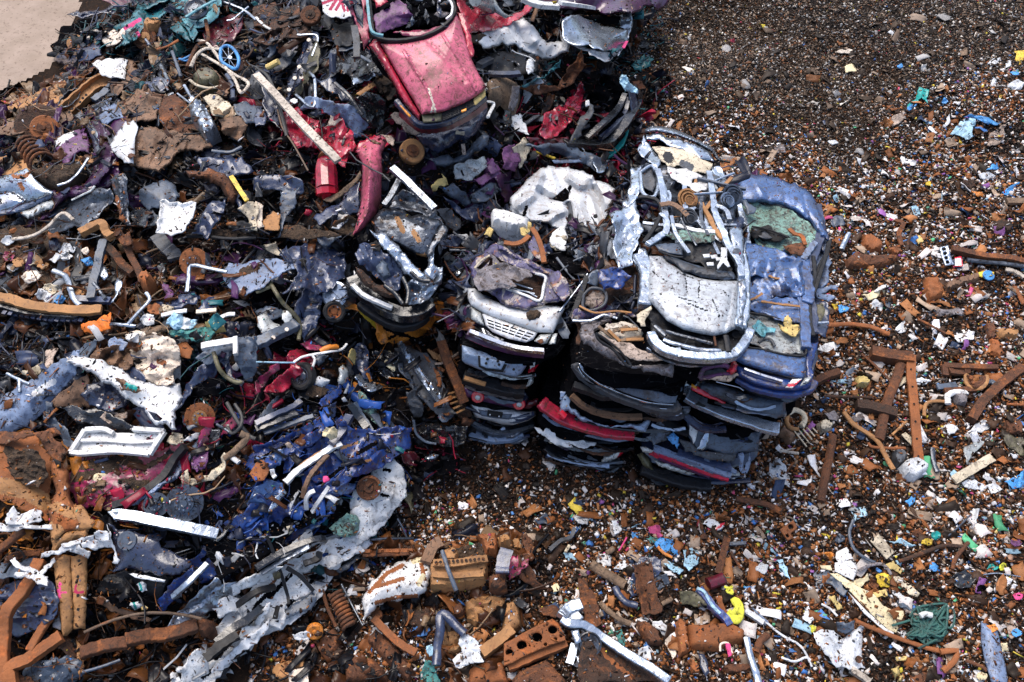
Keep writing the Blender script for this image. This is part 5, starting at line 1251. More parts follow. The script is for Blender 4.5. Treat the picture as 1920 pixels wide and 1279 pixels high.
Sp('bumper_edge','560,865 610,830 660,880 730,990 745,1060 720,1030 650,930','silver_paint',c,li=.45,cm_=.01)
Sp('side_shell','735,1010 770,1080 830,1120 880,1200 880,1320 760,1500 560,1640 500,1660 640,1480 700,1330 690,1240 750,1140','purple',c,li=.28,cm_=.05,rim=.06)
Sp('door_post','650,830 700,790 760,930 820,1060 810,1090 740,1010','purple',c,li=.4,cm_=.02)
Sp('rear_wing','690,790 850,725 900,820 925,880 850,890 780,945 740,880','blue_dusty',c,li=.48,bu=.05,cm_=.015)
Sp('tail_panel','780,945 850,890 930,880 940,910 870,1030 830,1075','purple',c,li=.44,cm_=.03)
Sp('rear_door','818,1100 870,1010 940,910 1000,900 1035,950 1010,1060 1000,1225 930,1220 870,1160','white_bonnet',c,li=.46,bu=.04,cm_=.02)
T(0,1)
Sp('bonnet','-60,60 100,20 200,-20 260,60 340,130 400,160 300,210 200,235 100,160 -60,170','silver_paint',c,li=.42,bu=.06,cm_=.012,sk=[('rust_orange',4,['100,40 150,50 210,25','150,100 170,140'])])
Sp('grille_panel','-60,175 60,155 130,170 190,230 100,280 -60,320','chrome',c,li=.4,bu=.05,cm_=.01)
Sp('front_strip','-60,270 100,270 240,220 330,170 400,165 415,190 300,250 150,310 0,340 -60,345','blue_dusty',c,li=.36,bu=.04,cm_=.008)
Sp('headlight','145,310 260,270 340,230 395,210 410,260 380,290 290,330 210,362','lamp_clear',c,li=.34,bu=.05,cm_=.02,cs_=.1,fo=[('290,250 340,310',.03,.04)])
Sp('wing','330,120 420,170 640,80 720,-60 820,-100 760,60 700,130 560,210 420,290 300,370 220,400 250,350 380,300 410,230','purple',c,li=.3,bu=.06,cm_=.04,rim=.06)
Bp('wing_edge','430,110 520,80 600,0 660,-90','steel',.025,p_=c,li=.46)
Bp('torn_edge','540,220 620,180 680,150 710,115','lamp_clear',.02,p_=c,li=.42)
Lu('dirt_load','crumbs of rust and plastic heaped in the purple wing','debris','235,30 320,0 600,-60 640,0 560,80 440,130 340,100','dirt',li=.32,height=.12,cm_=.05,cs_=.08)
T(0,1)
S('silver_pan','dull silver pressed panel right of the purple wing','car panel','340,400 420,290 560,190 700,160 800,150 830,220 760,290 700,360 620,420 560,400 480,440 400,450','dark_steel',li=.3,cm_=.05,cs_=.25)
B('bent_tube','long cream tube bent over at the top, in front of the silver pan','tube','90,515 240,490 360,420 440,335 490,320 550,370','wood_pale',.03,li=.4)
S('steel_strap','rusty edged steel side member hanging beside the dark hollow','car panel','830,90 870,50 930,40 950,80 945,160 965,300 970,390 930,380 890,350 870,200','dark_steel',li=.4,cm_=.03,fo=[('890,60 920,360',.05,.06)],sk=[('rust_orange',5,'870,200 900,340 930,370')])
B('rusty_link','rust orange bent arm with a knuckle in the middle of the heap','car part','600,470 700,420 770,400 800,470 840,500','rust_tan',.06,.05,'box',li=.4,bevel=.01)
B('rusty_link','long rusty link running down to a ball joint','car part','870,460 930,520 980,640 1040,750 1070,840','rust',.05,.04,'box',li=.36,bevel=.01)
B('rusty_link','dark rusty rail parallel to the long link','car part','790,560 870,640 930,720 1000,770','rust_dark',.06,.05,'box',li=.3)
Lu('ball_joint','orange rust ball joint at the end of the long link','car part','1050,830 1070,790 1130,780 1160,840 1110,890 1060,870','rust_orange',li=.3,height=.15)
S('knuckle','twisted rust red bracket above the long link','car part','860,460 890,440 940,480 970,460 990,540 940,560 900,530','rust',li=.42,cm_=.05,cs_=.12)
S('tub','buckled black bumper lying over the dark hollow','car panel','980,330 1060,280 1140,300 1190,350 1160,400 1080,420 1020,400','black_gloss',li=.35,cm_=.07,cs_=.2)
S('blue_shell','blue grey plastic shell in the hollow above the white plate','car panel','1060,150 1150,100 1300,110 1330,190 1290,250 1200,270 1120,290 1060,230','slate',li=.26,cm_=.06,cs_=.3,bu=.06)
S('plate','square white scuffed plate with curled corners','panel','1200,230 1330,235 1465,235 1455,290 1420,370 1385,440 1280,485 1165,460 1185,370 1200,310','white_scuffed',li=.55,cm_=.02,cs_=.5,bu=-.05,rim=-.03,thick=.02)
S('mudguard','brown rusted arch shaped panel right of the dark hollow','car panel','1390,0 1560,-20 1680,20 1760,110 1785,180 1745,255 1700,200 1650,120 1560,70 1420,60','rust',li=.42,bu=.08,cm_=.02,rim=.05)
S('wing_skin','navy folded pillar skin below the brown arch','car panel','1590,240 1680,230 1670,300 1640,370 1590,420 1560,500 1450,460 1500,390','navy_pale',li=.4,cm_=.06,cs_=.2)
S('blue_strip','blue strip leaning beside the brown arch','car panel','1780,170 1800,180 1820,280 1850,330 1790,300 1760,220','navy_pale',li=.36,cm_=.02)
B('gutter','long black curved seal lying under the navy pillar skin','trim','1400,490 1560,495 1740,510 1920,500','black_plastic',.03,li=.3)
S('dirt_tray','black tray full of brown soil','car panel','1400,440 1600,440 1760,430 1900,420 1920,500 1720,500 1560,490','dirt',li=.22,cm_=.04,cs_=.1)
S('hose_ring','black cable loop in the soil tray','cable','1700,400 1800,380 1880,400 1890,450 1830,470 1760,440','rubber_hose',li=.3,cm_=.04,cs_=.1)
B('yellow_strap','yellow strip leaning behind the brown arch','strip','1730,40 1780,120 1850,225','yellow',.035,.012,'box',li=.46)
S('grey_bracket','buff folded bracket at the right of the yellow strip','car part','1790,290 1860,240 1920,250 1920,440 1880,430 1850,340','cream',li=.4,cm_=.06,cs_=.2)
B('bent_strap','brown bent strap beneath the white plate','car part','1170,480 1230,560 1300,620 1310,660','grey_plastic',.1,.03,'box',li=.3)
Ds('brake_disc','brake disc with bright studs and a pale caliper','brake disc',1455,685,.32,li=.4,tilt=(.1,.8),mt_=('rust_orange','rust'))
Lu('brake_caliper','pale grey brake caliper on the edge of the studded disc','car part','1540,630 1565,630 1575,700 1555,720 1535,700','steel',li=.5,height=.1)
B('bent_tube','angled grey tube with a square corner below the studded brake disc','tube','1400,910 1415,800 1430,710 1560,730 1700,760','steel',.03,li=.5,k=3)
S('purple_skin','dark purple bumper skin behind the angled grey tube','car panel','1290,800 1400,770 1640,770 1720,790 1600,850 1480,860 1340,850','purple',li=.26,bu=.06,cm_=.03)
S('purple_scrap','crumpled purple scrap left of the purple bumper skin','car panel','1220,830 1260,860 1300,920 1270,970 1230,960','purple_mid',li=.3,cm_=.06,cs_=.1)
S('litter_bed','rusty soil bed scattered with wood chips and pale scraps at the left','debris','-60,480 120,440 300,450 470,500 560,560 610,640 600,760 560,880 480,960 300,940 120,900 -60,860','dirt',li=.12,cm_=.06,cs_=.2)
r_=random.Random(31)
LB=[('white_scuffed','white'),('cream','buff'),('rust_tan','rusty tan'),('white_paint','bright white'),('brown_sheet','brown'),('primer','pinkish')]
for i,(a,b,s_,m,lab)in enumerate(((240,790,75,'primer','large crumpled pinkish white paper on the left soil bed'),(400,640,55,'white_paint','bright white broken plastic on the left soil bed'),(490,640,45,'white_scuffed','scuffed white flake beside the bright white broken plastic'),(100,720,40,'white_scuffed','round pale flake left of the large crumpled paper'),(385,880,55,'cream','cream torn rag at the lower rim of the left soil bed'),(230,680,35,'cream','cream small chip above the large crumpled paper'),(440,640,30,'white_paint','tiny bright flake between two white flakes'),(310,700,50,'rust_tan','tan lump in the middle of the left soil bed'),(130,690,45,'rust_tan','tan wood lump near the left edge'),(60,640,50,'magenta','magenta rag at the left edge of the soil bed'),(590,910,45,'rust_tan','tan chunk right of the soil bed'),(640,600,35,'primer','pinkish chip below a rusty shard'),(320,930,60,'bag_white','white plastic film above the long curved bumper'),(440,960,45,'bag_blue','blue plastic rag above the long curved bumper'),(380,970,35,'spray_pink','pinkish red scrap beside the blue plastic rag'),(50,520,45,'bag_white','white crumpled film at the upper left of the soil bed'),(660,680,50,'bag_blue','blue torn net scrap right of the soil bed'),(500,580,60,'bag_white','long white curl of film on the right of the soil bed'))):
 k=r_.randint(6,9)
 po=' '.join(f'{a + s_ * r_.uniform(.6, 1.2) * cos(j * 2 * pi / k):.0f},{b + .75 * s_ * r_.uniform(.6, 1.2) * sin(j * 2 * pi / k):.0f}' for j in range(k))
 S('scrap',lab,'scrap',po,m,li=.26,cm_=.05,cs_=.1,res=.018,thick=.008)
Lu('headlamp_bowl','dark blue bowl shaped cap on the soil bed','cap','365,570 380,520 430,500 465,540 450,590 400,605','navy',li=.25,height=.12,cm_=.01)
Lu('stone','orange stone beside the dark blue cap','stone','360,500 380,470 420,480 430,505 390,520','rust_orange',li=.25,height=.08)
S('rubber_flap','black rubber flap along the right of the soil bed','rubber','520,550 600,560 620,660 600,780 560,870 530,840 560,720 560,620','rubber_hose',li=.28,cm_=.03)
B('drain_hose','grey white torn hose hanging over the bumper','hose','400,750 490,790 520,860 550,950 600,1010','steel',.045,.03,li=.3)
B('post','weathered blue steel post beside the black rubber flap','post','780,520 750,620 730,720 700,850 680,960','slate',.06,.03,'box',li=.36,noise=.1)
S('bent_plate','curved grey steel plate with soil at its foot','plate','740,680 790,720 810,790 780,820 740,780','steel',li=.34,cm_=.02)
S('bent_plate','pale grey upright plate left of the dark hole','plate','920,840 880,800 860,900 830,990 850,985 890,920','steel',li=.34,cm_=.02)
B('bar','short dark bar pointing into the soil','bar','700,840 760,920 790,960','dark_steel',.03,li=.34)
S('soil_patch','brown soil with wood chips behind the grey post','debris','580,800 700,780 830,860 860,960 700,970 590,940','dirt',li=.15,cm_=.05,cs_=.1)
c=car0('bumper','long curved black bumper with a rusty crest, left edge',400,1050,cat='bumper')
Bp('bumper_bar','-60,940 60,960 200,1005 400,1035 600,1050 760,1040','rust_tan',.075,.03,'box',p_=c,li=.34,k=6,noise=.1)
Bp('bumper_face','-60,1000 60,1020 200,1060 400,1080 560,1090 640,1080','black_gloss',.09,.10,'box',p_=c,li=.2,k=6,bevel=.02)
Bp('bumper_face','670,1085 780,1075','black_gloss',.09,.10,'box',p_=c,li=.2,k=3,bevel=.02)
for i in range(14):
 a=20+i*44;b=1060+min(i,8)*7
 Bp('bracket',f'{a},{b} {a+28},{b+6}','navy_pale',.03,.012,'box',p_=c,li=.26,k=1)
B('seal_strip','dark strip with pale line right of the curved bumper','trim','570,960 700,970 830,975','navy_pale',.05,.03,'box',li=.3)
S('orange_sheet','bright orange crumpled plastic sheet','plastic sheet','620,1150 670,1130 720,1130 790,1090 818,1070 820,1180 760,1200 700,1220 640,1205','orange_sheet',li=.36,cm_=.05,cs_=.15,res=.02)
B('bent_tube','pale zigzag bracket tube in the dark hole','tube','960,1150 1040,1060 1120,970 1095,915','steel',.028,li=.4,k=3)
B('bent_tube','thin grey rod lying right of the orange sheet','tube','820,1150 920,1155 1020,1165','steel',.028,li=.3)
S('wood_board','curved brown wooden board','wood','1050,1190 1150,1170 1270,1150 1250,1200 1150,1230 1080,1240','wood',li=.34,cm_=.02,bu=.03)
S('mudflap','dark blue ribbed mud flap','car part','1240,990 1330,940 1460,905 1490,950 1470,1000 1360,1030 1270,1045','navy_pale',li=.36,cm_=.02,fo=[('1270,1020 1470,930',.03,.03),('1260,1000 1460,915',.03,.03)])
S('mudflap','second dark blue flap right of the ribbed one','car part','1490,1040 1540,970 1600,950 1630,1000 1570,1050','navy_pale',li=.36,cm_=.05,cs_=.2)
S('blue_rag','bright blue and white torn bag on the wood pile','plastic bag','1260,1140 1310,1060 1370,1080 1400,1130 1470,1120 1440,1170 1340,1190','bag_pale_blue',li=.42,cm_=.06,cs_=.1,res=.018)
S('teal_net','crumpled teal green net','net','1270,1200 1340,1195 1420,1180 1560,1170 1590,1220 1540,1279 1400,1260 1300,1230','cloth_teal',li=.36,cm_=.07,cs_=.1,res=.018)
Lu('foam_pad','flat yellow foam pad near the teal net','foam','1535,1140 1600,1125 1670,1150 1680,1170 1600,1180 1550,1170','foam_yellow',li=.4,height=.06)
for q,m,lab in(('1470,1060 1560,1050 1620,1045','primer','short pinkish flat bar above the foam pad'),('1210,1085 1350,1055 1400,1050','white_paint','thin white lath left of the pinkish bar'),('1620,1120 1700,1080 1760,1075','white_paint','white curved strip right of the foam pad')):
 B('lath',lab,'strip',q,m,.03,.012,'box',li=.44)
for(a,b,m,lab)in((1100,1120,'white_scuffed','white and rusty crumpled rags beside the zigzag bracket'),(1160,1040,'rust_orange','orange rusty clump above the white rags'),(1260,1040,'cream','cream wad behind the blue torn bag'),(1380,1150,'bag_white','white film hanging from the blue torn bag'),(1000,1250,'white_scuffed','scuffed white wad at the foot of the wooden board')):
 k=8;s_=60
 po=' '.join(f'{a + s_ * r_.uniform(.6, 1.2) * cos(j * 2 * pi / k):.0f},{b + .75 * s_ * r_.uniform(.6, 1.2) * sin(j * 2 * pi / k):.0f}' for j in range(k))
 S('scrap',lab,'scrap',po,m,li=.38,cm_=.07,cs_=.1,res=.018,thick=.008)
T(0,0)
Lu('crushed_canister','crushed shiny metal canister lying on the heap','canister','1420,800 1470,755 1520,790 1580,870 1620,940 1645,1000 1545,1050 1480,960 1430,890','steel',li=.35,height=.16,cm_=.06,cs_=.12,res=.022)
S('crumpled_sheet','cream folded sheet above the crushed canister','sheet metal','1535,740 1580,715 1650,730 1740,800 1760,850 1720,880 1660,870 1590,840','cream',li=.42,cm_=.08,cs_=.2)
S('crumpled_sheet','brown and white folded tin right of the crushed canister','sheet metal','1650,900 1740,880 1800,880 1845,940 1810,1030 1740,1020 1680,1000','brown_sheet',li=.42,cm_=.08,cs_=.2)
S('blue_plate','blue grey plate at the right of the folded tin','sheet metal','1760,790 1850,770 1960,830 1950,900 1850,920 1790,860','slate',li=.36,cm_=.04)
Lu('lamp_dome','olive domed lamp shell with a cream rim','lamp','1450,600 1490,550 1570,530 1640,570 1630,630 1560,655 1490,650','olive',li=.4,height=.14,cm_=.02)
B('curved_rim','cream curved rim under the olive dome','trim','1420,600 1480,640 1580,660 1660,640','cream',.025,li=.46)
S('brown_flap','brown torn flap right of the olive dome','sheet metal','1560,500 1640,560 1680,640 1720,660 1690,710 1620,690 1660,640','brown_sheet',li=.36,cm_=.06,cs_=.2)
S('torn_skin','dark wine coloured panel behind the rusty angle bar','car panel','1540,170 1700,130 1790,110 1800,200 1750,290 1640,340 1540,300','crimson_dark',li=.25,cm_=.06)
S('navy_shell','navy shell in the hollow under the brown sheets','car panel','1480,1180 1640,1190 1800,1180 1880,1279 1700,1330 1520,1300','navy_pale',li=.3,cm_=.08,cs_=.25)
S('navy_shell','blue shell behind the brown crumpled tongue','car panel','1090,620 1180,580 1260,600 1220,680 1140,680','navy_pale',li=.36,cm_=.05)
T(1,0)
S('sprayed_sheet','white panel with crimson spray scribbles','car panel','475,-60 500,85 560,130 640,140 715,125 700,20 690,-80','white_bonnet',li=.5,bu=.04,cm_=.02,res=.02,sk=[('spray_crimson',3.0,['500,25 580,-5','555,70 600,5','600,72 640,0','645,20 662,78','520,-20 600,-40 690,-20','640,20 600,-40','680,-30 690,75'])])
c=car0('crushed_car','faded red saloon with long dirty bonnet on top of the heap',1300,500)
T(box=BOX_R)
pr=PL((520*.3285+620,650*.3285,3.7),(880*.3285+620,500*.3285,3.8),(560*.3285+620,200*.3285,4.15))
Sp('underbody','220,250 300,60 700,20 860,480 820,600 640,690 520,700 380,590','black_and_shade',c,h=pr,dz=-.22,cm_=.05)
Sp('bonnet','285,250 430,240 560,212 640,170 690,110 712,70 745,130 770,220 800,330 850,430 887,492 872,520 815,560 760,592 640,640 520,655 470,570 380,420','red_faded',c,h=pr,dz=.02,bu=.08,rim=.03,rimw=.05,cm_=.012,cs_=.5,jag=.01,res=.024,fo=[('415,290 560,520 600,640',.02,.03),('640,200 760,390 830,520',.02,.03),('560,240 680,360 760,470',-.015,.05)],sk=[('primer',2.0,['560,510 590,600 595,640','585,600 575,640'])])
Sp('wing','218,262 245,225 270,222 290,250 385,425 470,575 520,655 505,695 410,580 350,470 280,350','red',c,h=pr,dz=-.04,bu=.05,cm_=.015,rim=.04,rimw=.04,res=.024)
Sp('wing','712,70 760,70 800,200 815,320 800,330 770,220 740,130','red',c,h=pr,dz=-.02,cm_=.02)
for q in('520,655 633,642 633,690 580,696 528,700','818,560 882,508 885,548 830,598 815,600'):
 Sp('headlight',q,'olive' if q[0]=='5' else 'foam_yellow',c,h=pr,dz=-.03,cm_=.0,jag=0)
Sp('grille','636,642 817,562 822,600 740,650 640,690','black_plastic',c,h=pr,dz=-.03,cm_=0,jag=0,ho=ph_((640,648),(815,568),(820,598),(642,686),4,4,fill=.9,fillr=.45))
Sp('grille_back','638,645 817,565 820,600 640,688','bore_black',c,h=pr,dz=-.09,cm_=0,res=.06)
Sp('badge','745,630 775,618 775,632 748,643','lamp_orange',c,h=pr,dz=0.0,cm_=0,res=.02)
Bp('bumper','370,575 400,610 455,670 520,715 640,705 720,670 800,620 885,555','navy',.04,.05,'box',p_=c,h=pr,dz=-.1,k=6,bevel=.02)
Bp('valance','400,640 470,700 530,735 640,725 740,685 820,640 880,590','crimson_dark',.04,.06,'box',p_=c,h=pr,dz=-.22,k=6)
Sp('indicator','392,602 402,600 458,660 452,672','lamp_orange',c,h=pr,dz=-.02,cm_=0,jag=0,bu=.01)
Sp('interior','235,-60 690,-60 715,40 690,100 620,165 540,205 430,232 300,235 250,190','black_and_shade',c,h=pr,dz=-.12,cm_=.14,cs_=.2)
Sp('dashboard','245,95 310,40 390,0 440,30 480,98 440,125 400,150 340,165 280,195 262,180','purple_mid',c,h=pr,dz=.05,cm_=.05,cs_=.25,res=.024)
Sp('dash_top','355,185 420,180 560,170 640,140 650,150 560,195 430,205','magenta',c,h=pr,dz=.02,cm_=.02)
Bp('windscreen_frame','215,-40 228,60 242,180 265,215 330,232 430,230 540,205 620,170 680,120 708,70 700,20 670,-30','black_plastic',.028,.03,'box',p_=c,h=pr,dz=.02,k=6,bevel=.01)
Bp('pillar_trim','205,-40 215,60 225,150 245,190 300,205','teal_light',.02,.02,'box',p_=c,h=pr,dz=.09,k=6)
Bp('pillar_trim','640,-30 690,20 690,80 660,110','white_scuffed',.015,.015,'box',p_=c,h=pr,dz=.09,k=6)
Sp('door','60,-60 110,60 150,150 170,200 185,290 215,200 222,150 205,-60','red_faded',c,h=pr,dz=-.14,cm_=.05,cs_=.3,ho=['100,-40 170,-40 190,80 185,165 150,120'])
Sp('door_glass','100,-40 170,-40 190,80 185,165 150,120','slate',c,h=pr,dz=-.2,cm_=.03)
Bp('door_frame','135,150 148,240 150,330','grey_plastic',.05,.03,'box',p_=c,h=pr,dz=-.1)
r_=random.Random(12)
for i in range(22):
 a=r_.uniform(440,660);b=r_.uniform(-10,150);g=r_.uniform(0,3.1);d=r_.uniform(15,50)
 Sp('interior_scrap',f'{a-d*cos(g):.0f},{b-d*sin(g):.0f} {a-d*sin(g)*.4:.0f},{b+d*cos(g)*.4:.0f} {a+d*cos(g):.0f},{b+d*sin(g):.0f} {a+d*sin(g)*.4:.0f},{b-d*cos(g)*.4:.0f}',r_.choice(['black_plastic','grey_plastic','slate','navy','cloth_grey','blue_dusty','black_and_shade']),c,h=pr,dz=.0+r_.uniform(0,.08),cm_=.03,cs_=.1)
S('red_shell','bright red buckled panel right of the red saloon','car panel','745,-30 830,-40 870,60 930,60 1000,100 1080,60 1110,20 1100,-40 1180,-60 1120,60 1060,110 960,150 880,170 810,175 790,120 765,70','red',li=.55,cm_=.09,cs_=.25,res=.024)
S('red_shell','small red crumpled corner behind the red windscreen frame','car panel','235,-20 290,-40 330,10 260,50','red',h=pr,dz=-.06,cm_=.04)
bt=p3('825,0 900,30 935,45 985,85 1000,92',None,.9)
V,Fc=sw(bt,.12,None,'round',6,ta_=[.85,1,1,.95,.5,.3,.3,.32]);mk('bottle',V,Fc,'glass_milky',None,'clear grey plastic bottle lying on the red buckled panel','bottle')
S('torn_sheet','white torn roof skin right of the red bonnet','car panel','800,230 850,215 890,185 960,150 1050,112 1120,130 1170,180 1220,245 1280,235 1345,240 1330,290 1290,300 1260,320 1190,330 1130,300 1080,275 960,262 830,240','white_paint',li=.5,cm_=.07,cs_=.3,res=.024,rim=.05)
S('soil_ledge','dark dirt filled sill left of the white torn roof','car panel','790,230 810,200 870,195 910,215 880,240 820,245','dirt',li=.52,cm_=.03,cs_=.1)
c=car0('boot_lid','silver white boot lid with torn side, top of the heap by the dark litter',1500,250,cat='car panel')
Sp('lid','1320,110 1370,85 1420,85 1520,130 1640,165 1695,170 1690,260 1640,300 1560,290 1440,260 1330,225','silver_paint',c,li=.55,cm_=.02,bu=.05,res=.026)
Sp('lower_skin','1325,180 1400,245 1520,290 1640,300 1600,320 1560,345 1480,310 1340,240','white_paint',c,li=.42,cm_=.03)
Sp('inner_skin','1395,85 1480,90 1640,95 1640,160 1530,130 1440,95','black_and_shade',c,li=.5,cm_=.03)
Sp('side_skin','1650,100 1715,85 1700,190 1670,270 1640,310 1630,280 1690,190 1655,150','steel',c,li=.5,cm_=.06,cs_=.15)
B('lid_tape','small magenta strip on the torn side of the boot lid','strip','1670,275 1690,235','spray_pink',.03,.01,'box',li=.6,k=1)
c=car0('crushed_car','dark purple car roof edge crossing the top of the photo',1400,30)
Sp('roof','1080,-60 1920,-60 1890,10 1840,60 1700,75 1500,60 1320,50 1180,20','purple',c,li=.75,cm_=.03,rim=.1)
Bp('sill','1090,-10 1180,25 1300,38','white_scuffed',.06,.04,'box',p_=c,li=.78)
Bp('sill','1310,15 1400,28 1500,45','white_scuffed',.05,.03,'box',p_=c,li=.85)
Bp('bumper_end','1840,60 1890,20 1900,-30','slate',.06,.05,p_=c,li=.6)
S('clip','yellow tag on the purple roof edge','tag','1265,10 1290,5 1290,20 1270,24','yellow',li=1.0,cm_=.01)
B('post','thin brown post between white roof and boot lid','post','1180,40 1150,120','brown_sheet',.04,li=.6)
c=car0('crushed_car','black tailgate shell lying open above the crimson crumpled skin',1600,650,li=.1)
Sp('shell','1330,810 1420,640 1480,560 1560,450 1680,470 1750,560 1710,680 1600,800 1480,825','black_and_shade',c,li=.2,cm_=.12,cs_=.2)
Bp('shell_rim','1330,820 1420,822 1500,828 1590,810 1650,750 1700,680 1745,600 1748,530 1690,490','black_gloss',.09,.06,'box',p_=c,li=.34,k=6,bevel=.02)
Bp('inner_rib','1460,790 1560,700 1640,620 1680,540','black_gloss',.05,.04,'box',p_=c,li=.4,k=6)
Bp('inner_rib','1540,790 1620,720 1680,640 1700,560','navy',.04,.04,'box',p_=c,li=.36,k=6)
Sp('window','1370,820 1410,700 1480,590 1500,600 1450,720 1400,820','grey_plastic',c,li=.42,cm_=.02)
Sp('hinge','1455,575 1475,570 1480,600 1455,610','white_scuffed',c,li=.5,cm_=.01)
Sp('corner','1690,490 1740,500 1755,580 1740,640 1715,640 1700,560','navy',c,li=.42,cm_=.02)
S('crimson_skin','crimson crumpled body skin in the dark hollow left of the black tailgate','car panel','1205,740 1240,640 1330,600 1380,560 1420,480 1440,540 1420,620 1370,690 1300,760 1240,780','red',li=.3,cm_=.10,cs_=.18,res=.022)
S('crimson_skin','dark crimson lower skin along the foot of the hollow','car panel','1130,780 1240,790 1340,780 1350,810 1220,830 1150,815','crimson_dark',li=.3,cm_=.06,cs_=.15)
S('rust_cloth','long brown rusted rag hanging over the dark hollow','cloth','1100,500 1200,480 1300,490 1390,360 1420,300 1440,380 1380,470 1300,510 1180,530','rust',li=.4,cm_=.07,cs_=.15)
B('teal_strip','bright teal curved bumper strip under the black tailgate','bumper','1545,905 1600,880 1660,820 1690,740','teal_bright',.05,.03,'box',li=.2,bevel=.01)
S('teal_skin','teal car edge under the white torn roof','car panel','1090,490 1180,440 1260,390 1300,350 1300,390 1220,440 1130,490','teal',li=.4,cm_=.03)
S('bag','pale blue plastic bag caught on the corner of the black tailgate','plastic bag','1655,455 1668,430 1690,435 1700,470 1725,490 1750,515 1750,532 1715,525 1685,515 1668,490','bag_pale_blue',li=.8,cm_=.06,cs_=.1,res=.018)
S('black_panel','black car flank below the white torn roof','car panel','880,340 960,300 1100,310 1180,340 1160,400 1080,430 900,420','black_plastic',li=.35,bu=.08,cm_=.03)
B('sill','blue edged black sill below the black flank','trim','900,420 1000,425 1080,420','navy',.05,.03,'box',li=.5)
S('white_bottle','white crushed bottle on the black flank','bottle','1120,350 1145,330 1163,345 1158,410 1130,425 1118,400','bag_white',li=.6,cm_=.02,bu=.06)
Lu('wooden_crate','weathered wooden crate end right of the red bumper','wood','890,480 960,440 1070,490 1080,540 1050,640 1000,620 900,560','wood',li=.35,height=.12,cm_=.02)
S('crate_side','grey plank leaning on the wooden crate','wood','1040,490 1080,490 1070,580 1045,640 1015,620','cloth_grey',li=.55,cm_=.01)
B('spring_leaf','short grey hinge bar left of the black flank','bar','845,375 915,340','grey_plastic',.06,.04,'box',li=.4)
r_=random.Random(77)
def wad(a,b,s_,m,lab,name='scrap',cat='scrap',li=.3,cm_=.07,asp=.75,**kw):
 k=r_.randint(7,10)
 po=' '.join(f'{a + s_ * r_.uniform(.55, 1.2) * cos(j * 2 * pi / k):.0f},{b + asp * s_ * r_.uniform(.55, 1.2) * sin(j * 2 * pi / k):.0f}' for j in range(k))
 return S(name,lab,cat,po,m,li=li,cm_=cm_,cs_=.12,res=.018,thick=.008,**kw)
T(1,0)
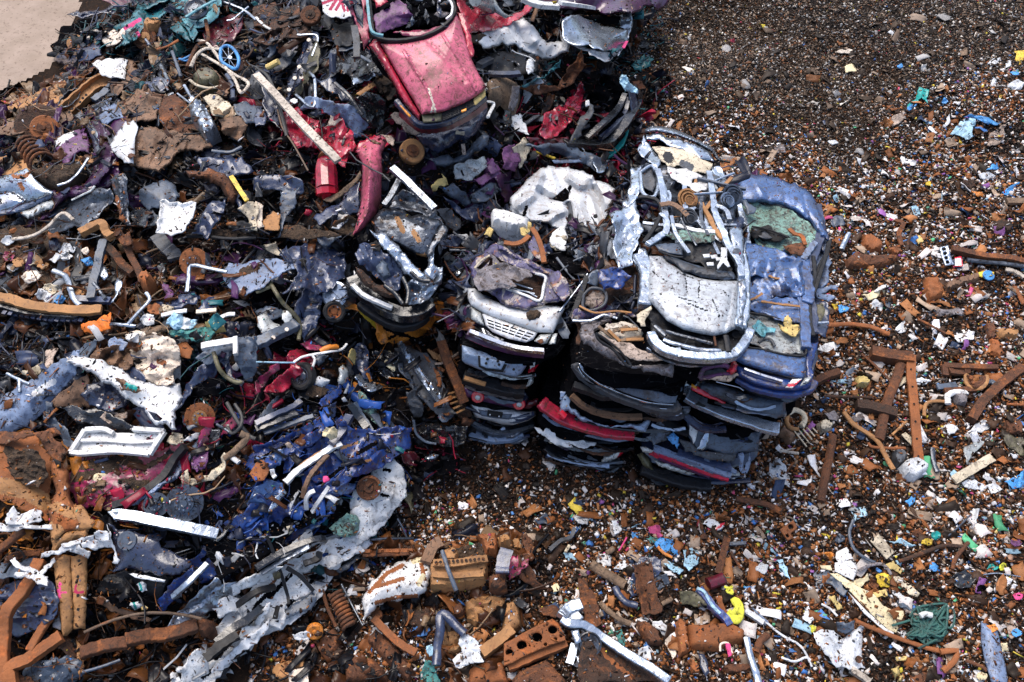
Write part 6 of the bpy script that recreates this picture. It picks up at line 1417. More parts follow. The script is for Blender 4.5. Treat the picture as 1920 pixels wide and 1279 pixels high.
for(po,m,lab,kw)in(('70,470 100,380 120,290 150,330 110,440 60,490 20,470','slate','slate blue curled strip at the left of the black trims',{}),('200,380 250,300 300,290 310,350 260,400 200,420','cloth_grey','mauve grey folded flap above the wooden handle',{}),('120,470 230,400 300,390 250,480 150,540','grey_plastic','dark grey torn panel beneath the mauve flap',{}),('205,760 250,600 310,450 350,330 400,260 450,270 430,380 370,520 300,640 250,770','navy','long black striped door trim with pale dots, upper middle',dict(fo=[('240,740 390,280',.04,.04)])),('290,690 340,560 400,420 450,330 470,400 440,540 380,640 330,690','olive','long olive brown trim panel beside the black striped trim',{}),('360,830 400,740 500,750 600,790 720,800 800,880 820,930 770,1010 700,1030 690,960 600,880 480,820','blue_dusty','pale blue torn car skin curving over the crimson folds',dict(cm_=.05)),('200,880 260,840 330,820 420,900 520,960 620,890 700,990 720,1080 650,1230 560,1180 500,1130 420,1080 330,1100 270,1000','red','crimson crumpled car skin under the pale lath',dict(cm_=.12,cs_=.2)),('520,950 560,870 600,880 640,900 590,940','primer','cream torn flake on the crimson folds',{}),('740,1130 790,1060 880,1020 960,1010 1020,1050 950,1100 850,1140','red','top end of the bright red wing',{}),('490,620 560,590 700,720 720,750 640,750','navy','navy curved strip in the middle of the black scrap',{}),('700,790 830,700 960,760 970,850 920,970 850,930 780,850','black_gloss','glossy black moulded plastic shell left of the red saloon',dict(cm_=.1)),('480,470 560,380 700,330 740,360 600,400 500,450','slate','steel blue bent edge in the black scrap',{}),('470,520 620,400 740,380 850,420 900,540 780,560 640,540 520,600','black_gloss','glossy black tangle of plastic left of the red wing',dict(cm_=.12,cs_=.15)),('720,580 870,530 895,560 780,620 740,630','silver_paint','silver corrugated tube lying in the black tangle',{}),('750,700 880,610 900,640 780,715','rust_tan','rusty flat bar stub under the silver corrugated tube',dict(cm_=.01)),('880,620 930,560 1020,590 1060,690 990,740 930,690','dirt','brown clump left of the red wing',dict(cm_=.1,cs_=.08)),('1020,870 1080,850 1150,900 1240,950 1220,1020 1160,1000 1080,930','cloth_beige','beige torn cloth under the red saloon bumper',{}),('1230,1010 1400,950 1560,900 1650,820 1720,770 1700,900 1600,1020 1480,1070 1380,1130 1300,1090','navy','dark navy wing bulging under the red saloon bumper',dict(cm_=.05,bu=.12)),('1300,1190 1480,1190 1600,1110 1700,1010 1750,1020 1680,1130 1560,1220 1420,1250','slate','long slate grey bumper strip below the navy wing',dict(cm_=.02,bu=.06)),('1720,1230 1770,1190 1830,1270 1760,1300','purple_mid','purple torn skin right of the slate bumper strip',{}),('0,570 60,540 120,640 160,800 190,960 130,900 70,720','navy','long navy seal strip left of the pale lath',{}),('0,800 70,860 60,930 0,940','navy_pale','blue grey plate at the left under the navy seal',{}),('1820,740 1900,760 1918,900 1880,940 1830,850','black_gloss','black curled plastic with pale tips right of the red bumper',{}),('1500,1240 1600,1200 1700,1180 1720,1250 1620,1340 1500,1330','glass_milky','cloudy blue grey plastic film below the slate bumper strip',{}),('0,300 120,220 300,190 420,230 300,280 100,330','rust_dark','rust brown clods above the black trims',dict(cm_=.12,cs_=.12)),('0,60 150,30 300,20 320,180 150,200 0,190','rust_dark','dark rusty shell at the top edge',dict(cm_=.1)),('560,200 720,170 720,330 600,330','black_plastic','black plastic panel under the white sprayed sheet',dict(cm_=.08)),):
 S('torn_skin',lab,'car panel',po,m,li=.32,**{**dict(cm_=.04,cs_=.25,res=.026),**kw})
B('lath','long pale wooden lath lying across the heap','wood','0,560 130,690 300,880 450,1040 615,1205','wood_pale',.06,.03,'box',li=.62,k=3)
for a,b in((290,585),(340,580),(395,485),(395,300),(248,672),(325,500)):
 D_('clip',a,b,.035,'primer',bpy.data.objects.get('torn_skin.003'),li=.44,n=12)
B('wooden_stick','yellow wooden handle under the mauve flap','handle','85,505 170,460','foam_yellow',.06,.05,li=.42,k=3)
wad(285,755,28,'white_paint','small white cube at the lower end of the black striped trim',li=.5,cm_=.03)
for q,m,w,lab in(('300,710 430,800 440,600 400,540','steel',.025,'pale bent wire frame under the black striped trim'),('0,500 100,590 190,850 230,1020','rubber_hose',.03,'black hose curving down left of the pale lath'),('160,820 200,960 280,1080 390,1279','wire',.014,'copper brown wire running below the lath'),('310,260 460,270 420,420','steel',.02,'grey bent rim at the top of the black striped trim'),('1740,760 1780,780 1735,880','white_scuffed',.03,'white splinter below the right corner of the red saloon'),('1250,980 1330,1020','steel',.035,'short pale strip under the red bumper'),('1500,990 1560,1000','cream',.04,'short beige strip on the navy wing'),('1550,1080 1560,1160','cloth_beige',.03,'short upright tan stick below the navy wing'),('780,420 880,480 930,560','slate',.03,'blue grey bent strip left of the red wing'),('590,620 700,720 800,860','black_gloss',.03,'glossy black tube in the middle of the black tangle'),('0,130 60,190 110,220','white_scuffed',.025,'white thin splinter at the top left of the black trims')):
 B('bent_strip',lab,'strip',q,m,w,w*.6,li=.42)
Ds('brake_drum','small rusty drum on a dark hub left of the sprayed white sheet','brake drum',410,115,.26,li=.4,mt_=('rust','rust_dark'))
Ds('brake_drum','round rusty brake drum below the red saloon','brake drum',1170,1135,.3,li=.3,tilt=(.4,.6),mt_=('rust_tan','rust'))
c=car0('fire_extinguisher','scorched red gas cylinder standing in the crimson folds',530,1240,cat='gas cylinder',li=.1)
q0=p3('520,1180 530,1420',None,.3)
V,Fc=sw(q0,.17,None,'round',6,ta_=[.6,.95,1,1,1]);mk('tank',V,Fc,'red',c)
V,Fc=sw(p3('516,1150 521,1185',None,.34),.12,None,'round',3,ta_=[.6,1]);mk('shoulder',V,Fc,'rust_orange',c)
V,Fc=sw(p3('530,1415 533,1462',None,.28),.175,None,'round',3,ta_=[1,.95]);mk('base_ring',V,Fc,'lamp_red',c)
V,Fc=sw(p3('532,1455 533,1480',None,.28),.08,None,'round',3);mk('foot',V,Fc,'lamp_red',c)
c=car0('car_wing','bright red front wing standing on end beside the lath',870,1300,cat='car panel')
Sp('skin','750,1130 820,1070 900,1020 960,1010 985,1060 940,1150 945,1279 935,1500 900,1600 800,1720 720,1770 770,1620 790,1500 800,1300 790,1220','red_faded',c,li=.62,bu=.10,cm_=.012,rim=.08,rimw=.1,fo=[('860,1060 850,1300 830,1700',.05,.08)],res=.024)
Sp('cap','940,1010 1010,1020 1035,1050 1030,1085 985,1060','cloth_beige',c,li=.64,cm_=.03)
T(1,1)
Sp('inner_edge','800,0 815,0 810,170 800,280 770,350 755,330 790,270 790,150','crimson_dark',c,li=.52,cm_=.01)
for(po,m,lab,kw)in(('0,60 100,40 250,40 330,80 340,150 250,170 150,140 60,130 0,140','navy_pale','navy blue bent sill lying level above the dark hollow',{}),('180,130 250,160 330,130 300,250 230,330 200,420 170,480 190,300','slate','blue grey hanging flap below the navy sill',{}),('0,240 50,270 60,410 0,430','primer','torn white grey carton at the left of the hanging flap',{}),('60,370 130,310 180,330 160,440 70,430','rust_tan','brown paper wad next to the torn carton',{}),('180,480 220,410 330,410 560,460 620,480 520,500 300,510','dirt','black panel covered in brown soil',dict(cm_=.03)),('440,350 560,270 640,240 600,330 500,390 480,400','navy_pale','steel blue bent rail left of the bright red wing',{}),('500,220 620,160 740,60 780,0 790,40 700,150 560,240','wood','brown weathered plank below the red gas cylinder',dict(cm_=.01)),('610,300 660,200 720,130 770,100 770,300 700,340 650,400','navy','dark blue black panel behind the bright red wing',{}),('560,430 600,380 690,340 745,370 740,440 720,490 640,470','dirt','soil filled tray at the foot of the bright red wing',{}),('565,430 600,390 690,340 710,355 620,440','white_scuffed','white wooden edge at the foot of the bright red wing',dict(cm_=.01)),('1320,110 1350,80 1400,60 1390,30 1420,60 1435,105 1380,110 1330,150','foam_yellow','bright orange torn foam piece right of the bright red wing',dict(cm_=.06)),('1410,150 1480,100 1560,160 1600,240 1560,260 1470,200','slate','blue black pressed frame right of the orange foam',{}),('1420,200 1500,300 1580,360 1660,380 1690,250 1620,260 1540,290','navy_pale','navy boot shell with white emblem hole, above the white foam',dict(cm_=.05)),('1620,180 1700,130 1800,100 1830,160 1700,230 1640,240','dark_steel','dark ribbed bumper beam below the purple scraps',{}),('1640,60 1700,40 1800,0 1830,20 1760,60 1700,100','purple_mid','purple torn bumper skin left of the white roof panel',{}),('1800,60 1918,10 1918,200 1860,230 1830,130','purple','dark purple shredded skin left of the white roof panel',dict(cm_=.1)),('1340,300 1420,290 1520,360 1530,420 1480,450 1420,400','grey_plastic','dark grey wheel arch liner right of the grey car',{}),('1380,530 1480,480 1560,500 1480,570 1400,590','navy','navy torn sheet right of the grey car',{}),('1500,490 1580,480 1640,560 1630,590 1540,540','white_scuffed','torn white label card on the navy sheet',dict(cm_=.03)),('1480,680 1560,600 1640,580 1600,660 1500,780','steel','bent steel bar end near the violet roof',{}),('1270,640 1420,470 1440,520 1380,640 1400,700 1350,680','dark_steel','dark bent window post right of the grey car',{}),('1400,840 1500,800 1600,700 1620,760 1540,850 1440,880','black_plastic','black curved panel in the gap left of the violet roof',{}),('1370,1040 1480,1070 1560,1060 1600,1090 1540,1190 1440,1180','magenta','magenta panel in the dark gap left of the white bonnet',{}),('1200,1160 1300,1060 1340,980 1400,1000 1390,1100 1300,1180','orange','orange car side below the grey car nose',dict(cm_=.06)),('920,1140 960,1130 1080,1170 1200,1170 1300,1100 1320,1130 1240,1230 1100,1279 960,1290','orange','orange car bonnet crushed below the grey car',dict(cm_=.09,cs_=.18,sk=[('black_and_shade',3,['960,1180 1100,1240','1050,1200 1180,1260','1000,1260 1100,1200'])])),('760,1030 830,1040 900,1120 930,1160 900,1180 820,1110','yellow','yellow strap under the grey car nose',{}),('640,1000 700,1000 780,1020 770,1050 660,1030','orange','orange tape at the foot of the steel canister',{}),('450,490 600,475 630,500 520,560 480,540','slate','pale blue torn corner above the navy car flank',{}),('65,560 150,540 160,580 215,600 190,635 130,620 90,600','cream','cream white torn paper above the navy car flank',{}),):
 S('torn_skin',lab,'car panel',po,m,li=.30,**{**dict(cm_=.04,cs_=.25,res=.026),**kw})
c=thing('crushed_car','dark grey hatchback with rusty roof and folded bonnet, beside the white bonnet stack','car',p3('1050,1100',None,0)[0])
pe=PL((790,560,2.45),(700,430,2.75),(820,400,2.75))
Sp('body','720,720 760,640 860,430 1000,180 1100,130 1330,280 1420,400 1380,700 1400,850 1300,980 1150,1060 960,1010 780,900','black_and_shade',c,h=pe,dz=-.15,cm_=.1)
Sp('rear_skin','990,280 1040,190 1100,140 1200,180 1280,260 1390,360 1410,400 1320,460 1250,320 1100,290','dark_steel',c,h=pe,dz=.05,cm_=.06,cs_=.2,res=.024)
Sp('roof','860,400 900,330 960,280 1100,290 1250,330 1380,370 1400,420 1350,500 1320,600 1280,650 1200,630 1120,590 1000,520 900,480','dark_steel',c,h=pe,dz=.10,cm_=.025,cs_=.4,bu=.05,rim=.05,fo=[('960,340 1130,330 1280,410',-.05,.06)],res=.024,sk=[('rust_tan',5,['1060,360 1100,450','1180,460 1220,520','1210,640 1260,640'])])
Sp('pillar','850,440 900,470 980,470 1080,580 1180,700 1270,790 1230,830 1120,780 1040,680 930,560','silver_paint',c,h=pe,dz=.14,cm_=.05,cs_=.2,rim=.03,res=.022)
Sp('bonnet','740,620 800,540 870,540 960,620 1050,700 1100,790 1060,900 960,840 860,760','navy_pale',c,h=pe,dz=.05,cm_=.10,cs_=.2,res=.022)
Sp('lamp_hole','850,550 900,520 940,570 930,610 880,600','bore_black',c,h=pe,dz=.14,cm_=.02)
Sp('mirror','900,720 950,670 990,700 1010,780 960,830 910,770','slate',c,h=pe,dz=.18,cm_=.04,bu=.05)
Sp('front_bumper','745,720 790,740 900,850 1000,890 1080,930 1060,960 980,950 860,880 760,790','rust_dark',c,h=pe,dz=.08,bu=.1,cm_=.02)
Sp('wing','1120,860 1160,820 1280,760 1400,720 1390,850 1300,960 1180,1010 1120,990','steel',c,h=pe,dz=.06,cm_=.10,cs_=.15,res=.02)
Sp('wing_skin','1260,760 1290,640 1330,590 1330,700 1400,740 1330,820','silver_paint',c,h=pe,dz=.12,cm_=.06,cs_=.2)
Sp('rear_post','1280,640 1330,520 1400,400 1440,440 1350,560 1310,640','dark_steel',c,h=pe,dz=.14,cm_=.02)
Bp('bumper','720,800 760,880 860,960 980,1040 1120,1080 1240,1060 1320,1000','black_gloss',.09,.08,'box',p_=c,h=pe,dz=-.12,k=6,bevel=.03)
Bp('bumper_trim','725,860 800,930 900,980 1020,1030','white_scuffed',.03,.03,'box',p_=c,h=pe,dz=.0,k=6)
Bp('lower_bumper','780,990 900,1080 1040,1150 1180,1150 1280,1080','black_plastic',.08,.07,'box',p_=c,h=pe,dz=-.3,k=6,bevel=.02)
for q in('960,860 1040,920 1100,1000','1100,800 1140,900 1130,1000','1160,760 1230,820 1300,830'):
 Bp('fold',q,'black_gloss',.03,.03,p_=c,h=pe,dz=.16)
B('metal_rail','long pale steel window rail standing over the grey car','trim','1020,-20 1130,80 1230,180 1335,285','steel',.05,.03,'box',h=pe,dz=.35,k=3)
B('metal_rail','second dark rail parallel to the pale window rail','trim','1080,60 1020,180 960,260','dark_steel',.04,.03,'box',h=pe,dz=.2,k=3)
B('strut','short pale tube hanging at the right of the grey car bumper','tube','1305,970 1315,1080','steel',.06,li=.35,k=2)
V,Fc=lat([(.2,0),(.2,.3),(.17,.32),(0,.32)],p3('660,960',None,.15)[0],(-.3,-.5,1),28);mk('canister',V,Fc,'steel',None,'round steel canister left of the grey car','canister')
Ds('wheel','small wheel with rusty five hole rim below the navy car flank','wheel',585,1055,.24,li=.3,tilt=(.5,.9),mt_=('tyre','rust_orange'))
c=thing('crushed_car','flattened navy blue car with hollow window frame in the middle of the heap','car',p3('300,900',None,0)[0])
Sp('flank','200,640 330,580 480,540 560,500 640,560 650,700 640,800 560,870 470,900 360,860 240,900 330,760 250,690','navy_pale',c,li=.42,cm_=.09,cs_=.22,res=.022)
Sp('roof','-180,700 0,680 120,670 240,690 260,740 180,760 60,860 -60,920 -150,880 -220,800','blue_dusty',c,li=.46,cm_=.05,cs_=.25,res=.024,sk=[('dirt',8,['-100,760 0,720'])])
Sp('window_hole','240,720 280,680 370,650 380,680 340,740 270,770','bore_black',c,li=.5,cm_=.01)
Ri('window_seal','240,720 280,670 380,645 390,690 340,750 265,775','navy',c,.03,li=.52)
Sp('side','300,1030 350,920 420,870 500,880 480,1000 470,1090 420,1200 360,1279 320,1180 300,1100','navy_pale',c,li=.36,cm_=.08,cs_=.2)
Sp('inner','-20,950 100,850 260,900 300,1000 330,1100 320,1279 0,1279','black_and_shade',c,li=.26,cm_=.12,cs_=.15)
Bp('window_rail','100,830 160,930 200,990 290,1080 330,1160 320,1270','olive',.03,p_=c,li=.44)
Bp('window_rail','0,910 100,870 110,840','olive',.035,p_=c,li=.44)
Sp('headlight','20,1100 60,1080 130,1140 190,1180 160,1230 60,1220','lamp_clear',c,li=.36,cm_=.04,bu=.04)
Sp('headlight','210,1050 250,1060 270,1110 240,1150 200,1110','lamp_clear',c,li=.4,cm_=.04)
Sp('shell','0,1060 80,1020 180,1040 220,1090 120,1120 30,1140','slate',c,li=.34,cm_=.06)
Bp('bumper_beam','0,1300 120,1240 230,1190 310,1150','slate',.08,.05,'box',p_=c,li=.42,bevel=.01)
for a,b in((230,1190),(130,1250)):D_('bolt',a,b,.03,'primer',c,li=.5,n=10)
T(0,2)
for(po,m)in(('1330,500 1400,350 1490,200 1600,60 1700,10 1740,70 1640,160 1600,270 1460,330 1380,460','navy_pale'),('1480,120 1560,60 1700,0 1760,60 1700,130 1640,100 1560,170','slate'),('1780,0 1918,-20 1918,200 1880,290 1830,270 1790,180','slate'),('1640,150 1720,130 1740,260 1820,300 1800,330 1700,280','navy')):
 Sp('folded_skin',po,m,c,li=.40,cm_=.06,cs_=.2,res=.022)
Bp('tailgate_rail','1600,80 1640,200 1700,270 1780,310 1810,300','olive',.03,p_=c,li=.52)
Bp('white_strip','1510,40 1620,20 1750,0','white_paint',.05,.03,'box',p_=c,li=.55,k=2)
Bp('post','1765,-30 1765,100','white_scuffed',.03,.03,'box',p_=c,li=.55,k=2)
for(po,m,lab,kw)in(('0,460 100,380 220,310 300,260 420,180 560,100 555,180 540,250 480,320 400,420 300,540 180,620 0,690 -60,700 -60,500','blue_dusty','long pale blue bent bonnet pointing up at the left edge',dict(cm_=.04,bu=.08,sk=[('white_paint',6,['260,390 400,300'])])),('575,80 640,20 700,-10 725,0 700,60 640,135 590,120','slate','small blue grey cone shaped fold above the white bracket',{}),('350,470 400,470 430,600 500,660 540,760 520,830 470,780 400,640 340,600','slate','blue grey bent post below the pale blue bonnet',{}),('400,450 470,380 560,300 640,260 660,420 700,500 560,500 440,490','brown_sheet','brown carpet in the footwell below the white bracket',{}),('620,400 660,330 760,300 880,330 930,400 940,470 800,510 680,470','navy','navy footwell panel below the white bracket',dict(cm_=.07)),('460,500 600,490 760,520 900,580 1000,640 990,700 860,690 700,620 540,560','black_gloss','glossy black sill lying over the white tray',dict(cm_=.04)),('760,570 810,520 900,540 940,530 940,570 880,600 820,610','cloth_beige','beige rag on the glossy black sill',{}),('120,200 200,220 260,190 320,150 310,230 260,280 200,250','cream','cream torn cloth above the pale blue bonnet',{}),('330,140 350,70 430,60 400,110 390,170 350,200','cloth_beige','beige curled cloth above the pale blue bonnet',{}),('1000,130 980,40 960,-30 1120,-60 1240,-20 1320,60 1330,160 1280,230 1290,300 1180,310 1100,270 1040,210','primer','large pinkish white crumpled sheet stained with rust',dict(cm_=.12,cs_=.14,res=.02,sk=[('rust_orange',5,['1190,150 1230,160','1020,60 1050,20'])])),('1320,30 1380,10 1440,60 1420,120 1360,110','rust_orange','orange brown crushed tin right of the pinkish crumpled sheet',{}),('930,200 1000,200 1090,270 1080,320 980,270','navy_pale','navy flap behind the white bracket',{}),('680,130 760,60 860,40 960,60 980,170 880,200 760,160','brown_sheet','brown soil and cloth behind the white bracket',dict(cm_=.1,cs_=.12)),('820,0 860,-30 960,-10 920,60 840,80','blue_dusty','pale blue torn bag above the white bracket',{}),('1280,640 1300,610 1340,500 1420,400 1560,300 1640,300 1700,360 1660,430 1560,400 1440,480 1380,600','black_and_shade','black wheel arch behind the orange disc',{}),('1370,560 1430,530 1460,600 1480,640 1420,660 1380,620','slate','smoky grey shell left of the orange disc',{}),('1560,680 1640,670 1640,760 1590,850 1565,820','dark_steel','grey bracket below the orange disc',{}),('1380,740 1440,700 1490,690 1490,720 1430,750','white_paint','white folded card right of the white tray',{}),):
 S('torn_skin',lab,'car panel',po,m,li=.32,**{**dict(cm_=.05,cs_=.2,res=.024),**kw})
S('white_bracket','large white torn plastic bracket with tapering arm','car part','548,180 590,132 700,150 830,195 930,225 980,280 1070,310 1140,325 1310,318 1320,370 1335,410 1310,480 1290,630 1260,635 1215,590 1150,600 1110,560 1075,490 1000,460 920,400 880,350 790,320 740,260 640,210','white_paint',li=.55,cm_=.03,cs_=.3,rim=.05,res=.022,ho=['1105,520 1170,540 1220,580 1195,600 1150,590'])
S('bracket_window','brown debris and green wrapper caught in the white bracket','debris','870,280 940,300 1050,370 1020,385 930,360','brown_sheet',li=.66,cm_=.03,cs_=.08,sk=[('teal_bright',6,'960,325 1010,350')])
c=thing('white_tray','shallow white cracked tray with raised rim','tray',p3('880,770',None,.1)[0])
Sp('base','560,830 650,670 780,680 1000,690 1160,680 1210,700 1120,840 900,825 740,835 640,840','white_scuffed',c,li=.36,cm_=.012,res=.03)
for q in('530,832 640,665','640,665 770,660 850,690','1000,660 1230,675','1230,675 1120,848','1120,848 900,825 750,830 620,842 530,832'):
 Bp('rim',q,'white_scuffed',.03,.03,'box',p_=c,li=.42,k=3)
Bp('rib','610,745 800,745 1000,760 1160,750','white_scuffed',.02,.02,'box',p_=c,li=.4,k=3)
t=Ds('brake_disc','bright orange rusted disc with eight holes','brake disc',1498,570,.30,li=.35,tilt=(.3,.8),mt_=('rust_orange','rust_tan'),ho=8)
for q,m,w,lab in(('1700,460 1780,600 1870,710 1918,730','rubber_hose',.03,'thick black cable right of the orange disc'),('1760,470 1810,560 1800,640 1740,690 1700,640','rubber_hose',.025,'looped black cable right of the orange disc'),('1620,620 1690,660 1720,680','dark_steel',.02,'thin grey cable end below the looped cable'),('1680,880 1760,820 1850,720 1800,690','wood',.05,'brown edged long strip pointing up to the blue wreck'),('1740,870 1790,910','white_paint',.035,'short white strip below the brown edged strip'),('140,280 145,380','steel',.025,'short steel post at the left edge'),('50,240 130,280 220,320','steel',.02,'thin steel rail at the left edge')):
 B('cable' if 'cable' in lab else 'strip',lab,'cable' if 'cable' in lab else 'strip',q,m,w,li=.42)
c=car0('crushed_car','magenta red roof buried in brown soil, left of the blue wreck',900,1100)
Sp('roof','540,1000 620,900 760,860 1000,860 1200,820 1330,790 1300,900 1180,1010 1100,1100 960,1190 830,1235 720,1215 600,1180 560,1090','magenta',c,li=.24,cm_=.06,cs_=.25,bu=.1,res=.022,sk=[('dirt',9,['620,930 800,900 1000,870','560,1020 700,1000 860,930','660,1120 760,1070','880,880 1040,920','1000,1080 1100,1070']),('dirt',5,['1100,940 1250,860','900,1050 1000,1040'])])
Sp('side','1000,1200 1100,1120 1250,1010 1330,900 1420,810 1460,760 1480,800 1400,920 1280,1050 1160,1130 1060,1200','blue_dusty',c,li=.32,cm_=.03,rim=.04)
Bp('roof_seal','850,1240 1000,1180 1120,1100 1230,1010 1310,880 1390,790','black_plastic',.05,.04,'box',p_=c,li=.36,k=6)
Sp('wing','1440,900 1470,820 1520,740 1560,680 1550,840 1530,940 1480,970 1450,940','purple_mid',c,li=.36,cm_=.06,cs_=.15)
Sp('pillar','1480,760 1560,600 1580,640 1560,740 1520,800','magenta',c,li=.36,cm_=.04)
Sp('pillar','1630,720 1680,620 1760,540 1770,590 1700,690','magenta',c,li=.32,cm_=.04)
wad(1330,730,70,'cream','cream and brown rubbish right of the white tray',li=.3)
wad(750,1020,50,'foam_pale','pale broken chip on the magenta roof',li=.4,cm_=.03)
S('cream_skin','cream grey torn skin under the purple wing','car panel','1370,1010 1420,960 1430,1030 1560,1000 1650,920 1660,850 1665,960 1600,1030 1440,1070 1380,1060','cream',li=.38,cm_=.06,cs_=.2)
t=Ds('brake_disc','grey perforated round plate at the lower left','brake disc',1385,1210,.36,li=.35,tilt=(.2,.6),mt_=('dark_steel','slate'),ho=9)
Ds('brake_disc','small dark drum left of the perforated plate','brake disc',1170,1225,.24,li=.3,tilt=(.2,.6),mt_=('slate','dark_steel'))
c=car0('crushed_van','rusty orange van corner with pink spray marks, lower left edge',250,1100,cat='van')
Sp('roof','-80,740 120,735 270,740 320,830 400,900 370,1000 365,1200 340,1330 180,1240 0,1150 -80,1200','rust_orange',c,li=.4,cm_=.03,cs_=.4,bu=.05,res=.024,sk=[('rust_tan',16,['0,1080 200,1120 330,1200']),('dirt',9,['60,820 160,860','120,940 260,980','180,1020 300,1040'])])
Sp('corner_panel','375,1240 380,1000 400,890 470,930 520,990 525,1120 560,1240 600,1330 640,1400 480,1440 370,1400','rust_orange',c,li=.5,bu=.08,cm_=.02,rim=.05,sk=[('rust_tan',10,['420,1240 560,1300'])])
Sp('gutter','-80,700 100,680 380,650 430,700 300,690 100,740 -80,750','rust',c,li=.55,cm_=.03)
Sp('hinge','260,700 380,690 450,760 480,840 440,900 400,870 330,780','rust',c,li=.58,cm_=.06,cs_=.15)
Sp('latch','400,880 450,900 455,950 430,950','bore_black',c,li=.6,cm_=.01)
Sp('gravel','20,900 120,830 240,820 320,900 340,1000 280,1080 180,1060 60,1000','dirt',c,li=.52,cm_=.03,cs_=.05,res=.018)
T(0,3)
Sp('side_panel','370,-40 600,-40 650,30 695,70 680,110 600,130 480,150 400,200 380,100','rust_tan',c,li=.5,bu=.06,cm_=.03)
Sp('side_fold','380,210 480,160 600,130 670,120 665,190 560,220 460,260 390,300','rust_tan',c,li=.5,bu=.05,cm_=.02)
Sp('pillar','400,370 480,320 530,330 540,500 545,700 545,880 500,930 470,930 450,760 420,560','rust_tan',c,li=.45,bu=.01,cm_=.015,rim=.01,sk=[('spray_pink',2.6,['445,540 445,645','430,600 495,605'])])
Sp('pillar','530,340 600,320 655,330 650,600 640,880 600,870 550,880 545,600','rust_tan',c,li=.45,bu=.01,cm_=.015,rim=.01,sk=[('spray_crimson',2.2,['555,600 625,603','565,550 572,600'])])
for a,b in((592,365),(583,485),(585,625),(585,730)):D_('bolt_hole',a,b,.02,'bore_black',c,li=.56,n=8)
for(po,m,lab,kw)in(('-60,390 100,385 250,340 330,390 260,470 120,490 -60,500','slate','slate blue panel at the lower left behind the white wrapping',{}),('-60,740 60,560 200,520 380,560 410,640 400,760 300,860 100,900 -60,860','navy_pale','dark blue striped panel under the rusty van pillar',dict(fo=[('0,640 380,600',.04,.05),('0,720 380,690',.04,.05),('60,800 330,780',.04,.05)])),('400,860 440,750 450,880','white_paint','white splinter left of the rusty van pillar',{}),('60,330 180,290 300,280 280,330 150,350 40,380','rust','rusty flaking fold at the lower left edge',dict(cm_=.08)),('200,1190 330,1120 480,1090 600,1130 620,1200 560,1260 400,1320 250,1330','slate','dark grey bent plate at the bottom edge',dict(cm_=.05,bu=.06)),('0,1240 120,1220 220,1240 260,1330 0,1340','rust','rust brown clods at the bottom left corner',dict(cm_=.1)),('450,1020 470,970 560,950 590,1000 580,1070 520,1100','rust_dark','rusty brown knuckle below the van pillar',dict(cm_=.05)),('580,950 620,900 630,1000 620,1180 590,1200 580,1060','rust_tan','tan torn strip below the van pillar',{}),('740,590 830,480 960,460 1160,480 1230,520 1200,640 1180,720 1000,600 860,610','black_plastic','black torn door lining below the smoky window',dict(cm_=.06)),('740,640 900,610 1120,600 1180,700 1130,760 900,720','black_and_shade','black hollow panel under the black door lining',dict(cm_=.08)),('690,640 800,660 960,740 1140,800 1120,830 960,780 800,720','brown_sheet','brown grey beam end in the dark hollow',dict(cm_=.02)),('1250,880 1340,750 1470,640 1600,510 1640,520 1650,560 1750,540 1700,660 1560,740 1460,840 1300,900','steel','pale steel blue bonnet wedge beside the white wreck',dict(cm_=.03,fo=[('1340,760 1500,680 1620,560',-.06,.06)])),('1200,720 1260,560 1330,500 1430,420 1460,480 1400,560 1300,660 1240,730','blue','bright blue torn skin above the pale steel wedge',dict(cm_=.07)),):
 S('torn_skin',lab,'car panel',po,m,li=.3,**{**dict(cm_=.05,cs_=.2,res=.024),**kw})
S('glass_sheet','large smoky side window with a white torn edge','window','805,85 860,120 960,150 1140,200 1300,300 1440,380 1400,430 1320,470 1200,480 1040,440 900,440 840,450 870,330 850,220','navy',li=.5,cm_=.02,bu=.05)
S('torn_edge','white torn plastic edge of the smoky window','trim','800,90 830,170 860,260 900,360 880,390 840,380 860,300 820,200','white_paint',li=.58,cm_=.02)
D_('sticker',950,215,.12,'slate',bpy.data.objects['glass_sheet'],li=.56,po_=[(1,-.02),(1,.02),(0,.03)])
S('flat_strip','white flat bracket strip under the smoky window','strip','970,465 1000,458 1110,480 1235,515 1230,530 1120,510 1010,490','white_paint',li=.5,cm_=.015)
for(po,lab)in(('-60,85 100,88 400,95 430,130 200,122 -60,125','long white strip at the lower left edge'),('50,60 80,0 110,-40 160,20 250,-20 300,0 300,60 240,70 180,80 120,90 60,85','white torn plastic sheet above the long white strip'),('470,240 560,215 690,178 690,210 600,235 480,255','white rolled strip over the rusty van'),('440,290 480,240 500,270 580,250 660,300 640,345 570,310 500,290 440,320 320,345 330,310','white torn wrapping tied over the van pillar'),('620,240 740,210 830,230 830,265 740,270 630,265','wide white band right of the torn wrapping'),('95,370 130,350 240,420 290,450 320,410 390,350 400,370 340,440 310,470 350,480 345,540 300,530 240,490 120,470 125,455 230,450','white knotted plastic band at the lower left'),('710,160 740,140 800,150 810,210 760,215 720,200','small white fold at the end of the wide band')):
 S('white_band',lab,'plastic strip',po,'white_paint',li=.58,cm_=.03,cs_=.15,res=.02,thick=.01)
B('metal_rail','long pale grey roof rail above the smoky window','trim','840,35 880,20 1080,50 1260,90 1460,130 1635,170','silver_paint',.07,.035,'box',li=.5,bevel=.01)
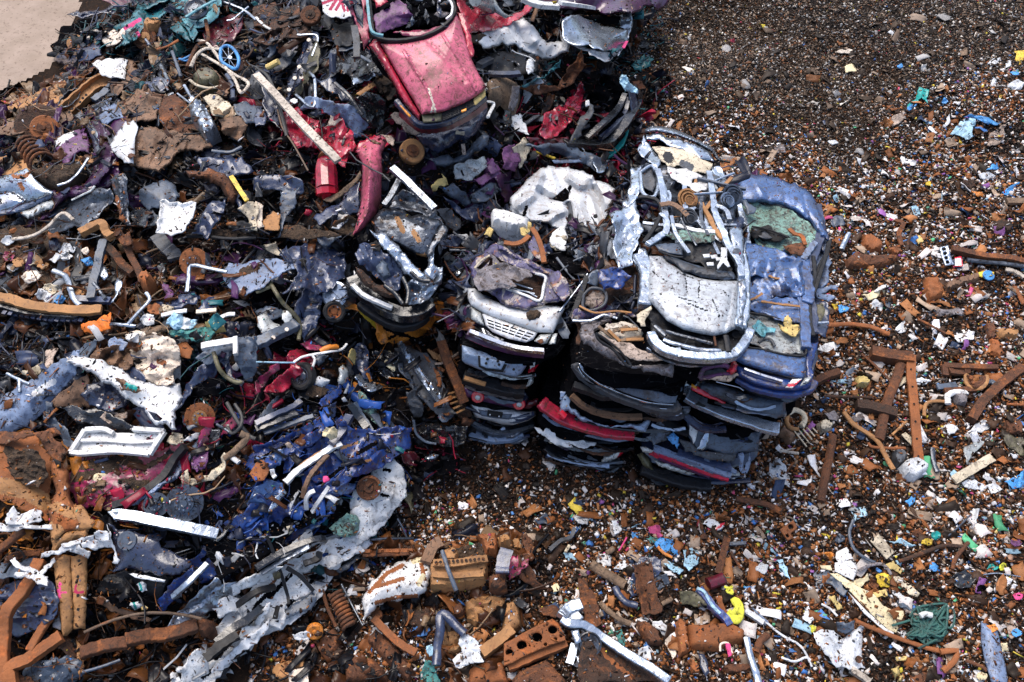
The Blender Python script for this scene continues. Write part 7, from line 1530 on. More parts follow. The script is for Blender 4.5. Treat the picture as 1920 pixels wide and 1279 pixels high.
for q,m,w,t_,lab in(('300,360 250,470 170,600 60,740 30,900 20,1100 10,1300','rust_orange',.075,.05,'long orange rusty chassis rail at the lower left edge'),('-20,300 100,200 180,140','rust',.05,.03,'rusty bar running up to the long white strip'),('400,650 390,760 300,900 220,1040','rust_orange',.05,.03,'curved rusty rail right of the chassis rail'),('460,930 330,1020 200,1110 80,1170 90,1300','rust_orange',.07,.05,'rusty rail forming a knee at the bottom left'),('610,1060 720,1020 860,990 960,980','rust',.075,.06,'rust brown axle tube lying level at the bottom'),('940,960 1100,930 1240,920 1380,880 1480,850','rust',.08,.06,'rust red axle beam right of the axle tube'),('1290,640 1400,540 1480,460 1560,380','steel',.04,.025,'slim pale trim on the blue torn skin'),('620,1200 760,1160 900,1110','slate',.02,.02,'thin dark pipe at the bottom')):
 B('rusty_rail',lab,'beam',q,m,w,t_,'box' if w>.03 else 'round',li=.42,bevel=.012 if w>.03 else 0)
B('wire','long thin brown wire arching over the dark hollow','wire','630,900 820,820 1000,770 1200,755 1400,775 1510,800','wire',.02,li=.5)
Lu('rusty_lump','rusty lumpy end of the axle beam','car part','1490,830 1530,800 1600,820 1610,900 1560,940 1500,920','rust',li=.3,height=.16,cm_=.05)
for(a,b,s_,m,lab)in((1065,560,45,'bag_white','white carton with a teal edge in the dark hollow'),(1020,700,42,'bag_white','white and teal crumpled cup in the dark hollow'),(1075,720,26,'foam_yellow','small yellow scrap beside the crumpled cup')):
 wad(a,b,s_,m,lab,li=.45,cm_=.04,sk=[('teal_bright',2.5,[f'{a-20},{b-30} {a-5},{b+20}'])]if m=='bag_white' else())
T(1,2)
for(po,m,lab,kw)in(('80,360 160,280 260,200 350,130 410,110 420,180 370,230 280,300 200,370 120,370','red','crimson twisted skin beside the small dark wheel',dict(cm_=.1)),('250,90 310,60 380,80 420,110 340,140 240,150','red','crimson fold under the white cable',dict(cm_=.08)),('340,20 440,-20 510,0 500,60 420,60','magenta','magenta fold below the navy car',dict(cm_=.06)),('0,300 60,250 160,170 170,210 90,280 40,370 0,390','magenta','magenta strip at the left of the crimson skin',dict(cm_=.08)),('440,280 470,260 555,290 550,310 500,350 445,325','bag_white','white plastic box with a hole',dict(cm_=.01,bu=.06)),('435,130 490,95 535,110 510,150 470,180 440,160','slate','blue grey moulded shell above the white plastic box',dict(bu=.06)),('610,300 620,200 650,175 690,210 695,270 650,330 620,330','lamp_clear','loose clear headlamp beside the white plastic box',dict(bu=.08,cm_=.02)),('660,390 690,310 700,330 680,395','white_paint','white curved clip below the loose headlamp',dict(cm_=.01)),('640,430 665,418 690,455 655,455','white_paint','tiny white triangle in the blue folds',dict(cm_=.01)),('380,400 420,340 500,330 540,370 480,420','dirt','brown soil patch between the crimson skin and the blue folds',dict(cm_=.05)),('0,600 60,520 130,440 200,400 190,460 100,560 20,630','slate','grey long sill pointing up, left of the blue folds',dict(cm_=.03)),('780,380 810,400 900,530 920,620 860,580 800,480','glass_green','greenish bent glass edge in the dark gap',dict(cm_=.04)),('850,540 960,540 1050,640 1080,670 950,670 900,610','slate','slate grey flat plate above the blue roll',dict(cm_=.01)),('750,40 800,30 840,80 840,180 860,270 800,260 760,170','navy_pale','blue grey folded post with orange foam',dict(cm_=.06)),('695,120 720,60 745,80 770,140 740,170','foam_yellow','orange foam lump on the dark post',dict(cm_=.05)),('750,270 790,250 880,300 900,350 850,370 780,330','silver_paint','white edged torn fold below the orange foam',dict(cm_=.06)),('930,120 1000,80 1040,120 1030,220 990,190','foam_pale','pale yellow shell left of the silver beam',dict(cm_=.03)),('880,80 960,70 1060,90 1060,260 980,270 920,200','black_gloss','glossy black shell left of the silver beam',dict(cm_=.08)),('1055,150 1100,160 1180,300 1300,460 1290,470 1180,380 1090,240','slate','chipped blue grey inner edge beside the silver beam',dict(cm_=.02)),('1130,390 1200,380 1250,490 1230,560 1180,560 1150,470','grey_plastic','dark grey moulded arch below the silver beam',dict(cm_=.05)),('1090,860 1180,830 1220,870 1200,930 1120,910','crimson_dark','dark red torn skin in the shadow by the blue roll',dict(cm_=.07)),('1260,870 1330,840 1370,850 1340,890 1280,895','silver_paint','pale leaf shaped mirror cap in the shadow',dict(bu=.04,cm_=.01)),('1180,570 1300,620 1440,640 1560,640 1540,760 1400,780 1260,740 1200,660','black_gloss','black glossy car end crushed left of the stack foot',dict(cm_=.12,cs_=.15)),('1200,900 1330,900 1500,880 1500,960 1300,980 1220,960','black_and_shade','black soft rubber sheet at the foot of the gap',dict(cm_=.08)),('1540,560 1620,580 1640,600 1600,640 1530,630','rust','rusty round tank end beside the stack foot',dict(bu=.08,cm_=.02)),):
 S('torn_skin',lab,'car panel',po,m,li=.32,**{**dict(cm_=.05,cs_=.18,res=.022),**kw})
Ds('wheel','small dark wheel beside the crimson twisted skin','wheel',350,260,.30,li=.3,tilt=(-.5,.7),mt_=('tyre','dark_steel'))
for q,m,w,lab in(('280,160 340,120 420,100 540,80 640,60 680,20','white_scuffed',.02,'white cable looping over the crimson fold'),('420,100 440,140 425,190','white_scuffed',.018,'white cable end hanging down'),('480,75 540,45 610,40','orange',.04,'short orange plastic stick by the white cable'),('0,155 200,160 290,160','bag_pale_blue',.012,'thin pale blue cord left of the white cable'),('1340,170 1400,160 1530,80','cloth_beige',.02,'bent thin rod left of the white bonnet stack'),('1180,590 1200,690 1270,750 1350,770','slate',.02,'thin curved pale pipe in the black gap')):
 B('cable',lab,'cable',q,m,w,li=.46)
c=car0('wreck_section','dark radiator frame with a long silver bumper beam across it',1250,400,cat='car part',li=.1)
Sp('frame','1060,80 1150,60 1280,110 1380,220 1400,330 1440,480 1480,520 1400,580 1330,500 1250,420 1150,290 1080,180','grey_plastic',c,li=.36,cm_=.05,cs_=.25)
Sp('rust_edge','1260,110 1340,190 1380,280 1390,330 1360,330 1350,250 1290,160','rust_orange',c,li=.46,cm_=.03)
Sp('beam','1055,15 1090,-5 1130,40 1200,140 1300,290 1400,410 1450,470 1385,505 1330,440 1220,290 1110,110','silver_paint',c,li=.58,cm_=.004,jag=.02,rim=.04,rimw=.04,fo=[('1085,10 1250,260 1420,480',-.04,.04)])
for a,b in((1075,35),(1130,68),(1140,85),(1342,368),(1360,395),(1382,480),(1408,455)):D_('bolt_hole',a,b,.022,'bore_black',c,li=.66,n=10)
Sp('beam_end','1370,560 1440,490 1480,530 1400,600','slate',c,li=.4,cm_=.03)
c=car0('rusty_springs','rust brown seat frame with bare springs left of the blue boot lid stack',1450,300,cat='seat')
Sp('frame','1340,100 1430,30 1500,200 1560,400 1600,540 1530,560 1440,400 1390,260','rust_dark',c,li=.25,cm_=.08,cs_=.12)
Bp('side_bar','1390,0 1430,140 1500,300 1560,460','rust',.07,.05,'box',p_=c,li=.5)
for i in range(5):Bp('spring',f'{1410+i*22},{400+i*35} {1490+i*18},{380+i*32}','rust_tan',.018,p_=c,li=.4,k=2)
for i in range(5):Bp('spring',f'{1290+i*20},{60+i*10} {1340+i*18},{130+i*8}','rust_tan',.018,p_=c,li=.42,k=2)
c=car0('crushed_car','bright blue wreck pressed into many folds, lower middle of the heap',500,900)
Sp('body','-440,1279 -300,1100 -100,900 100,700 400,480 620,420 760,560 1100,680 1090,820 960,920 700,1050 500,1279 200,1500 -200,1700','black_and_shade',c,li=.05,cm_=.06)
Sp('flank','-80,1300 60,1050 300,880 480,760 640,640 760,700 1100,690 1085,830 960,915 700,1020 560,1180 420,1390 200,1500 -60,1560','blue',c,li=.24,cm_=.085,cs_=.24,res=.022,sk=[('black_and_shade',4,['60,1200 300,1000 600,800','300,1300 480,1080 700,900','760,840 900,760','500,900 640,700','-20,1400 200,1200']),('rust_tan',2.5,['230,1060 420,900','700,930 860,890','640,800 760,760'])])
Sp('lower_fold','-520,1640 -240,1380 0,1180 120,1240 240,1300 60,1480 -160,1640 -380,1780','blue',c,li=.26,cm_=.08,cs_=.2,res=.022,sk=[('black_and_shade',4,['-400,1640 -100,1380 60,1280','-200,1600 100,1400'])])
Sp('upper_fold','-60,900 120,760 300,690 460,600 520,640 420,760 240,860 60,960','blue',c,li=.3,cm_=.07,cs_=.2,res=.022,sk=[('black_and_shade',4,['0,900 300,740 460,660'])])
for(po,m,kw)in(('0,780 120,740 260,690 400,620 440,580 400,690 280,720 150,770 20,820','blue',{}),('330,770 400,690 490,650 500,690 440,760 360,790','blue',{}),('480,460 540,390 620,330 640,380 560,460 510,490','blue',dict(cm_=.05)),('520,560 560,480 600,460 590,560 540,590','navy_pale',{}),('600,600 640,560 700,590 690,640 620,650','blue',{}),('0,860 100,850 200,810 180,900 120,950 40,930','blue_light',{}),('210,830 370,790 300,900 250,970 210,980','blue',{}),('450,1010 580,950 680,920 760,900 860,860 1000,790 1110,780 1080,830 960,910 850,970 720,1000 660,1020 560,1050','blue',dict(cm_=.05)),('620,780 760,770 880,740 980,700 1010,790 900,860 800,880 700,900 620,860','blue',dict(cm_=.08)),('430,1180 450,1080 560,1040 660,950 680,1050 600,1120 500,1160','blue',dict(cm_=.03)),('580,1130 640,1080 740,1070 730,1120 640,1150','blue_light',{}),('0,1100 80,1050 180,1070 210,1130 130,1200 40,1279 -60,1279','blue_light',dict(cm_=.07)),('-60,1260 60,1150 150,1279 60,1380 -80,1400','blue',{}),('230,1279 250,1220 380,1200 420,1240 300,1300','blue',{}),('500,1279 540,1180 580,1200 590,1260 520,1330 420,1400 400,1330','blue_light',{}),):
 Sp('folded_skin',po,m,c,li=.36,**{**dict(cm_=.06,cs_=.18,res=.022),**kw})
Sp('rolled_corner','660,730 760,710 900,690 980,690 1090,660 1115,700 1090,760 1000,760 860,760 700,770','blue',c,li=.42,cm_=.1,cs_=.12,res=.02)
Sp('roll_hole','970,710 1040,690 1080,720 1040,750 990,740','navy',c,li=.52,cm_=.06,cs_=.08)
for q,m,w in(('220,1060 320,960 440,880 560,800 640,770','white_scuffed',.04),('240,1040 340,930 470,840 600,780','rust_tan',.02),('350,1170 380,1060 440,960 540,850','brown_sheet',.03),('0,620 120,560 260,500 340,450','navy_pale',.04),('0,660 140,600 300,540','black_gloss',.05),('60,690 200,640 340,590 430,560','slate',.03),('560,780 640,680 700,560','navy_pale',.05),('700,470 760,560 830,650','black_gloss',.05),('740,460 800,560 870,670','slate',.03)):
 Bp('fold_edge',q,m,w,w*.6,'box',p_=c,li=.44,k=5,noise=.2)
S('rust_clot','orange rusty crumpled lump on the blue folds','scrap','0,920 40,895 90,920 95,960 60,1030 0,1040 -40,990','rust_orange',li=.5,cm_=.07,cs_=.1)
wad(520,1030,34,'spray_pink','pink and white torn packet on the blue folds',li=.5)
wad(560,690,55,'foam_pale','cream ring shaped scrap on the blue folds',li=.5)
wad(245,780,30,'cloth_beige','beige scrap at the left of the cream ring',li=.5)
S('perforated_bracket','pale perforated metal bracket on the blue folds','bracket','90,1279 140,1190 200,1110 230,1130 180,1200 120,1279','silver_paint',li=.5,cm_=.02)
for q,lab in(('420,1279 470,1200 545,1090','straight white plastic strip on the blue folds'),('380,1260 375,1190 400,1140 440,1120','curved white plastic strip left of the straight one'),('120,960 130,1000 145,1020','tiny white strip on the left blue folds')):
 B('plastic_strip',lab,'strip',q,'white_paint',.028,.012,'box',li=.52,k=4)
S('grey_plate','grey plate stub in the blue folds','plate','580,830 620,820 700,880 690,910 640,890','slate',li=.48,cm_=.01)
c=car0('crushed_car','scuffed white wreck lying along the edge of the heap with torn holes',700,1279)
Sp('wing','880,990 940,940 1020,905 1060,950 1090,990 1100,1060 1110,1160 1060,1220 1010,1279 960,1360 860,1430 740,1500 700,1480 720,1300 750,1130 800,1080','white_scuffed',c,li=.34,cm_=.05,cs_=.3,bu=.08,res=.022,sk=[('black_and_shade',3,['960,960 1000,970','940,1150 990,1160'])])
Sp('wing_end','1040,960 1080,950 1100,1050 1095,1130 1060,1100 1080,1040','white_paint',c,li=.34,cm_=.04,cs_=.12)
Sp('lining','1100,1060 1150,1060 1185,1180 1165,1279 1130,1200','olive',c,li=.15,cm_=.03)
D_('axle_stub',845,1100,.17,'rust',c,li=.45,tilt=(.1,.7),po_=[(1,-.4),(1,.1),(.86,.12),(.8,-.1),(.4,-.12),(.36,.05),(0,.05)])
T(1,3)
Sp('flank','-420,1300 -480,1180 -340,960 -180,760 0,560 160,420 330,330 500,230 640,190 760,220 800,290 700,380 560,440 460,640 330,760 200,860 70,900 -40,1020 -220,1180 -380,1320','white_scuffed',c,li=.2,cm_=.08,cs_=.24,res=.022,sk=[('black_and_shade',4,['60,480 300,360 470,250','-300,1100 -100,880 60,720','240,700 420,520','100,640 260,470','560,380 700,320','-400,1240 -240,1120','-60,760 100,600']),('rust',2.5,['0,640 180,480','-200,960 -80,860'])])  # near-black strokes paint the dark of torn holes onto the white skin
for(po,m,kw)in(('740,-20 980,-80 1000,0 960,60 880,140 820,200 760,230 730,180 780,100 720,20','white_scuffed',dict(bu=.05)),('530,250 560,215 640,205 720,208 770,250 800,290 760,310 680,350 640,370 560,330','white_paint',dict(ho=['585,262 640,260 670,268 630,290'])),('180,450 250,380 360,320 480,260 530,260 500,300 380,370 280,440','white_paint',{}),('300,430 420,350 560,330 640,360 560,420 440,400 380,450','white_scuffed',dict(cm_=.08)),('160,650 180,560 240,450 310,480 420,580 380,620 280,650 200,700','white_scuffed',dict(cm_=.06)),('10,780 60,720 150,680 200,680 210,800 180,865 100,840 30,810','white_paint',{}),('0,980 -100,1040 -260,1180 -400,1290 -420,1279 -280,1120 -120,980 0,900 70,830 70,870','white_paint',dict(cm_=.03)),('-40,900 20,760 100,690 60,800 0,880','white_scuffed',{}),('540,420 600,370 640,380 620,420 560,430','white_paint',{}),('160,360 240,290 330,190 400,140 410,190 330,260 250,340 180,390','white_scuffed',dict(cm_=.08)),('-560,1279 -500,1100 -440,1040 -370,1100 -360,1200 -450,1240','white_scuffed',dict(cm_=.06)),('-220,860 -130,760 -60,700 -20,640 40,560 60,600 -40,720 -120,840 -180,900','white_scuffed',dict(cm_=.07)),('-100,860 20,850 100,800 20,900 -60,960 -120,940','white_scuffed',dict(cm_=.05)),('-320,700 -200,640 -60,660 -40,720 -180,740 -260,790','white_scuffed',dict(cm_=.06)),('-240,560 -120,520 0,470 100,420 180,420 100,500 -40,560 -160,620','white_scuffed',dict(cm_=.08)),):
 Sp('folded_skin',po,m,c,li=.30,**{**dict(cm_=.05,cs_=.2,res=.022),**kw})
Sp('glass_wing','205,750 290,680 420,590 455,640 440,700 380,740 280,780 220,800','slate',c,li=.34,cm_=.02)
Sp('glass_edge','600,430 700,370 780,300 775,350 700,420 620,460','grey_plastic',c,li=.2,cm_=.02)
Sp('vent','120,800 150,700 180,705 160,800','bore_black',c,li=.42,cm_=.0)
for q,m,w in(('0,420 200,300 420,210 520,200','black_gloss',.04),('40,460 240,340 400,260','steel',.03),('230,420 330,480 430,590','black_plastic',.025),('360,390 460,350 480,300','black_plastic',.04),('80,180 160,380 230,600 245,690','black_plastic',.02),('-140,700 0,600 140,560','black_plastic',.04),('-300,980 -180,880 -60,800 40,720','black_gloss',.05),('-380,1100 -260,1000 -140,920','black_plastic',.06)):
 Bp('fold_edge',q,m,w,w*.6,'box',p_=c,li=.40,k=5,noise=.15)
S('milky_film','torn greenish milky film beside the white wing','film','560,120 620,70 680,20 740,30 780,90 740,170 660,180 590,160','glass_green',li=.35,cm_=.06,cs_=.12)
S('paper_card','small cream card on the blue folds below','card','230,110 270,95 290,130 250,170','cream',li=.5,cm_=.01)
S('gold_label','small olive gold plate on the white folds','plate','125,465 180,450 200,490 140,515','olive',li=.45,cm_=.005)
wad(345,930,62,'bag_white','grey white plastic canister end in the dark bottom gap',li=.3)
D_('roller',440,895,.11,'orange',None,li=.3,tilt=(.2,.9),label='yellow brown round cap in the dark bottom gap',cat='cap',po_=[(1,-.3),(1,.2),(.8,.3),(.3,.2),(.2,.4),(0,.4)])
for i,(a,b)in enumerate(((-620,1230),(-560,1180),(-590,1270))):
 wad(a,b,40,'white_paint',('tattered white shreds at the lower end of the white wreck','white torn fan of film left of the white wreck end','white ragged corner at the bottom left of the white wreck')[i],li=.35)
T(2,0)
for(po,m,lab,kw)in(('0,880 60,860 120,1000 60,980 0,940','white_scuffed','white torn fibre tuft left of the crimson hollow',{}),('10,1110 90,1040 140,1100 100,1200 60,1250 30,1180','cream','cream shredded fibre hanging by the purple scraps',{}),('-60,1120 20,1090 60,1200 20,1279 -60,1250','purple_mid','purple shredded skin behind the cream fibre',dict(cm_=.1)),('140,1090 300,1080 460,1110 620,1170 720,1210 640,1279 560,1240 400,1170 220,1130','slate','long grey bonnet edge behind the white roof panel',dict(bu=.05)),('180,1130 330,1180 320,1195 190,1150','yellow','yellow strip on the grey bonnet edge',dict(cm_=.01)),('300,1200 520,1195 530,1215 320,1225','blue_dusty','pale blue flat strip below the yellow strip',dict(cm_=.01)),('620,1200 710,1205 690,1279 640,1290','silver_paint','silver folded corner right of the grey bonnet edge',{}),('490,1070 540,1120 540,1140 500,1090','white_paint','white splinter under the black tailgate',{}),('760,700 860,620 880,600 900,700 820,800','black_gloss','glossy black inner lining of the tailgate',dict(cm_=.08)),):
 S('torn_skin',lab,'car panel',po,m,li=.35,**{**dict(cm_=.04,cs_=.2,res=.024),**kw})
T(2,1)
S('white_sheet','large white crumpled roof panel with a torn hole, behind the violet roof','car panel','-20,240 60,130 130,50 270,-40 420,-30 520,0 560,20 700,90 775,140 750,250 690,390 610,480 500,470 440,380 410,480 330,440 200,390 90,350 0,290','white_bonnet',h=PL((960,390,2.35),(1120,430,2.3),(1050,320,2.2)),cm_=.07,cs_=.5,res=.022,rim=.08,fo=[('190,150 260,200 300,215',-.16,.10),('60,250 160,180 210,40',.14,.10),('420,260 450,380',-.15,.08),('590,100 640,200 690,380',-.18,.09),('430,60 500,110 580,100',.12,.08),('250,390 330,330 400,300',.12,.09),('500,250 560,420',.1,.1)],ho=['300,215 340,180 400,125 430,160 425,210 380,235'],sk=[('black_and_shade',3,['110,270 90,330','435,120 425,170'])])
D_('dirt_cap',625,342,.035,'bore_black',bpy.data.objects['white_sheet'],h=2.42,n=14)
S('roof_corner','white torn roof corner hanging in front of the big white panel','car panel','330,440 400,420 420,500 400,600 300,560 280,530','white_scuffed',h=2.3,cm_=.05)
S('lower_shell','pale grey torn shell below the big white panel','car panel','480,400 600,470 620,560 560,640 500,600 470,500','silver_paint',h=2.1,cm_=.08)
Lu('foam_roll','white dirty roll with yellow foam ends','roll','-160,330 -60,330 60,370 140,400 120,480 40,480 -60,460 -150,420','white_scuffed',h=2.45,height=.18,base=2.2,cm_=.02)
S('foam_edge','yellow foam torn off the white roll','foam','60,430 110,380 145,390 140,440 100,490 70,480','foam_yellow',h=2.62,cm_=.06,cs_=.1)
S('foam_edge','yellow foam crumbs at the left end of the white roll','foam','-210,480 -170,420 -140,440 -160,500','foam_yellow',h=2.45,cm_=.05,cs_=.1)
B('rusty_strip','orange rusted strip hanging over the violet roof','strip','150,430 190,500 220,580 240,690','rust_orange',.035,.015,'box',h=2.75)
B('rusty_strip','orange rusted strip lying along the back of the violet roof','strip','-60,540 20,550 80,530 130,490','rust_orange',.035,.015,'box',h=2.75)
S('speckled_panel','violet grey speckled panel corner behind the violet roof','car panel','120,560 160,480 210,520 260,620 220,680 150,620','violet_burnt',h=2.7,cm_=.04)
for(po,m,lab)in(('270,560 330,480 410,490 410,580 330,600','cream','cream torn carton below the big white panel'),('220,560 280,540 300,620 250,640','navy_pale','navy torn shell left of the cream carton'),('430,420 480,400 490,560 440,600','navy','dark navy gap lining below the white panel'),('420,600 560,560 600,640 500,680','slate','slate torn tin below the pale grey shell'),('260,640 400,600 560,660 540,760 400,800','black_and_shade','black tangled pit behind the violet roof'),('150,430 320,450 330,500 200,480','dark_steel','dark roof edge below the big white panel')):
 S('torn_skin',lab,'car panel',po,m,h=2.3,cm_=.06,cs_=.15)
def G(name,cat,rows,**base):
 for(po,m,lab,*kw)in rows:
  S(name,lab,cat,po,m,**{**dict(cm_=.03,cs_=.14,res=.02),**base,**(kw[0]if kw else{})})
def GB_(name,cat,rows,**base):
 for(po,m,w,lab,*kw)in rows:
  B(name,lab,cat,po,m,w*.8,**{**dict(li=.12),**base,**(kw[0]if kw else{})})
def GL(name,cat,rows,**base):
 for(po,m,ht,lab,*kw)in rows:
  Lu(name,lab,cat,po,m,height=ht,**{**dict(li=.03,cm_=.04,cs_=.14),**base,**(kw[0]if kw else{})})
T(1,3)
c=car0('engine_casting','long rust brown truck engine block lying level at the bottom of the yard',1500,560,cat='engine',li=-.1)
V,Fc=lg('1300,420 1340,390 1500,380 1620,365 1720,370 1740,420 1730,540 1640,560 1420,590 1310,600',li=.16,height=.2,cm_=.03,flat=.25);mk('block',V,Fc,'rust_tan',c)
V,Fc=lg('1390,300 1500,270 1640,240 1760,200 1800,330 1720,370 1500,385 1400,390',li=.22,height=.06,cm_=.06,cs_=.08);mk('soil_top',V,Fc,'dirt',c)
V,Fc=lg('1400,290 1480,260 1515,300 1505,370 1430,380 1395,350',li=.36,height=.08,cm_=.03);mk('pump',V,Fc,'rust_tan',c)
V,Fc=lg('1650,180 1800,160 1810,230 1800,320 1720,320 1690,240',li=.3,height=.12,cm_=.03);mk('housing',V,Fc,'rust_orange',c)
V,Fc=lg('1810,190 1900,180 1918,250 1830,260',li=.36,height=.14,cm_=.03);mk('cylinder',V,Fc,'rust_tan',c)
Bp('flange','1330,385 1480,385 1620,365 1730,350','rust_tan',.05,.03,'box',p_=c,li=.40)
for i in range(12):D_('bolt',1350+i*32,378-i*2.4,.022,'rust_dark',c,li=.46,n=8)
Bp('rib','1330,470 1480,480 1700,465','rust_tan',.04,.03,'box',p_=c,li=.36)
V,Fc=lg('1740,490 1870,460 1885,590 1800,610 1750,580',li=.2,height=.16,cm_=.03);mk('gearbox',V,Fc,'rust',c)
Bp('bracket','1270,380 1330,260 1390,220','brown_sheet',.08,.03,'box',p_=c,li=.42)
B('blue_hose','slim blue grey hose crossing the engine block','hose','1395,290 1440,430 1500,590','slate',.03,li=.5)
B('blue_strap','dark blue webbing at the right end of the engine block','strap','1880,280 1850,380 1845,460','navy_pale',.09,.03,'box',li=.5)
S('shield','white and rust scaled curved shield left of the engine block','car part','820,640 860,560 980,440 1080,390 1170,375 1250,350 1280,400 1290,480 1270,520 1250,590 1200,635 1100,640 1000,660 920,690 860,760 825,785 835,720','white_scuffed',li=.36,bu=.14,cm_=.03,rim=.05,res=.02,sk=[('rust_orange',4,['850,600 980,460 1100,400','900,680 1050,640 1200,630','1240,390 1260,500','900,560 1100,500']),('foam_pale',5,['1180,370 1270,350','1220,540 1250,480'])])
S('magenta_cover','dull magenta torn cover beside a brown triangular plate','car panel','1880,400 1918,340 2040,325 2030,400 1960,470 1900,500','magenta',li=.3,cm_=.04)
GL('rusty_block','scrap part',(('120,1180 160,1140 380,1090 400,1279 130,1300','rust_tan',.14,'rusty box casting with a pale plate at the bottom edge'),('1090,760 1160,730 1310,720 1330,860 1200,890 1090,850','rust_dark',.12,'dark rusty block under the curved shield'),('650,880 700,860 760,900 740,960 680,970','rust_dark',.1,'dark rusty cylinder end below the coil spring'),('1250,870 1300,860 1310,920 1270,930','rust_tan',.1,'small tan rusty nut like lump'),('1470,720 1540,690 1580,760 1530,810 1480,800','rust',.16,'brick red rusty pulley lump above the purple hose'),('1560,680 1700,630 1830,640 1900,700 1840,760 1700,820 1650,880 1580,820','rust_tan',.14,'tan and pale cracked casting at the bottom centre',dict(cm_=.08,cs_=.1)),('1380,900 1480,880 1560,960 1540,1080 1440,1080 1380,1000','rust_tan',.12,'tan rubble heap right of the purple hose',dict(cm_=.08,cs_=.08)),('670,1180 740,1090 880,1100 960,1180 1000,1279 680,1300','rust',.2,'rusty brown round drum with an oval opening at the bottom edge'),('1590,1180 1700,1130 1850,1130 1900,1300 1600,1320','rust_orange',.14,'orange rusty casting at the bottom edge below the cylinder block',dict(cm_=.06)),('820,960 900,880 1000,960 1120,1100 1200,1200 1150,1279 1040,1200 930,1080','rust',.12,'long rust brown housing running down to the right',dict(cm_=.06)),('540,900 600,860 640,960 620,1060 500,1100 460,1000','rust',.12,'rust brown knuckle left of the coil spring',dict(cm_=.06)),('470,1000 580,990 680,1050 620,1120 520,1110','rust_dark',.1,'dark rusty hub beneath the brown knuckle',dict(cm_=.06)),))
S('pale_plate','pale plate screwed on the rusty box casting','plate','240,1190 385,1160 395,1279 250,1285','primer',li=.26,cm_=.01)
S('oval_opening','dark oval mouth of the rusty round drum','scrap part','740,1130 790,1120 890,1180 900,1230 820,1210','bore_black',li=.26,cm_=.0)
COIL('coil_spring','thick rusty coil spring standing in the dark bottom gap','spring',590,600,700,860,.085,'rust',turns=9,wire=.024,li=.3)
c=car0('radiator','long dark radiator edge with a row of rusty tubes',1000,330,cat='radiator')
S_=Sp('core','800,210 1180,195 1190,300 800,310','rust_dark',c,li=.16,cm_=.01)
for i in range(22):Bp('tube',f'{808+i*17},{308-i*.3:.1f} {808+i*17},{282-i*.3:.1f}','rust_orange',.022,p_=c,li=.24,k=1)
Bp('edge','800,322 1000,318 1190,312','rust',.03,p_=c,li=.22)
Bp('edge','860,205 1000,200 1180,196','dark_steel',.02,p_=c,li=.24)
GB_('rusty_rail','beam',(('880,800 960,880 1080,990 1200,1060','rust_orange',.06,'orange brown rail on the long housing',dict(li=.22,pf_='box')),('820,760 860,740 930,770 880,800','rust',.05,'rusty square frame below the curved shield',dict(li=.2,pf_='box')),('500,580 530,700 600,860','rust',.03,'rusty rod left of the thick coil spring',dict(li=.2)),('640,540 720,700 800,850','dark_steel',.018,'thin wet looking rod right of the thick coil spring',dict(li=.3)),('1690,1060 1800,980 1918,880','rust_tan',.09,'pale edged rusty bar left of the cylinder block',dict(li=.2,pf_='box')),('1060,50 1100,120 1130,190','slate',.016,'thin grey rod standing above the radiator',dict(li=.25)),))
B('purple_hose','forked purple blue hose among the castings','hose','1350,1150 1360,1020 1380,880 1380,780 1420,770 1480,830 1560,910','navy_pale',.06,li=.34)
G('plastic_bag','plastic bag',(('1540,920 1590,930 1640,960 1690,1000 1670,1060 1700,1110 1640,1120 1530,1160 1570,1090 1540,1010','bag_white','white and grey torn bag below the forked hose',dict(li=.3)),('1280,1010 1330,995 1340,1060 1300,1080','bag_pale_blue','pale blue bag scrap left of the forked hose',dict(li=.25)),('1240,1200 1270,1120 1330,1140 1350,1200 1380,1279 1240,1279','cloth_teal','dark green plant like net at the bottom centre',dict(li=.2,cm_=.06)),))
T(2,3)
c=car0('cylinder_block','rust orange engine block with four round bores',200,950,cat='engine')
bl=[(-60,985),(0,955),(130,880),(300,800),(345,830),(395,925),(400,960),(250,1010),(90,1080),(0,1130),(-60,1150)]
fr_=' '.join(f'{a},{b}' for a,b in bl)
hs=[]
for(a,b,rr)in((305,880,36),(190,937,40),(75,997,40),(-20,1050,30),(327,950,14),(252,992,14),(368,930,12),(133,1000,8)):
 hs.append([(TO[0]+(a+rr*cos(t*pi/6))*TO[2],TO[1]+(b+.92*rr*sin(t*pi/6))*TO[2])for t in range(12)])
Sp('deck',fr_,'rust_orange',c,li=.30,cm_=.006,res=.025,ho=hs,thick=.05,jag=.02)
V,Fc=lg(fr_,li=.06,height=.10,cm_=.01,flat=.1);mk('block',V,Fc,'black_and_shade',c)
Bp('side','-40,1140 100,1085 260,1015 400,962','rust_orange',.10,.06,'box',p_=c,li=.16,k=4)
V,Fc=lg('0,1260 60,1190 260,1105 400,1260 420,1340 0,1340',li=.1,height=.12,cm_=.02);mk('sump',V,Fc,'rust',None,'brown rusty square plate at the bottom edge','engine part')
c=car0('van_front','long pale bumper and dark rusted panel running into the bottom edge',700,1100,cat='car part')
Sp('panel','560,1000 690,960 900,1090 1120,1220 1180,1300 560,1320 520,1200','rust_dark',c,li=.2,cm_=.03,sk=[('rust_orange',4,['700,1080 900,1240','640,1000 700,1060'])])
Bp('bumper','370,800 440,840 540,850 660,930 780,1010 900,1090 1040,1170 1180,1270','silver_paint',.06,.05,'box',p_=c,li=.34,k=5,bevel=.015)
Bp('bumper_return','370,790 420,730 520,690','silver_paint',.08,.06,'box',p_=c,li=.36,bevel=.015)
Bp('inner_rail','430,730 500,830','steel',.09,.05,'box',p_=c,li=.34,bevel=.015)
Sp('bracket','440,890 500,880 520,970 480,990','steel',c,li=.34,cm_=.01)
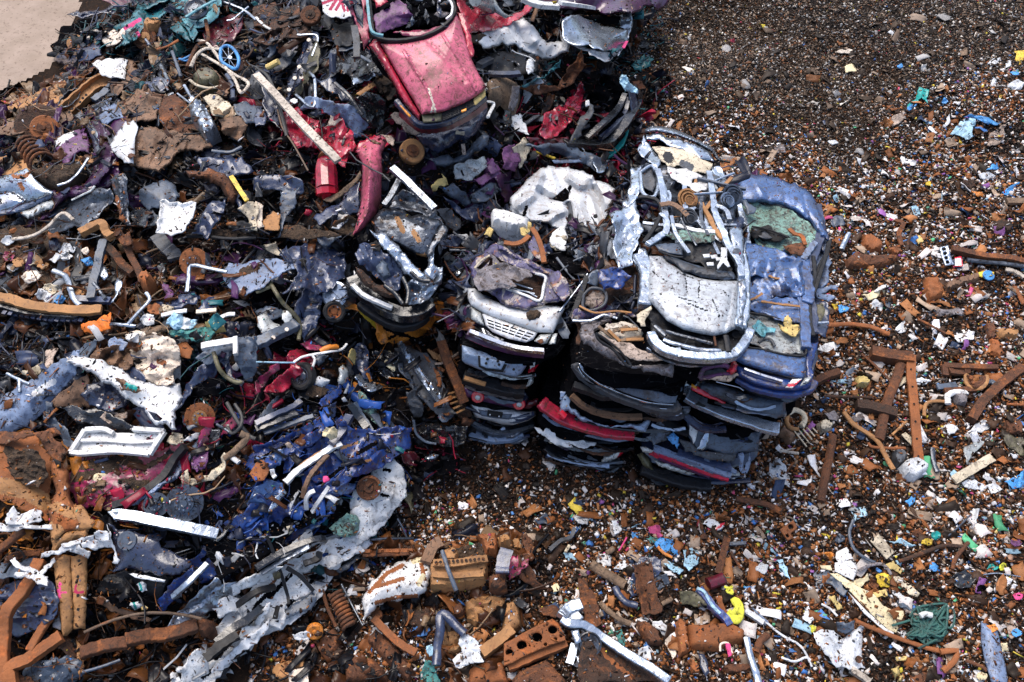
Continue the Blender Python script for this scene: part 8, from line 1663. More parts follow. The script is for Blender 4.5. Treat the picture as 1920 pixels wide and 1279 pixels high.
D_('fog_lamp',580,990,.16,'dark_steel',c,li=.32,po_=[(1,-.2),(1,.2),(.9,.25),(.8,.1),(.3,.05),(0,.1)])
Sp('lamp_box','500,930 640,920 690,960 600,1050 520,1100 480,1060','grey_plastic',c,li=.24,cm_=.03)
Bp('leg','470,990 430,1140','steel',.05,.03,'box',p_=c,li=.2)
Sp('scuffs','480,1080 540,1060 560,1110 500,1140','silver_paint',c,li=.26,cm_=.04)
GL('rusty_casting','scrap part',(('1215,830 1260,810 1300,850 1330,1050 1240,1110','rust_orange',.16,'left upright of the big orange rusty frame'),('1300,850 1400,855 1640,840 1700,880 1740,900 1720,1000 1600,1010 1560,1060 1320,1040','rust_orange',.2,'big orange rusty frame plate with a white trace',dict(cm_=.02,cs_=.3)),('1560,1150 1700,1140 1840,1150 1850,1190 1700,1220 1600,1220','rust',.12,'rusty lever with an eye at the bottom right of the frame'),('1300,1080 1380,1120 1420,1240 1340,1220','rust_orange',.1,'narrow orange foot under the rusty frame'),('920,830 1000,820 1090,880 1130,1000 1020,1000 960,920','rust',.12,'rusty ribbed oval lid',dict(cm_=.03)),('-60,690 20,690 60,760 75,880 -20,940 -80,900','rust_tan',.2,'rounded tan rusty tank at the left of the bores'),('-10,220 60,215 80,290 0,300','rust_tan',.12,'short tan rusty tube end above the magenta cover'),))
G('rusty_plate','plate',(('920,420 1030,380 1060,500 1115,720 1070,750 980,745 940,600','rust','upright rust red channel piece in the litter',dict(li=.2,fo=[('960,420 1010,740',-.06,.08)])),('500,510 560,530 620,620 640,760 660,820 600,870 540,780 510,640','rust','twisted rust brown strap left of the upright channel',dict(li=.16)),('1400,500 1440,560 1560,720 1600,790 1540,720 1440,620','rust','slim pointed rusty blade by the blue trim',dict(li=.18)),('1260,600 1340,600 1430,625 1460,690 1400,705 1260,690','olive','olive gold bent plate',dict(li=.16)),('55,340 120,320 240,560 180,570 60,480','rust','brown triangular plate beside the magenta cover',dict(li=.32)),('1405,60 1430,100 1470,200 1420,195','rust','thin brown triangular shard in the upper litter'),('1530,640 1570,635 1605,760 1590,770 1540,680','rust_orange','small drilled orange plate by the yellow rope',dict(li=.15)),('60,175 110,170 160,340 120,330','rust','upright rusty strap above the magenta cover',dict(li=.25)),('1100,400 1110,360 1000,340 930,380 900,440 870,560 900,620 960,600','navy_pale','dark blue shell behind the upright channel'),('1050,480 1160,470 1170,540 1100,600','slate','grey slab right of the upright channel'),('210,720 330,710 400,760 320,790 240,770','rust','brown drilled strap above the block with bores',dict(li=.15)),))
GB_('wood_stick','wood',(('590,390 700,460 850,545','wood',.09,'thick round timber offcut in the litter'),('1600,190 1570,320 1530,460','rust',.035,'pair of thin rusty flats, left one',dict(pf_='box')),('1625,200 1590,330 1555,465','rust',.03,'pair of thin rusty flats, right one',dict(pf_='box')),('660,680 720,740 800,800 890,840','wood',.05,'curved brown branch below the thick timber offcut'),('280,290 360,220 440,190 470,120','grey_plastic',.035,'grey pointed strip at the upper left of the litter',dict(pf_='box')),('710,310 760,270','wood',.05,'short brown stub above the thick timber offcut'),('1630,240 1750,235','slate',.03,'short blue grey bar in the upper right litter',dict(pf_='box')),('1640,300 1710,420','rust',.025,'thin dark rusty rod below the blue grey bar'),('1120,690 1200,650','wood',.04,'small brown stub right of the upright channel'),))
GB_('plastic_trim','trim',(('770,560 800,620 860,680 940,700','navy_pale',.06,'dark blue curved trim with a pale line',dict(li=.16)),('1400,580 1450,640 1530,740 1590,790 1630,850','blue',.06,'blue and white striped trim strip',dict(li=.2,pf_='box')),('1385,570 1440,600 1500,700 1560,760','bag_pale_blue',.03,'pale edge of the blue striped trim strip',dict(li=.26)),('1745,740 1880,830','white_paint',.045,'white flat lath at the right of the yellow rope',dict(pf_='box')),('1800,720 1918,830','steel',.02,'thin white rod beside the white flat lath'),('1560,1045 1565,990 1620,985 1650,1060','primer',.018,'thin white bent wire on the rusty frame',dict(li=.3)),('1755,940 1780,1060 1820,1180 1850,1290','silver_paint',.06,'pale round tube right of the rusty frame',dict(li=.2)),('1830,1050 1860,970 1918,920','rust',.06,'brown hoop arm at the right of the pale tube',dict(li=.15)),('1090,260 1140,310 1200,340','orange',.03,'thin orange strip under the blue bag'),('860,190 820,260 800,290','spray_pink',.015,'thin pink wires in the upper litter'),('430,250 400,300','cream',.03,'cream pointed chip in the upper left litter'),))
G('plastic_bag','plastic bag',(('1080,240 1120,200 1200,210 1240,280 1280,330 1270,360 1180,320 1110,290','bag_blue','bright blue torn bag, largest in the lower litter',dict(cm_=.05)),('1290,290 1360,260 1390,300 1390,380 1330,430 1290,380','bag_pale_blue','paler blue bag right of the bright blue torn bag',dict(cm_=.05)),('1130,370 1190,350 1230,400 1280,430 1250,460 1180,420','bag_pale_blue','small blue and rust film below the bright blue torn bag'),('1010,200 1080,190 1100,220 1040,230','cloth_teal','teal scrap at the tip of the bright blue torn bag'),('900,150 940,160 940,210 905,210','bag_blue','small deep blue packet above the pink wires'),('390,310 450,310 480,370 430,370','bag_pale_blue','pale turquoise rag left in the litter'),('470,30 520,10 575,40 560,90 500,80','bag_white','lilac white round film at the top left'),('750,70 800,70 820,130 770,160','bag_white','white ragged film at the upper middle'),('620,370 660,320 730,330 740,400 690,420','white_scuffed','white and rust paper left of the timber offcut'),('770,420 820,370 890,350 910,400 830,430','bag_white','white curled paper above the timber offcut'),('720,840 750,830 770,890 740,910','white_scuffed','white chip below the curved branch'),('780,900 820,880 850,980 830,1010 800,960','cloth_teal','pale green bottle like scrap below the curved branch'),('1060,830 1120,820 1190,900 1160,950 1100,880','white_paint','white stepped plastic piece by the ribbed lid'),('940,800 980,780 1020,800 1000,830','white_scuffed','round white cap above the ribbed lid'),('950,1040 1020,1010 1040,1100 960,1140','bag_white','white crumpled film left of the rusty frame'),('1150,990 1210,900 1230,1060 1200,1090','primer','pinkish grey torn sheet left of the rusty frame'),('1600,990 1630,990 1640,1070 1620,1080','spray_pink','pink and white rag on the rusty frame',dict(li=.3)),('1355,1190 1390,1180 1400,1240 1370,1250','bag_white','white wad at the foot of the rusty frame'),('1450,70 1490,45 1550,90 1590,80 1570,120 1520,130 1440,90','white_paint','white folded card with a red edge',dict(sk=[('lamp_red',2.5,'1530,125 1590,85')])),('1820,430 1880,380 1918,400 1890,460','bag_white','white film at the right edge of the upper litter'),('1740,560 1790,560 1820,620 1780,600','bag_blue','blue film near the yellow rope'),('300,560 340,540 350,590 310,600','foam_pale','yellowish foam crumbs above the drilled strap'),('170,60 250,10 280,80 210,90','slate','grey tile at the top left of the lower litter'),))
S('shingle','dark striped blue strip beside the orange foot','car part','1395,1060 1440,1070 1480,1200 1450,1240 1410,1160','navy',None,li=.2,cm_=.02)
B('brown_tube','dark red brown tube end near the yellow rope','tube','1470,540 1585,500','crimson_dark',.09,li=.15,k=2)
for i,q in enumerate(('1640,790 1680,820 1720,760 1700,680 1660,660 1690,720 1650,760 1620,740','1610,760 1650,800 1690,790 1640,770 1700,740','1590,560 1640,580 1650,610 1610,590 1650,560')):
 B('yellow_rope',('thick tangle of yellow rope','loose coil of the yellow rope tangle','thin yellow cord above the rope tangle')[i],'rope',q,'rope_yellow',(.04,.03,.02)[i],li=.2,k=8)
D_('hole',1830,1160,.05,'bore_black',bpy.data.objects.get('rusty_casting.003'),li=.2,n=14)
T(3,3)
G('insulation_sheet','panel',(('465,460 520,460 680,560 800,620 860,700 940,740 1015,740 1020,770 960,905 900,880 780,770 620,600','foam_pale','long cream yellow tapering foam board',dict(cm_=.015)),('600,600 760,760 880,870 945,905 940,920 860,880 720,760','white_paint','white edge of the tapering foam board',dict(cm_=.005)),('510,300 590,262 640,350 530,380 505,340','white_scuffed','upper white broken board near the tapering foam board',dict(cm_=.01)),('500,380 640,360 675,420 640,510 590,490 500,440','white_scuffed','lower white broken board near the tapering foam board',dict(cm_=.012)),('630,520 740,465 755,510 700,555 650,550','foam_pale','cream foam flake right of the broken boards'),('765,215 830,165 950,300 890,355','cream','cream rectangular board lying flat',dict(cm_=.004,jag=0)),('890,395 940,370 1000,440 990,460 920,430','foam_yellow','orange yellow torn foam below the rectangular board'),('385,400 470,400 480,440 400,425','foam_pale','small cream block by the grey flap',dict(cm_=.005)),('460,640 500,630 560,720 520,730','foam_yellow','golden brown chip below the grey flap'),('960,1090 1040,1080 1030,1110 970,1120','foam_yellow','yellow foam chip at the lower middle'),('925,1180 980,1160 990,1220 950,1260','foam_yellow','rounded yellow foam lump at the lower middle',dict(bu=.08)),('980,1230 1010,1225 1000,1270 970,1270','foam_yellow','smaller yellow foam lump under the rounded one',dict(bu=.06)),('1740,990 1790,985 1800,1040 1750,1050','foam_pale','cream foam block right of the long grey panel'),('790,600 880,580 890,630 820,640','foam_yellow','two yellow foam crumbs by the white lath'),('815,480 870,460 920,490 900,560 850,560','yellow','white and yellow torn packet'),('1640,850 1700,840 1720,880 1670,900','orange','orange chunk at the head of the long grey panel',dict(li=.2)),),li=.10)
G('bent_sheet','sheet metal',(('1595,820 1640,840 1720,880 1740,980 1780,1150 1800,1300 1680,1300 1620,1100 1595,960','blue_dusty','long pale grey bent panel at the lower right',dict(bu=.06,cm_=.012,li=.14)),('280,440 330,380 420,440 480,480 580,580 550,620 480,550 420,530 380,580 320,520','slate','grey bent flap at the head of the foam board'),('920,480 980,480 1060,540 1140,610 1120,640 1060,620 1000,560','cream','tan edged grey panel right of the yellow packet',dict(cm_=.015)),('925,580 980,600 1060,660 1100,690 1080,700 1000,660 930,610','white_paint','white lath below the tan edged panel',dict(cm_=.01)),('880,580 960,630 1060,720 1080,750 980,700','slate','smoky film under the white lath'),('360,910 420,890 500,900 540,980 600,920 690,850 700,980 690,1060 730,1160 640,1165 520,1150 440,1060 400,1000','bag_white','large shiny silver white bag at the lower middle',dict(cm_=.07,cs_=.2,li=.12)),('520,830 640,820 640,880 580,910 530,890','slate','dark grey label on the silver white bag',dict(li=.16)),('1100,1020 1180,1030 1260,1080 1290,1180 1260,1160 1200,1080 1110,1060','slate','grey curved flap below the rusty pole'),('1180,1160 1250,1150 1310,1300 1200,1300','cream','speckled cream board at the bottom edge',dict(cm_=.01)),('1290,1190 1400,1150 1480,1150 1530,1270 1290,1300','bag_white','white sheets at the bottom edge',dict(cm_=.02)),('1510,1270 1540,1180 1610,1190 1600,1300','white_paint','white square card at the bottom edge',dict(cm_=.005)),('270,720 300,700 340,800 310,830 245,800','bag_white','white folded paper left of the silver bag'),('160,580 220,530 280,540 380,660 340,710 260,700 180,660','rust','rusty red open pouch with a white rim',dict(bu=-.05,sk=[('white_scuffed',3,['160,580 220,530 280,540','300,560 370,640'])])),('320,260 370,260 380,350 340,370','white_scuffed','white crumpled chip above the grey flap'),('900,220 1000,200 1100,250 1050,260 950,240','bag_pale_blue','pale grey blue curved film by the rectangular board'),('70,370 110,360 150,470 160,500 120,460','bag_pale_blue','pale teal rag at the left'),('120,340 170,330 160,360','white_paint','white star shaped scrap at the left'),('20,760 90,800 200,880 190,930 100,880 20,820','wood','weathered grey brown board at the left edge',dict(cm_=.012)),('1370,850 1390,830 1440,880 1390,950','white_scuffed','white folded chip left of the long grey panel'),('1800,760 1840,800 1880,900 1830,940 1780,830','cloth_beige','beige cloth right of the long grey panel'),('980,880 1020,830 1080,960 1020,970','bag_white','white film at the tip of the foam board'),('1060,40 1160,10 1185,40 1080,100','rust_orange','tan rusty clip at the upper middle'),('620,-20 720,-30 740,20 650,60','bag_pale_blue','grey film knot at the top of the cable'),('1500,0 1580,-20 1560,80 1500,80','bag_white','white film at the upper right'),('1060,1110 1150,1090 1190,1200 1170,1300 1080,1300','rust','dark red rusty block at the bottom edge'),))
D_('label_patch',680,1105,.05,'rust_dark',bpy.data.objects.get('bent_sheet.005'),li=.2,n=8)
GB_('rusty_pole','pole',(('655,815 780,870 960,940 1150,1005 1290,1045','rust_orange',.04,'long thin orange rusty pole at the lower middle'),('980,370 1100,330 1230,280 1330,250 1460,260','rust_dark',.035,'long dark bent bar crossing the lower right'),('1380,430 1400,360 1480,250 1500,230','rust',.035,'rusty hooked rod at the end of the dark bent bar'),('640,60 610,160 640,270 720,340 800,380','slate',.03,'grey curved cable above the broken boards'),('680,440 760,400 850,390 900,430 920,470','cloth_grey',.03,'pale brown bent cable by the yellow packet'),('1290,1050 1420,1040 1390,1120 1310,1190','rust_orange',.05,'orange angular bracket at the end of the thin pole',dict(li=.15,k=2)),('-20,820 100,920 250,1010 330,1160','bag_white',.02,'white wire loop at the lower left corner'),('100,1090 200,1120 280,1090 320,1110','bag_white',.02,'white cable end at the lower left corner'),('1610,470 1720,460 1890,485','steel',.012,'thin pale wire at the right edge'),('400,690 460,720 520,780','white_paint',.02,'thin white stick left of the foam board'),('1350,180 1440,100 1520,20','slate',.015,'thin bluish cords at the upper right'),('1480,1110 1600,1160 1640,1190','rust',.03,'short rusty rod left of the long grey panel'),('620,1180 700,1230 760,1279','wood_pale',.05,'pale splintered lath at the bottom edge',dict(pf_='box')),('1030,740 1080,760 1150,780','cloth_beige',.025,'pale twig at the tip of the foam board',dict(li=.15)),))
c=car0('net_ball','tangled dark green fishing net at the lower right',1200,870,cat='net')
rr_=random.Random(3)
for i in range(26):
 q=' '.join(f'{1200 + rr_.gauss(0, 75):.0f},{860 + rr_.gauss(0, 70):.0f}' for _ in range(6))
 Bp('cord',q,'net_green',.016,p_=c,li=.14+.01*(i%6),k=5)
Sp('mesh','1080,780 1200,720 1320,740 1340,860 1290,1000 1180,960 1090,960','net_green',c,li=.08,cm_=.08,cs_=.08)
B('bottle_neck','white green bottle neck in the fishing net','bottle','1140,780 1180,765 1230,775','lamp_clear',.04,li=.26)
c=car0('drilled_brick','orange flat iron piece with a round and a square hole',150,140,cat='scrap part')
hs=[[(TO[0]+(172+22*cos(t*pi/6))*TO[2],TO[1]+(110+22*sin(t*pi/6))*TO[2])for t in range(12)],fpx([(128,170),(150,158),(165,180),(142,195)])]
Sp('plate','90,130 190,60 220,115 170,160 185,195 150,212','rust_orange',c,li=.12,cm_=.004,ho=hs,thick=.05,jag=0,res=.02)
Sp('backing','95,130 188,68 215,115 168,160 180,192 150,208','bore_black',c,li=.05,cm_=.0)
for i,q in enumerate(((1255,180,'teal_bright','small green scrap at the upper middle'),(1190,225,'yellow','yellow scrap by the pale blue film'),(1240,410,'bag_blue','blue film strip with yellow tip'),(1690,410,'teal_bright','green cap at the right'),(1780,420,'rope_yellow','lime green scrap at the right'),(1860,230,'purple_mid','purple wad at the right edge'),(330,880,'rope_yellow','ball of yellow string by the silver bag'),(1880,630,'spray_pink','pink and white wad at the right edge'),(1745,140,'foam_yellow','yellow chip at the upper right'),(1130,160,'rust','brown square plate at the upper middle'),(1600,190,'rust_tan','round tan lump at the upper right'),(1860,900,'bag_blue','blue film below the beige cloth'),(1600,1230,'foam_pale','pale chip beside the white card'),(540,200,'slate','crumpled grey plastic shell at the upper left'),(460,330,'orange','orange chip at the upper left'),(1450,500,'black_gloss','black torn film at the right'),(1600,580,'black_and_shade','black foam pad at the right'),(790,540,'rust','brown rusty plate beside the yellow packet'))):
 wad(q[0],q[1],42 if i!=15 else 90,q[2],q[3],li=.1,cm_=.05)
T(3,2)
GB_('rusty_bar','bar',(('1075,100 1070,250 1090,430 1110,700 1130,910','rust_orange',.09,'upright flat orange bar with a row of holes',dict(li=.16,t=.02,pf_='box')),('1000,170 960,290 900,440 860,600 830,740','rust',.10,'thick rusty pipe left of the drilled orange bar'),('770,90 900,115 1080,135','rust',.12,'level rusty beam stub at the top of the drilled bar',dict(pf_='box')),('660,480 780,500 960,550','rust_dark',.10,'dark flat beam crossing behind the thick rusty pipe',dict(pf_='box')),('490,700 460,860 420,1060 395,1200','rust',.08,'stout rusty pipe at the lower left'),('570,530 640,620 760,700 830,760 880,860 940,960','rust_tan',.05,'kinked tan rod running down to the grey bag'),('1520,590 1600,460 1720,340 1900,200','rust',.09,'long rusty rail at the right pointing up',dict(pf_='box')),('340,310 420,270 530,230','rust',.07,'rusty rail beside the blue saloon corner',dict(pf_='box')),('700,95 800,180 920,300','rust',.03,'thin brown rod right of the level beam'),('1170,560 1180,480 1230,450 1340,450','rust_tan',.035,'hooked tan rod right of the drilled orange bar'),('750,760 780,790 900,800 1030,800','rust_orange',.03,'thin orange rod crossing the kinked tan rod'),('420,410 600,415 780,420','rust_dark',.03,'dark level rod left of the thick rusty pipe'),('1230,800 1240,900 1270,980','dark_steel',.05,'short dark bent pipe right of the drilled bar'),('930,700 1040,600','rust_tan',.025,'thin tan stick left of the drilled bar'),('1790,470 1918,475','rust_orange',.025,'orange rod at the right edge'),('1330,360 1500,350','rust',.03,'thin rusty rod under the ladder frame'),('-240,1180 -20,1220 100,1279','rust',.06,'half buried rusty pipe below the stack feet',dict(li=.06)),('90,820 230,840','wood_pale',.03,'pale stick below the stack corner'),))
for i in range(6):D_('bar_hole',1072+i*11,210+i*130,.018,'bore_black',bpy.data.objects['rusty_bar'],li=.19,n=8)
GB_('plank','wood',(('1390,1040 1530,960 1680,870','cream',.085,'pale painted plank with rust stains',dict(t=.02,pf_='box')),('1265,345 1350,335 1410,325','slate',.06,'light blue grey flat lath',dict(t=.02,pf_='box')),('1600,330 1660,300 1700,320','slate',.06,'grey lever beside the ladder frame',dict(t=.03))),li=.12)
c=car0('ladder_frame','rusty ladder like frame half buried at the right',1500,200,cat='scrap part')
for q in('1320,180 1480,190 1720,195','1330,260 1320,180','1320,370 1560,360','1375,180 1375,230 1480,235','1490,190 1490,240'):Bp('rail',q,'rust',.045,.03,'box',p_=c,li=.13,k=2)
for k,rr in enumerate((.30,.22,.14)):
 th=np.linspace(-.3,3.6,9);q=' '.join(f'{1560 + rr*270*cos(t):.0f},{280 + rr*260*sin(t):.0f}' for t in th)
 Bp('ring',q,'rust_tan' if k==0 else 'rust',.035,p_=c,li=.14)
c=car0('cooker_grate','round pale burner ring with a wire grate beside the stacks',210,590,cat='scrap part')
Bp('ring','150,540 200,515 260,540 275,590 250,640','cream',.045,.03,p_=c,li=.16)
Bp('ring','150,540 140,600 170,650 230,660','rust_tan',.035,p_=c,li=.16)
for i in range(5):Bp('wire',f'{195+i*34},{670-i*6} {290+i*20},{790-i*26}','cream',.012,p_=c,li=.15,k=2)
Lu('bag_bundle','round grey white balloon like bag','bag','960,960 1010,910 1090,890 1180,960 1170,1010 1080,1070 1000,1040','bag_white',height=.24,cm_=.02)
GL('scrap_lump','scrap',(('640,280 700,265 760,310 740,350 660,345','foam_yellow',.12,'yellow brown stone like lump'),('1370,420 1430,400 1480,440 1470,500 1400,490','cloth_grey',.14,'round brown cushion in a white ring'),('930,830 1000,830 1040,880 960,960 930,900','grey_plastic',.14,'dark grey domed shell left of the balloon like bag'),('1760,600 1860,580 1918,620 1900,700 1780,700','rust',.08,'rusty square housing at the right edge'),('360,620 420,590 490,620 470,670 390,690','cream',.1,'crumpled beige paper beside the burner ring'),('1650,-10 1720,0 1765,110 1720,135 1650,100','rust_orange',.1,'upright orange rusty bracket at the upper right'),('60,700 130,590 210,740 150,790','brown_sheet',.12,'brown cylinder half under the stack corner'),))
B('white_ring','white ring around the round brown cushion','ring','1350,470 1345,410 1400,380 1470,385 1480,400','white_scuffed',.05,li=.14)
G('litter_piece','litter',(('20,920 90,890 130,940 150,1010 160,1090 100,1060 60,1080 20,1000','bag_white','white tattered rag below the stack corner',dict(cm_=.05)),('585,230 640,200 680,225 630,250 620,330 600,340 590,280','slate','white and grey bent bracket near the level beam'),('480,290 580,280 590,310 540,310','bag_pale_blue','pale blue flat piece left of the bent bracket'),('1000,700 1030,680 1100,740 1080,785','cream','cream speckled tile left of the drilled bar',dict(cm_=.005)),('1500,680 1560,620 1620,595 1685,640 1640,660 1560,680','white_scuffed','white shard at the lower end of the long rusty rail'),('1300,650 1370,625 1420,655 1360,700 1310,680','bag_white','lilac grey torn sheet right of the drilled bar'),('1480,790 1560,750 1650,680 1660,720 1560,820 1500,910','glass_milky','smoky torn film at the right'),('1460,1060 1500,1040 1580,1060 1640,1085 1560,1105 1480,1090','bag_white','white shoe like piece below the painted plank'),('1640,1080 1700,1060 1755,1110 1680,1140','white_scuffed','white printed wrapper below the painted plank'),('1780,1050 1850,1020 1918,960 1918,1090 1840,1100','bag_blue','bright blue bag at the right edge',dict(cm_=.05)),('1770,640 1800,700 1918,760 1918,850 1800,780','olive','olive green plastic mesh at the right edge'),('610,1260 660,1180 740,1210 720,1290','glass_milky','grey green bag at the bottom'),('240,1080 290,1050 350,1080 330,1130 250,1120','rust','brown rusty square below the white tattered rag'),('820,1120 930,1115 960,1279 830,1279','rust_dark','dark brown rusty square plate at the bottom'),('1030,1200 1100,1150 1100,1200 1060,1240','bag_blue','small blue torn film at the bottom'),('430,540 500,520 550,550 520,590 460,580','cloth_grey','mauve grey rag left of the dark flat beam'),('620,560 700,540 720,580 650,600','cloth_grey','brown grey rag under the dark flat beam'),('365,60 420,20 510,0 540,30 470,95','white_scuffed','white square board with a round hole beside the blue saloon',dict(cm_=.01)),('1545,410 1590,390 1620,420 1570,445','white_paint','white box under the long rusty rail'),('1110,290 1150,270 1220,290 1180,320','bag_white','white rag right of the drilled bar'),('970,350 1000,280 1045,260 1030,310','cream','cream bone like chip between pipe and drilled bar'),('1340,1180 1260,1160 1290,1220','bag_white','white film bundle at the lower right'),('1190,1220 1240,1180 1280,1190 1250,1260','cloth_beige','beige film at the bottom right'),('1820,840 1880,850 1860,880','white_paint','white oval chip at the right edge'),('800,1190 780,1170 830,1180 820,1240','white_paint','white leaf like chip above the dark square plate'),))
T(3,1)
GL('rusty_casting','scrap part',(('700,500 760,490 850,560 845,610 760,630 700,590','rust_orange',.14,'round orange brown stone like casting right of the blue saloon'),('570,690 640,630 760,660 960,650 960,700 860,740 760,750 580,750','rust',.16,'long dark brown crumpled tank right of the blue saloon'),('880,580 980,570 1010,620 960,650 900,620','rust',.08,'flat rusty scrap beside the stone like casting'),('1150,830 1260,815 1300,960 1190,1000 1160,920','rust_orange',.16,'upright orange brown rusty block'),('1310,860 1450,810 1560,780 1580,830 1460,870 1320,920','brown_sheet',.12,'brown crumpled pipe end right of the rusty block'),('1660,400 1740,370 1840,420 1800,480 1700,460','rust_dark',.1,'dark brown square lump at the right'),('830,230 900,200 940,200 900,230','rust_dark',.06,'dark brown plate in the pale litter'),('1610,1160 1680,1150 1700,1220 1680,1290 1630,1260','rust',.1,'rust red upright plate at the lower right'),('1690,1190 1800,1190 1880,1200 1860,1260 1720,1260','rust_tan',.08,'tan rusty bracket with openings at the lower right'),))
GB_('rusty_bar','bar',(('435,1160 600,1150 760,1170 910,1225','rust_orange',.055,'curved orange pipe beside the blue saloon'),('1380,590 1500,620 1650,650 1800,660 1918,690','rust',.07,'long rusty beam at the right edge',dict(pf_='box')),('1490,670 1700,690 1918,715','dark_steel',.06,'long dark pipe under the rusty beam'),('1120,1110 1200,1150 1330,1220','rust',.03,'thin brown rod at the lower middle'),('1040,600 1060,500 1110,400','rust_dark',.03,'dark thin rod near the brown shells'),('950,370 1010,400 980,470 1000,560','rust',.05,'bent rusty strap near the brown shells',dict(t=.02,pf_='box')),('1850,870 1918,1000','rust_orange',.05,'thick orange rod end at the right edge'),('1780,740 1850,760 1918,800','wood_pale',.05,'pale wooden lath at the right edge',dict(t=.02,pf_='box')),('1790,230 1918,230','wood',.08,'brown timber at the right edge',dict(t=.03,pf_='box')),('550,590 580,520 610,470','steel',.06,'short silver corrugated pipe by the blue saloon'),('1800,870 1850,900 1900,930','wood',.04,'brown branch end at the right edge'),))
c=car0('engine_casting','small silver cylinder head with four holes',1330,640,cat='engine part')  # a loose cylinder head only, without its block
hs=[]
for(a,b)in((1318,586),(1327,619),(1337,651),(1347,683)):hs.append([(TO[0]+(a+15*cos(t*pi/5))*TO[2],TO[1]+(b+14*sin(t*pi/5))*TO[2])for t in range(10)])
Sp('plate','1285,575 1350,560 1360,600 1375,650 1395,700 1330,710 1310,660 1295,620','silver_paint',c,li=.16,cm_=.002,res=.02,ho=hs,thick=.04,jag=.03)
Sp('base','1288,577 1348,563 1372,650 1390,698 1332,706 1310,660','bore_black',c,li=.10,cm_=0)
D_('oval_disc',1652,785,.10,'bag_blue',None,li=.12,label='bright blue oval lid lying on the litter',cat='lid',tilt=(0,.2))
G('litter_piece','litter',(('710,930 860,880 900,930 760,970','foam_pale','cream yellow torn board right of the blue saloon'),('830,870 890,850 900,865 800,905','white_scuffed','white lath edge of the cream torn board',dict(li=.15)),('1400,650 1450,640 1462,715 1400,720','white_paint','red bordered white sign piece',dict(cm_=.004,li=.14,sk=[('lamp_red',2.2,['1402,652 1450,642','1450,642 1460,714','1460,714 1402,720'])])),('765,1000 800,970 860,1000 850,1050 800,1070','bag_white','white scalloped shell like piece'),('1160,1110 1200,1060 1300,1040 1420,1030 1450,1080 1380,1080 1300,1090 1220,1120','cloth_grey','grey white long rag at the lower middle',dict(cm_=.05)),('960,1190 1010,1130 1060,1110 1090,1160 1000,1210','white_scuffed','white broken plate at the lower middle'),('1400,1220 1460,1190 1540,1210 1530,1260 1430,1279','white_scuffed','white crumpled plate at the lower right'),('1200,80 1225,85 1220,115 1185,105','yellow','small yellow scrap in the pale litter'),('1080,270 1110,265 1140,330 1100,335','bag_pale_blue','blue and white striped wrapper'),('1760,160 1830,110 1880,90 1840,150 1800,190','bag_blue','blue film at the upper right'),('1530,150 1600,160 1610,190 1560,185','orange','orange and white wrapper at the upper right'),('555,160 575,150 590,220 570,235','bag_white','upright white chip beside the blue saloon bonnet'),('590,180 640,150 650,210 620,225','rust_orange','orange scrap beside the upright white chip'),('870,340 900,330 940,365 920,372','spray_pink','bright pink scrap in the pale litter'),('530,425 560,415 555,445 530,445','spray_pink','small pink scrap beside the blue saloon'),('470,350 560,345 570,400 500,420','slate','dark grey plastic beside the blue saloon'),('1110,500 1150,480 1165,530 1130,550','foam_yellow','tan star shaped scrap'),('1370,740 1420,740 1430,780 1390,780','white_paint','white card below the cylinder head'),('530,1010 580,990 615,1000 600,1050 540,1060','bag_blue','blue rope bundle beside the blue saloon'),('480,1000 540,985 550,1030 500,1040','yellow','yellow scrap beside the blue rope bundle'),('880,980 910,990 920,1060 890,1060','slate','upright grey strip at the lower middle'),('1580,30 1650,10 1700,40 1680,80 1600,60','bag_white','grey white film at the top'),('1460,80 1540,70 1550,120 1480,125','rust_dark','dark brown soft lump at the top'),('630,980 720,1000 730,1060 640,1020','rust','brown flat plate beside the blue rope bundle'),))
T(3,0)
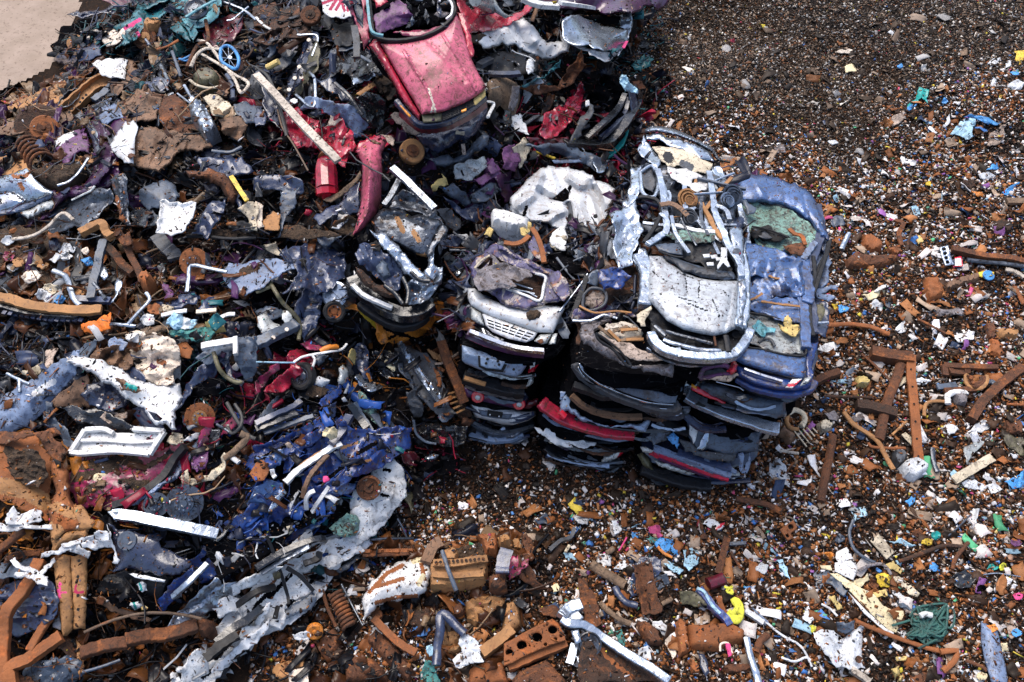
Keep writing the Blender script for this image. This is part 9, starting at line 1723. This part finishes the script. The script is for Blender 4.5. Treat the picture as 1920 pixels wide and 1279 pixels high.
G('litter_piece','litter',(('1130,660 1160,670 1200,680 1180,740 1190,770 1150,730 1120,770 1050,820 1050,800 1110,740','teal_bright','turquoise and blue twisted film',dict(sk=[('bag_blue',4,'1110,770 1050,820')])),('900,920 960,860 1030,810 1040,840 990,910 940,940','cloth_beige','long beige flap below the turquoise film'),('1375,1000 1440,920 1480,890 1550,900 1530,960 1530,1020 1480,1040 1440,1010','bag_pale_blue','large pale blue and white bag at the upper right',dict(cm_=.06)),('1480,880 1530,860 1640,880 1735,910 1720,930 1620,920 1560,890','bag_blue','bright blue bag above the pale blue and white bag',dict(cm_=.05)),('1650,1080 1670,1000 1740,950 1780,930 1770,1010 1700,1080','cloth_beige','beige brown torn sack at the upper right'),('1310,950 1340,900 1360,860 1360,920 1330,950','bag_white','white curled chip at the upper right'),('1300,770 1320,730 1350,760 1330,775','bag_blue','small blue triangle scrap'),('580,500 640,480 660,530 590,540','foam_pale','pale yellow square card in the dark fluff'),('510,390 560,370 630,375 600,400','wood_pale','pale wooden splinter in the dark fluff'),('1850,390 1918,380 1918,440 1880,480 1860,450','yellow','yellow twisted film at the right edge'),('1660,640 1690,590 1710,600 1690,680','bag_white','white bottle like piece at the right'),('1800,640 1860,600 1918,620 1870,700 1820,720','bag_white','white heap of film at the right edge',dict(cm_=.05)),('1650,470 1690,440 1740,440 1700,480 1670,500','bag_white','white looped film at the right'),('1780,470 1815,450 1820,490 1780,510','bag_white','small white film right of the looped film'),('1820,540 1870,520 1880,560 1840,560','bag_blue','small blue film at the right'),('1680,50 1700,40 1715,90 1690,100','bag_white','lilac white chip at the top right'),('900,240 920,225 945,250 930,265','bag_white','bright white round chip in the dark fluff'),('970,490 1000,475 1015,500 985,510','bag_blue','small blue chip in the dark fluff'),('50,1100 120,1085 130,1140 60,1140','cloth_grey','grey brown card above the pale litter'),('410,910 450,890 460,930 420,930','navy_pale','dark blue chip in the dark fluff'),('450,1060 500,1050 525,1070 480,1085','bag_white','white curled chip above the pale litter'),('1640,1270 1680,1230 1720,1220 1730,1260','bag_blue','blue film above the right edge debris'),('690,1240 660,1180 700,1190','bag_white','white forked chip above the pale litter'),('1270,240 1300,150 1310,180 1290,230','rust_orange','orange upright splinter in the dark fluff'),('1440,380 1490,370 1490,410 1450,415','wood','tan chunk at the right of the dark fluff'),))
def bt_():
 bpy.context.view_layer.update()
 dg=bpy.context.evaluated_depsgraph_get()
 r=np.random.RandomState(55)
 rp=np.array([(a,b)for a,b,_ in REG],float)
 def rest(n,upper,box=(-60,1980,-60,1340),only=''):
  u=r.uniform(*box[:2],n);v=r.uniform(*box[2:],n)
  z=np.where((u<1250)&(v<1000),1.5 if not only else 2.3,.3)
  p=P(u,v,z)
  pos,keep=[],[]
  for i in range(n):
   ok,loc,nor,_,ob,_=SC.ray_cast(dg,(p[i,0],p[i,1],7),(0,0,-1))
   if not ok or nor.z<.55:continue
   kd=ob.get('kind')or(ob.parent and 'thing')
   if kd!='thing' or not ob.name.startswith(only):continue
   rt=ob.parent or ob;rt=rt.parent or rt
   if upper and('white' in rt['label']or 'van' in rt.name or 'grey hatch' in rt['label']):continue
   pos.append(loc[:]);keep.append(i)
  pos=np.array(pos)
  return pos,*proj(pos)
 def region(u,v,k,dark=1.0):
  d=((np.column_stack([u,v])[:,None]+r.normal(0,40,(k,1,2))-rp[None])**2).sum(-1).argmin(1)
  return np.array([REG[i][2][r.randint(len(REG[i][2]))]for i in d])*r.uniform(.4,1.3,(k,1))*dark
 pos,u,v=rest(34000,False);n=len(pos)
 stack=(u>860)&(u<1580)&(v>230)&(v<900)
 red=(u>680)&(u<920)&(v<240)
 keep=r.rand(n)<np.where(red,.2,np.where(stack,.5,1));pos,u,v=pos[keep],u[keep],v[keep];n=len(pos)
 col=np.where((r.rand(n)<.35)[:,None],region(u,v,n),pick(PAL_RUST,n,r))
 V,Fc,C=chips(n,pos+np.array([0,0,.004]),.006+.026*r.rand(n)**2.6*np.where(stack[keep],.55,1),col,r,elong=2.0,flat=.45)
 sm_('settled_crumbs',V,Fc,C,'litter','crumbs of rust dirt and glass lying on top of the wrecks and scrap','litter')
 pos,u,v=rest(9000,True);m=(u<870-.12*(v-640).clip(0))&(r.rand(len(u))<.5)&~((u>680)&(v<250));pos,u,v=pos[m],u[m],v[m];n=len(pos)
 V,Fc,C=shards(n,pos+np.array([0,0,.015]),.018+.075*r.rand(n)**2.2,region(u,v,n),r,elong=2.0,fold=.5,tilt=.35,gn=4)
 sm_('settled_slivers',V,Fc,C,'scrap_paint','slivers of torn sheet and plastic lying on top of the heap','scrap metal')
 pos,u,v=rest(5000,True);m=(u<870-.1*(v-640).clip(0))&(r.rand(len(u))<.5)&~((u>680)&(v<250));pos,u,v=pos[m],u[m],v[m];n=len(pos)
 V,Fc,C=rods(n,pos+np.array([0,0,.02]),.12+.7*r.rand(n)**2,.004+.012*r.rand(n)**2,region(u,v,n),r,tilt=.2)
 sm_('settled_strips',V,Fc,C,'scrap_paint','thin strips cables and trims lying across the heap','scrap metal')
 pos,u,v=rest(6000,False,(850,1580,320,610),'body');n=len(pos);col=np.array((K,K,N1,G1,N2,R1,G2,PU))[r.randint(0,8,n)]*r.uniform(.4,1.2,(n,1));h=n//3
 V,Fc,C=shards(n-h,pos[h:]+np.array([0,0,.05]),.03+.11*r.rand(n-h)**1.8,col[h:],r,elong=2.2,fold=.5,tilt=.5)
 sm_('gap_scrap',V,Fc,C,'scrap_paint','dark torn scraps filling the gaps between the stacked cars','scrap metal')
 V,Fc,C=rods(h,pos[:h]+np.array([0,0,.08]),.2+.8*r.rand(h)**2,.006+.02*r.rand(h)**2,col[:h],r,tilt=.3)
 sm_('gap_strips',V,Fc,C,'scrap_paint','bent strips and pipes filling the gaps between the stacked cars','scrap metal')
bt_()
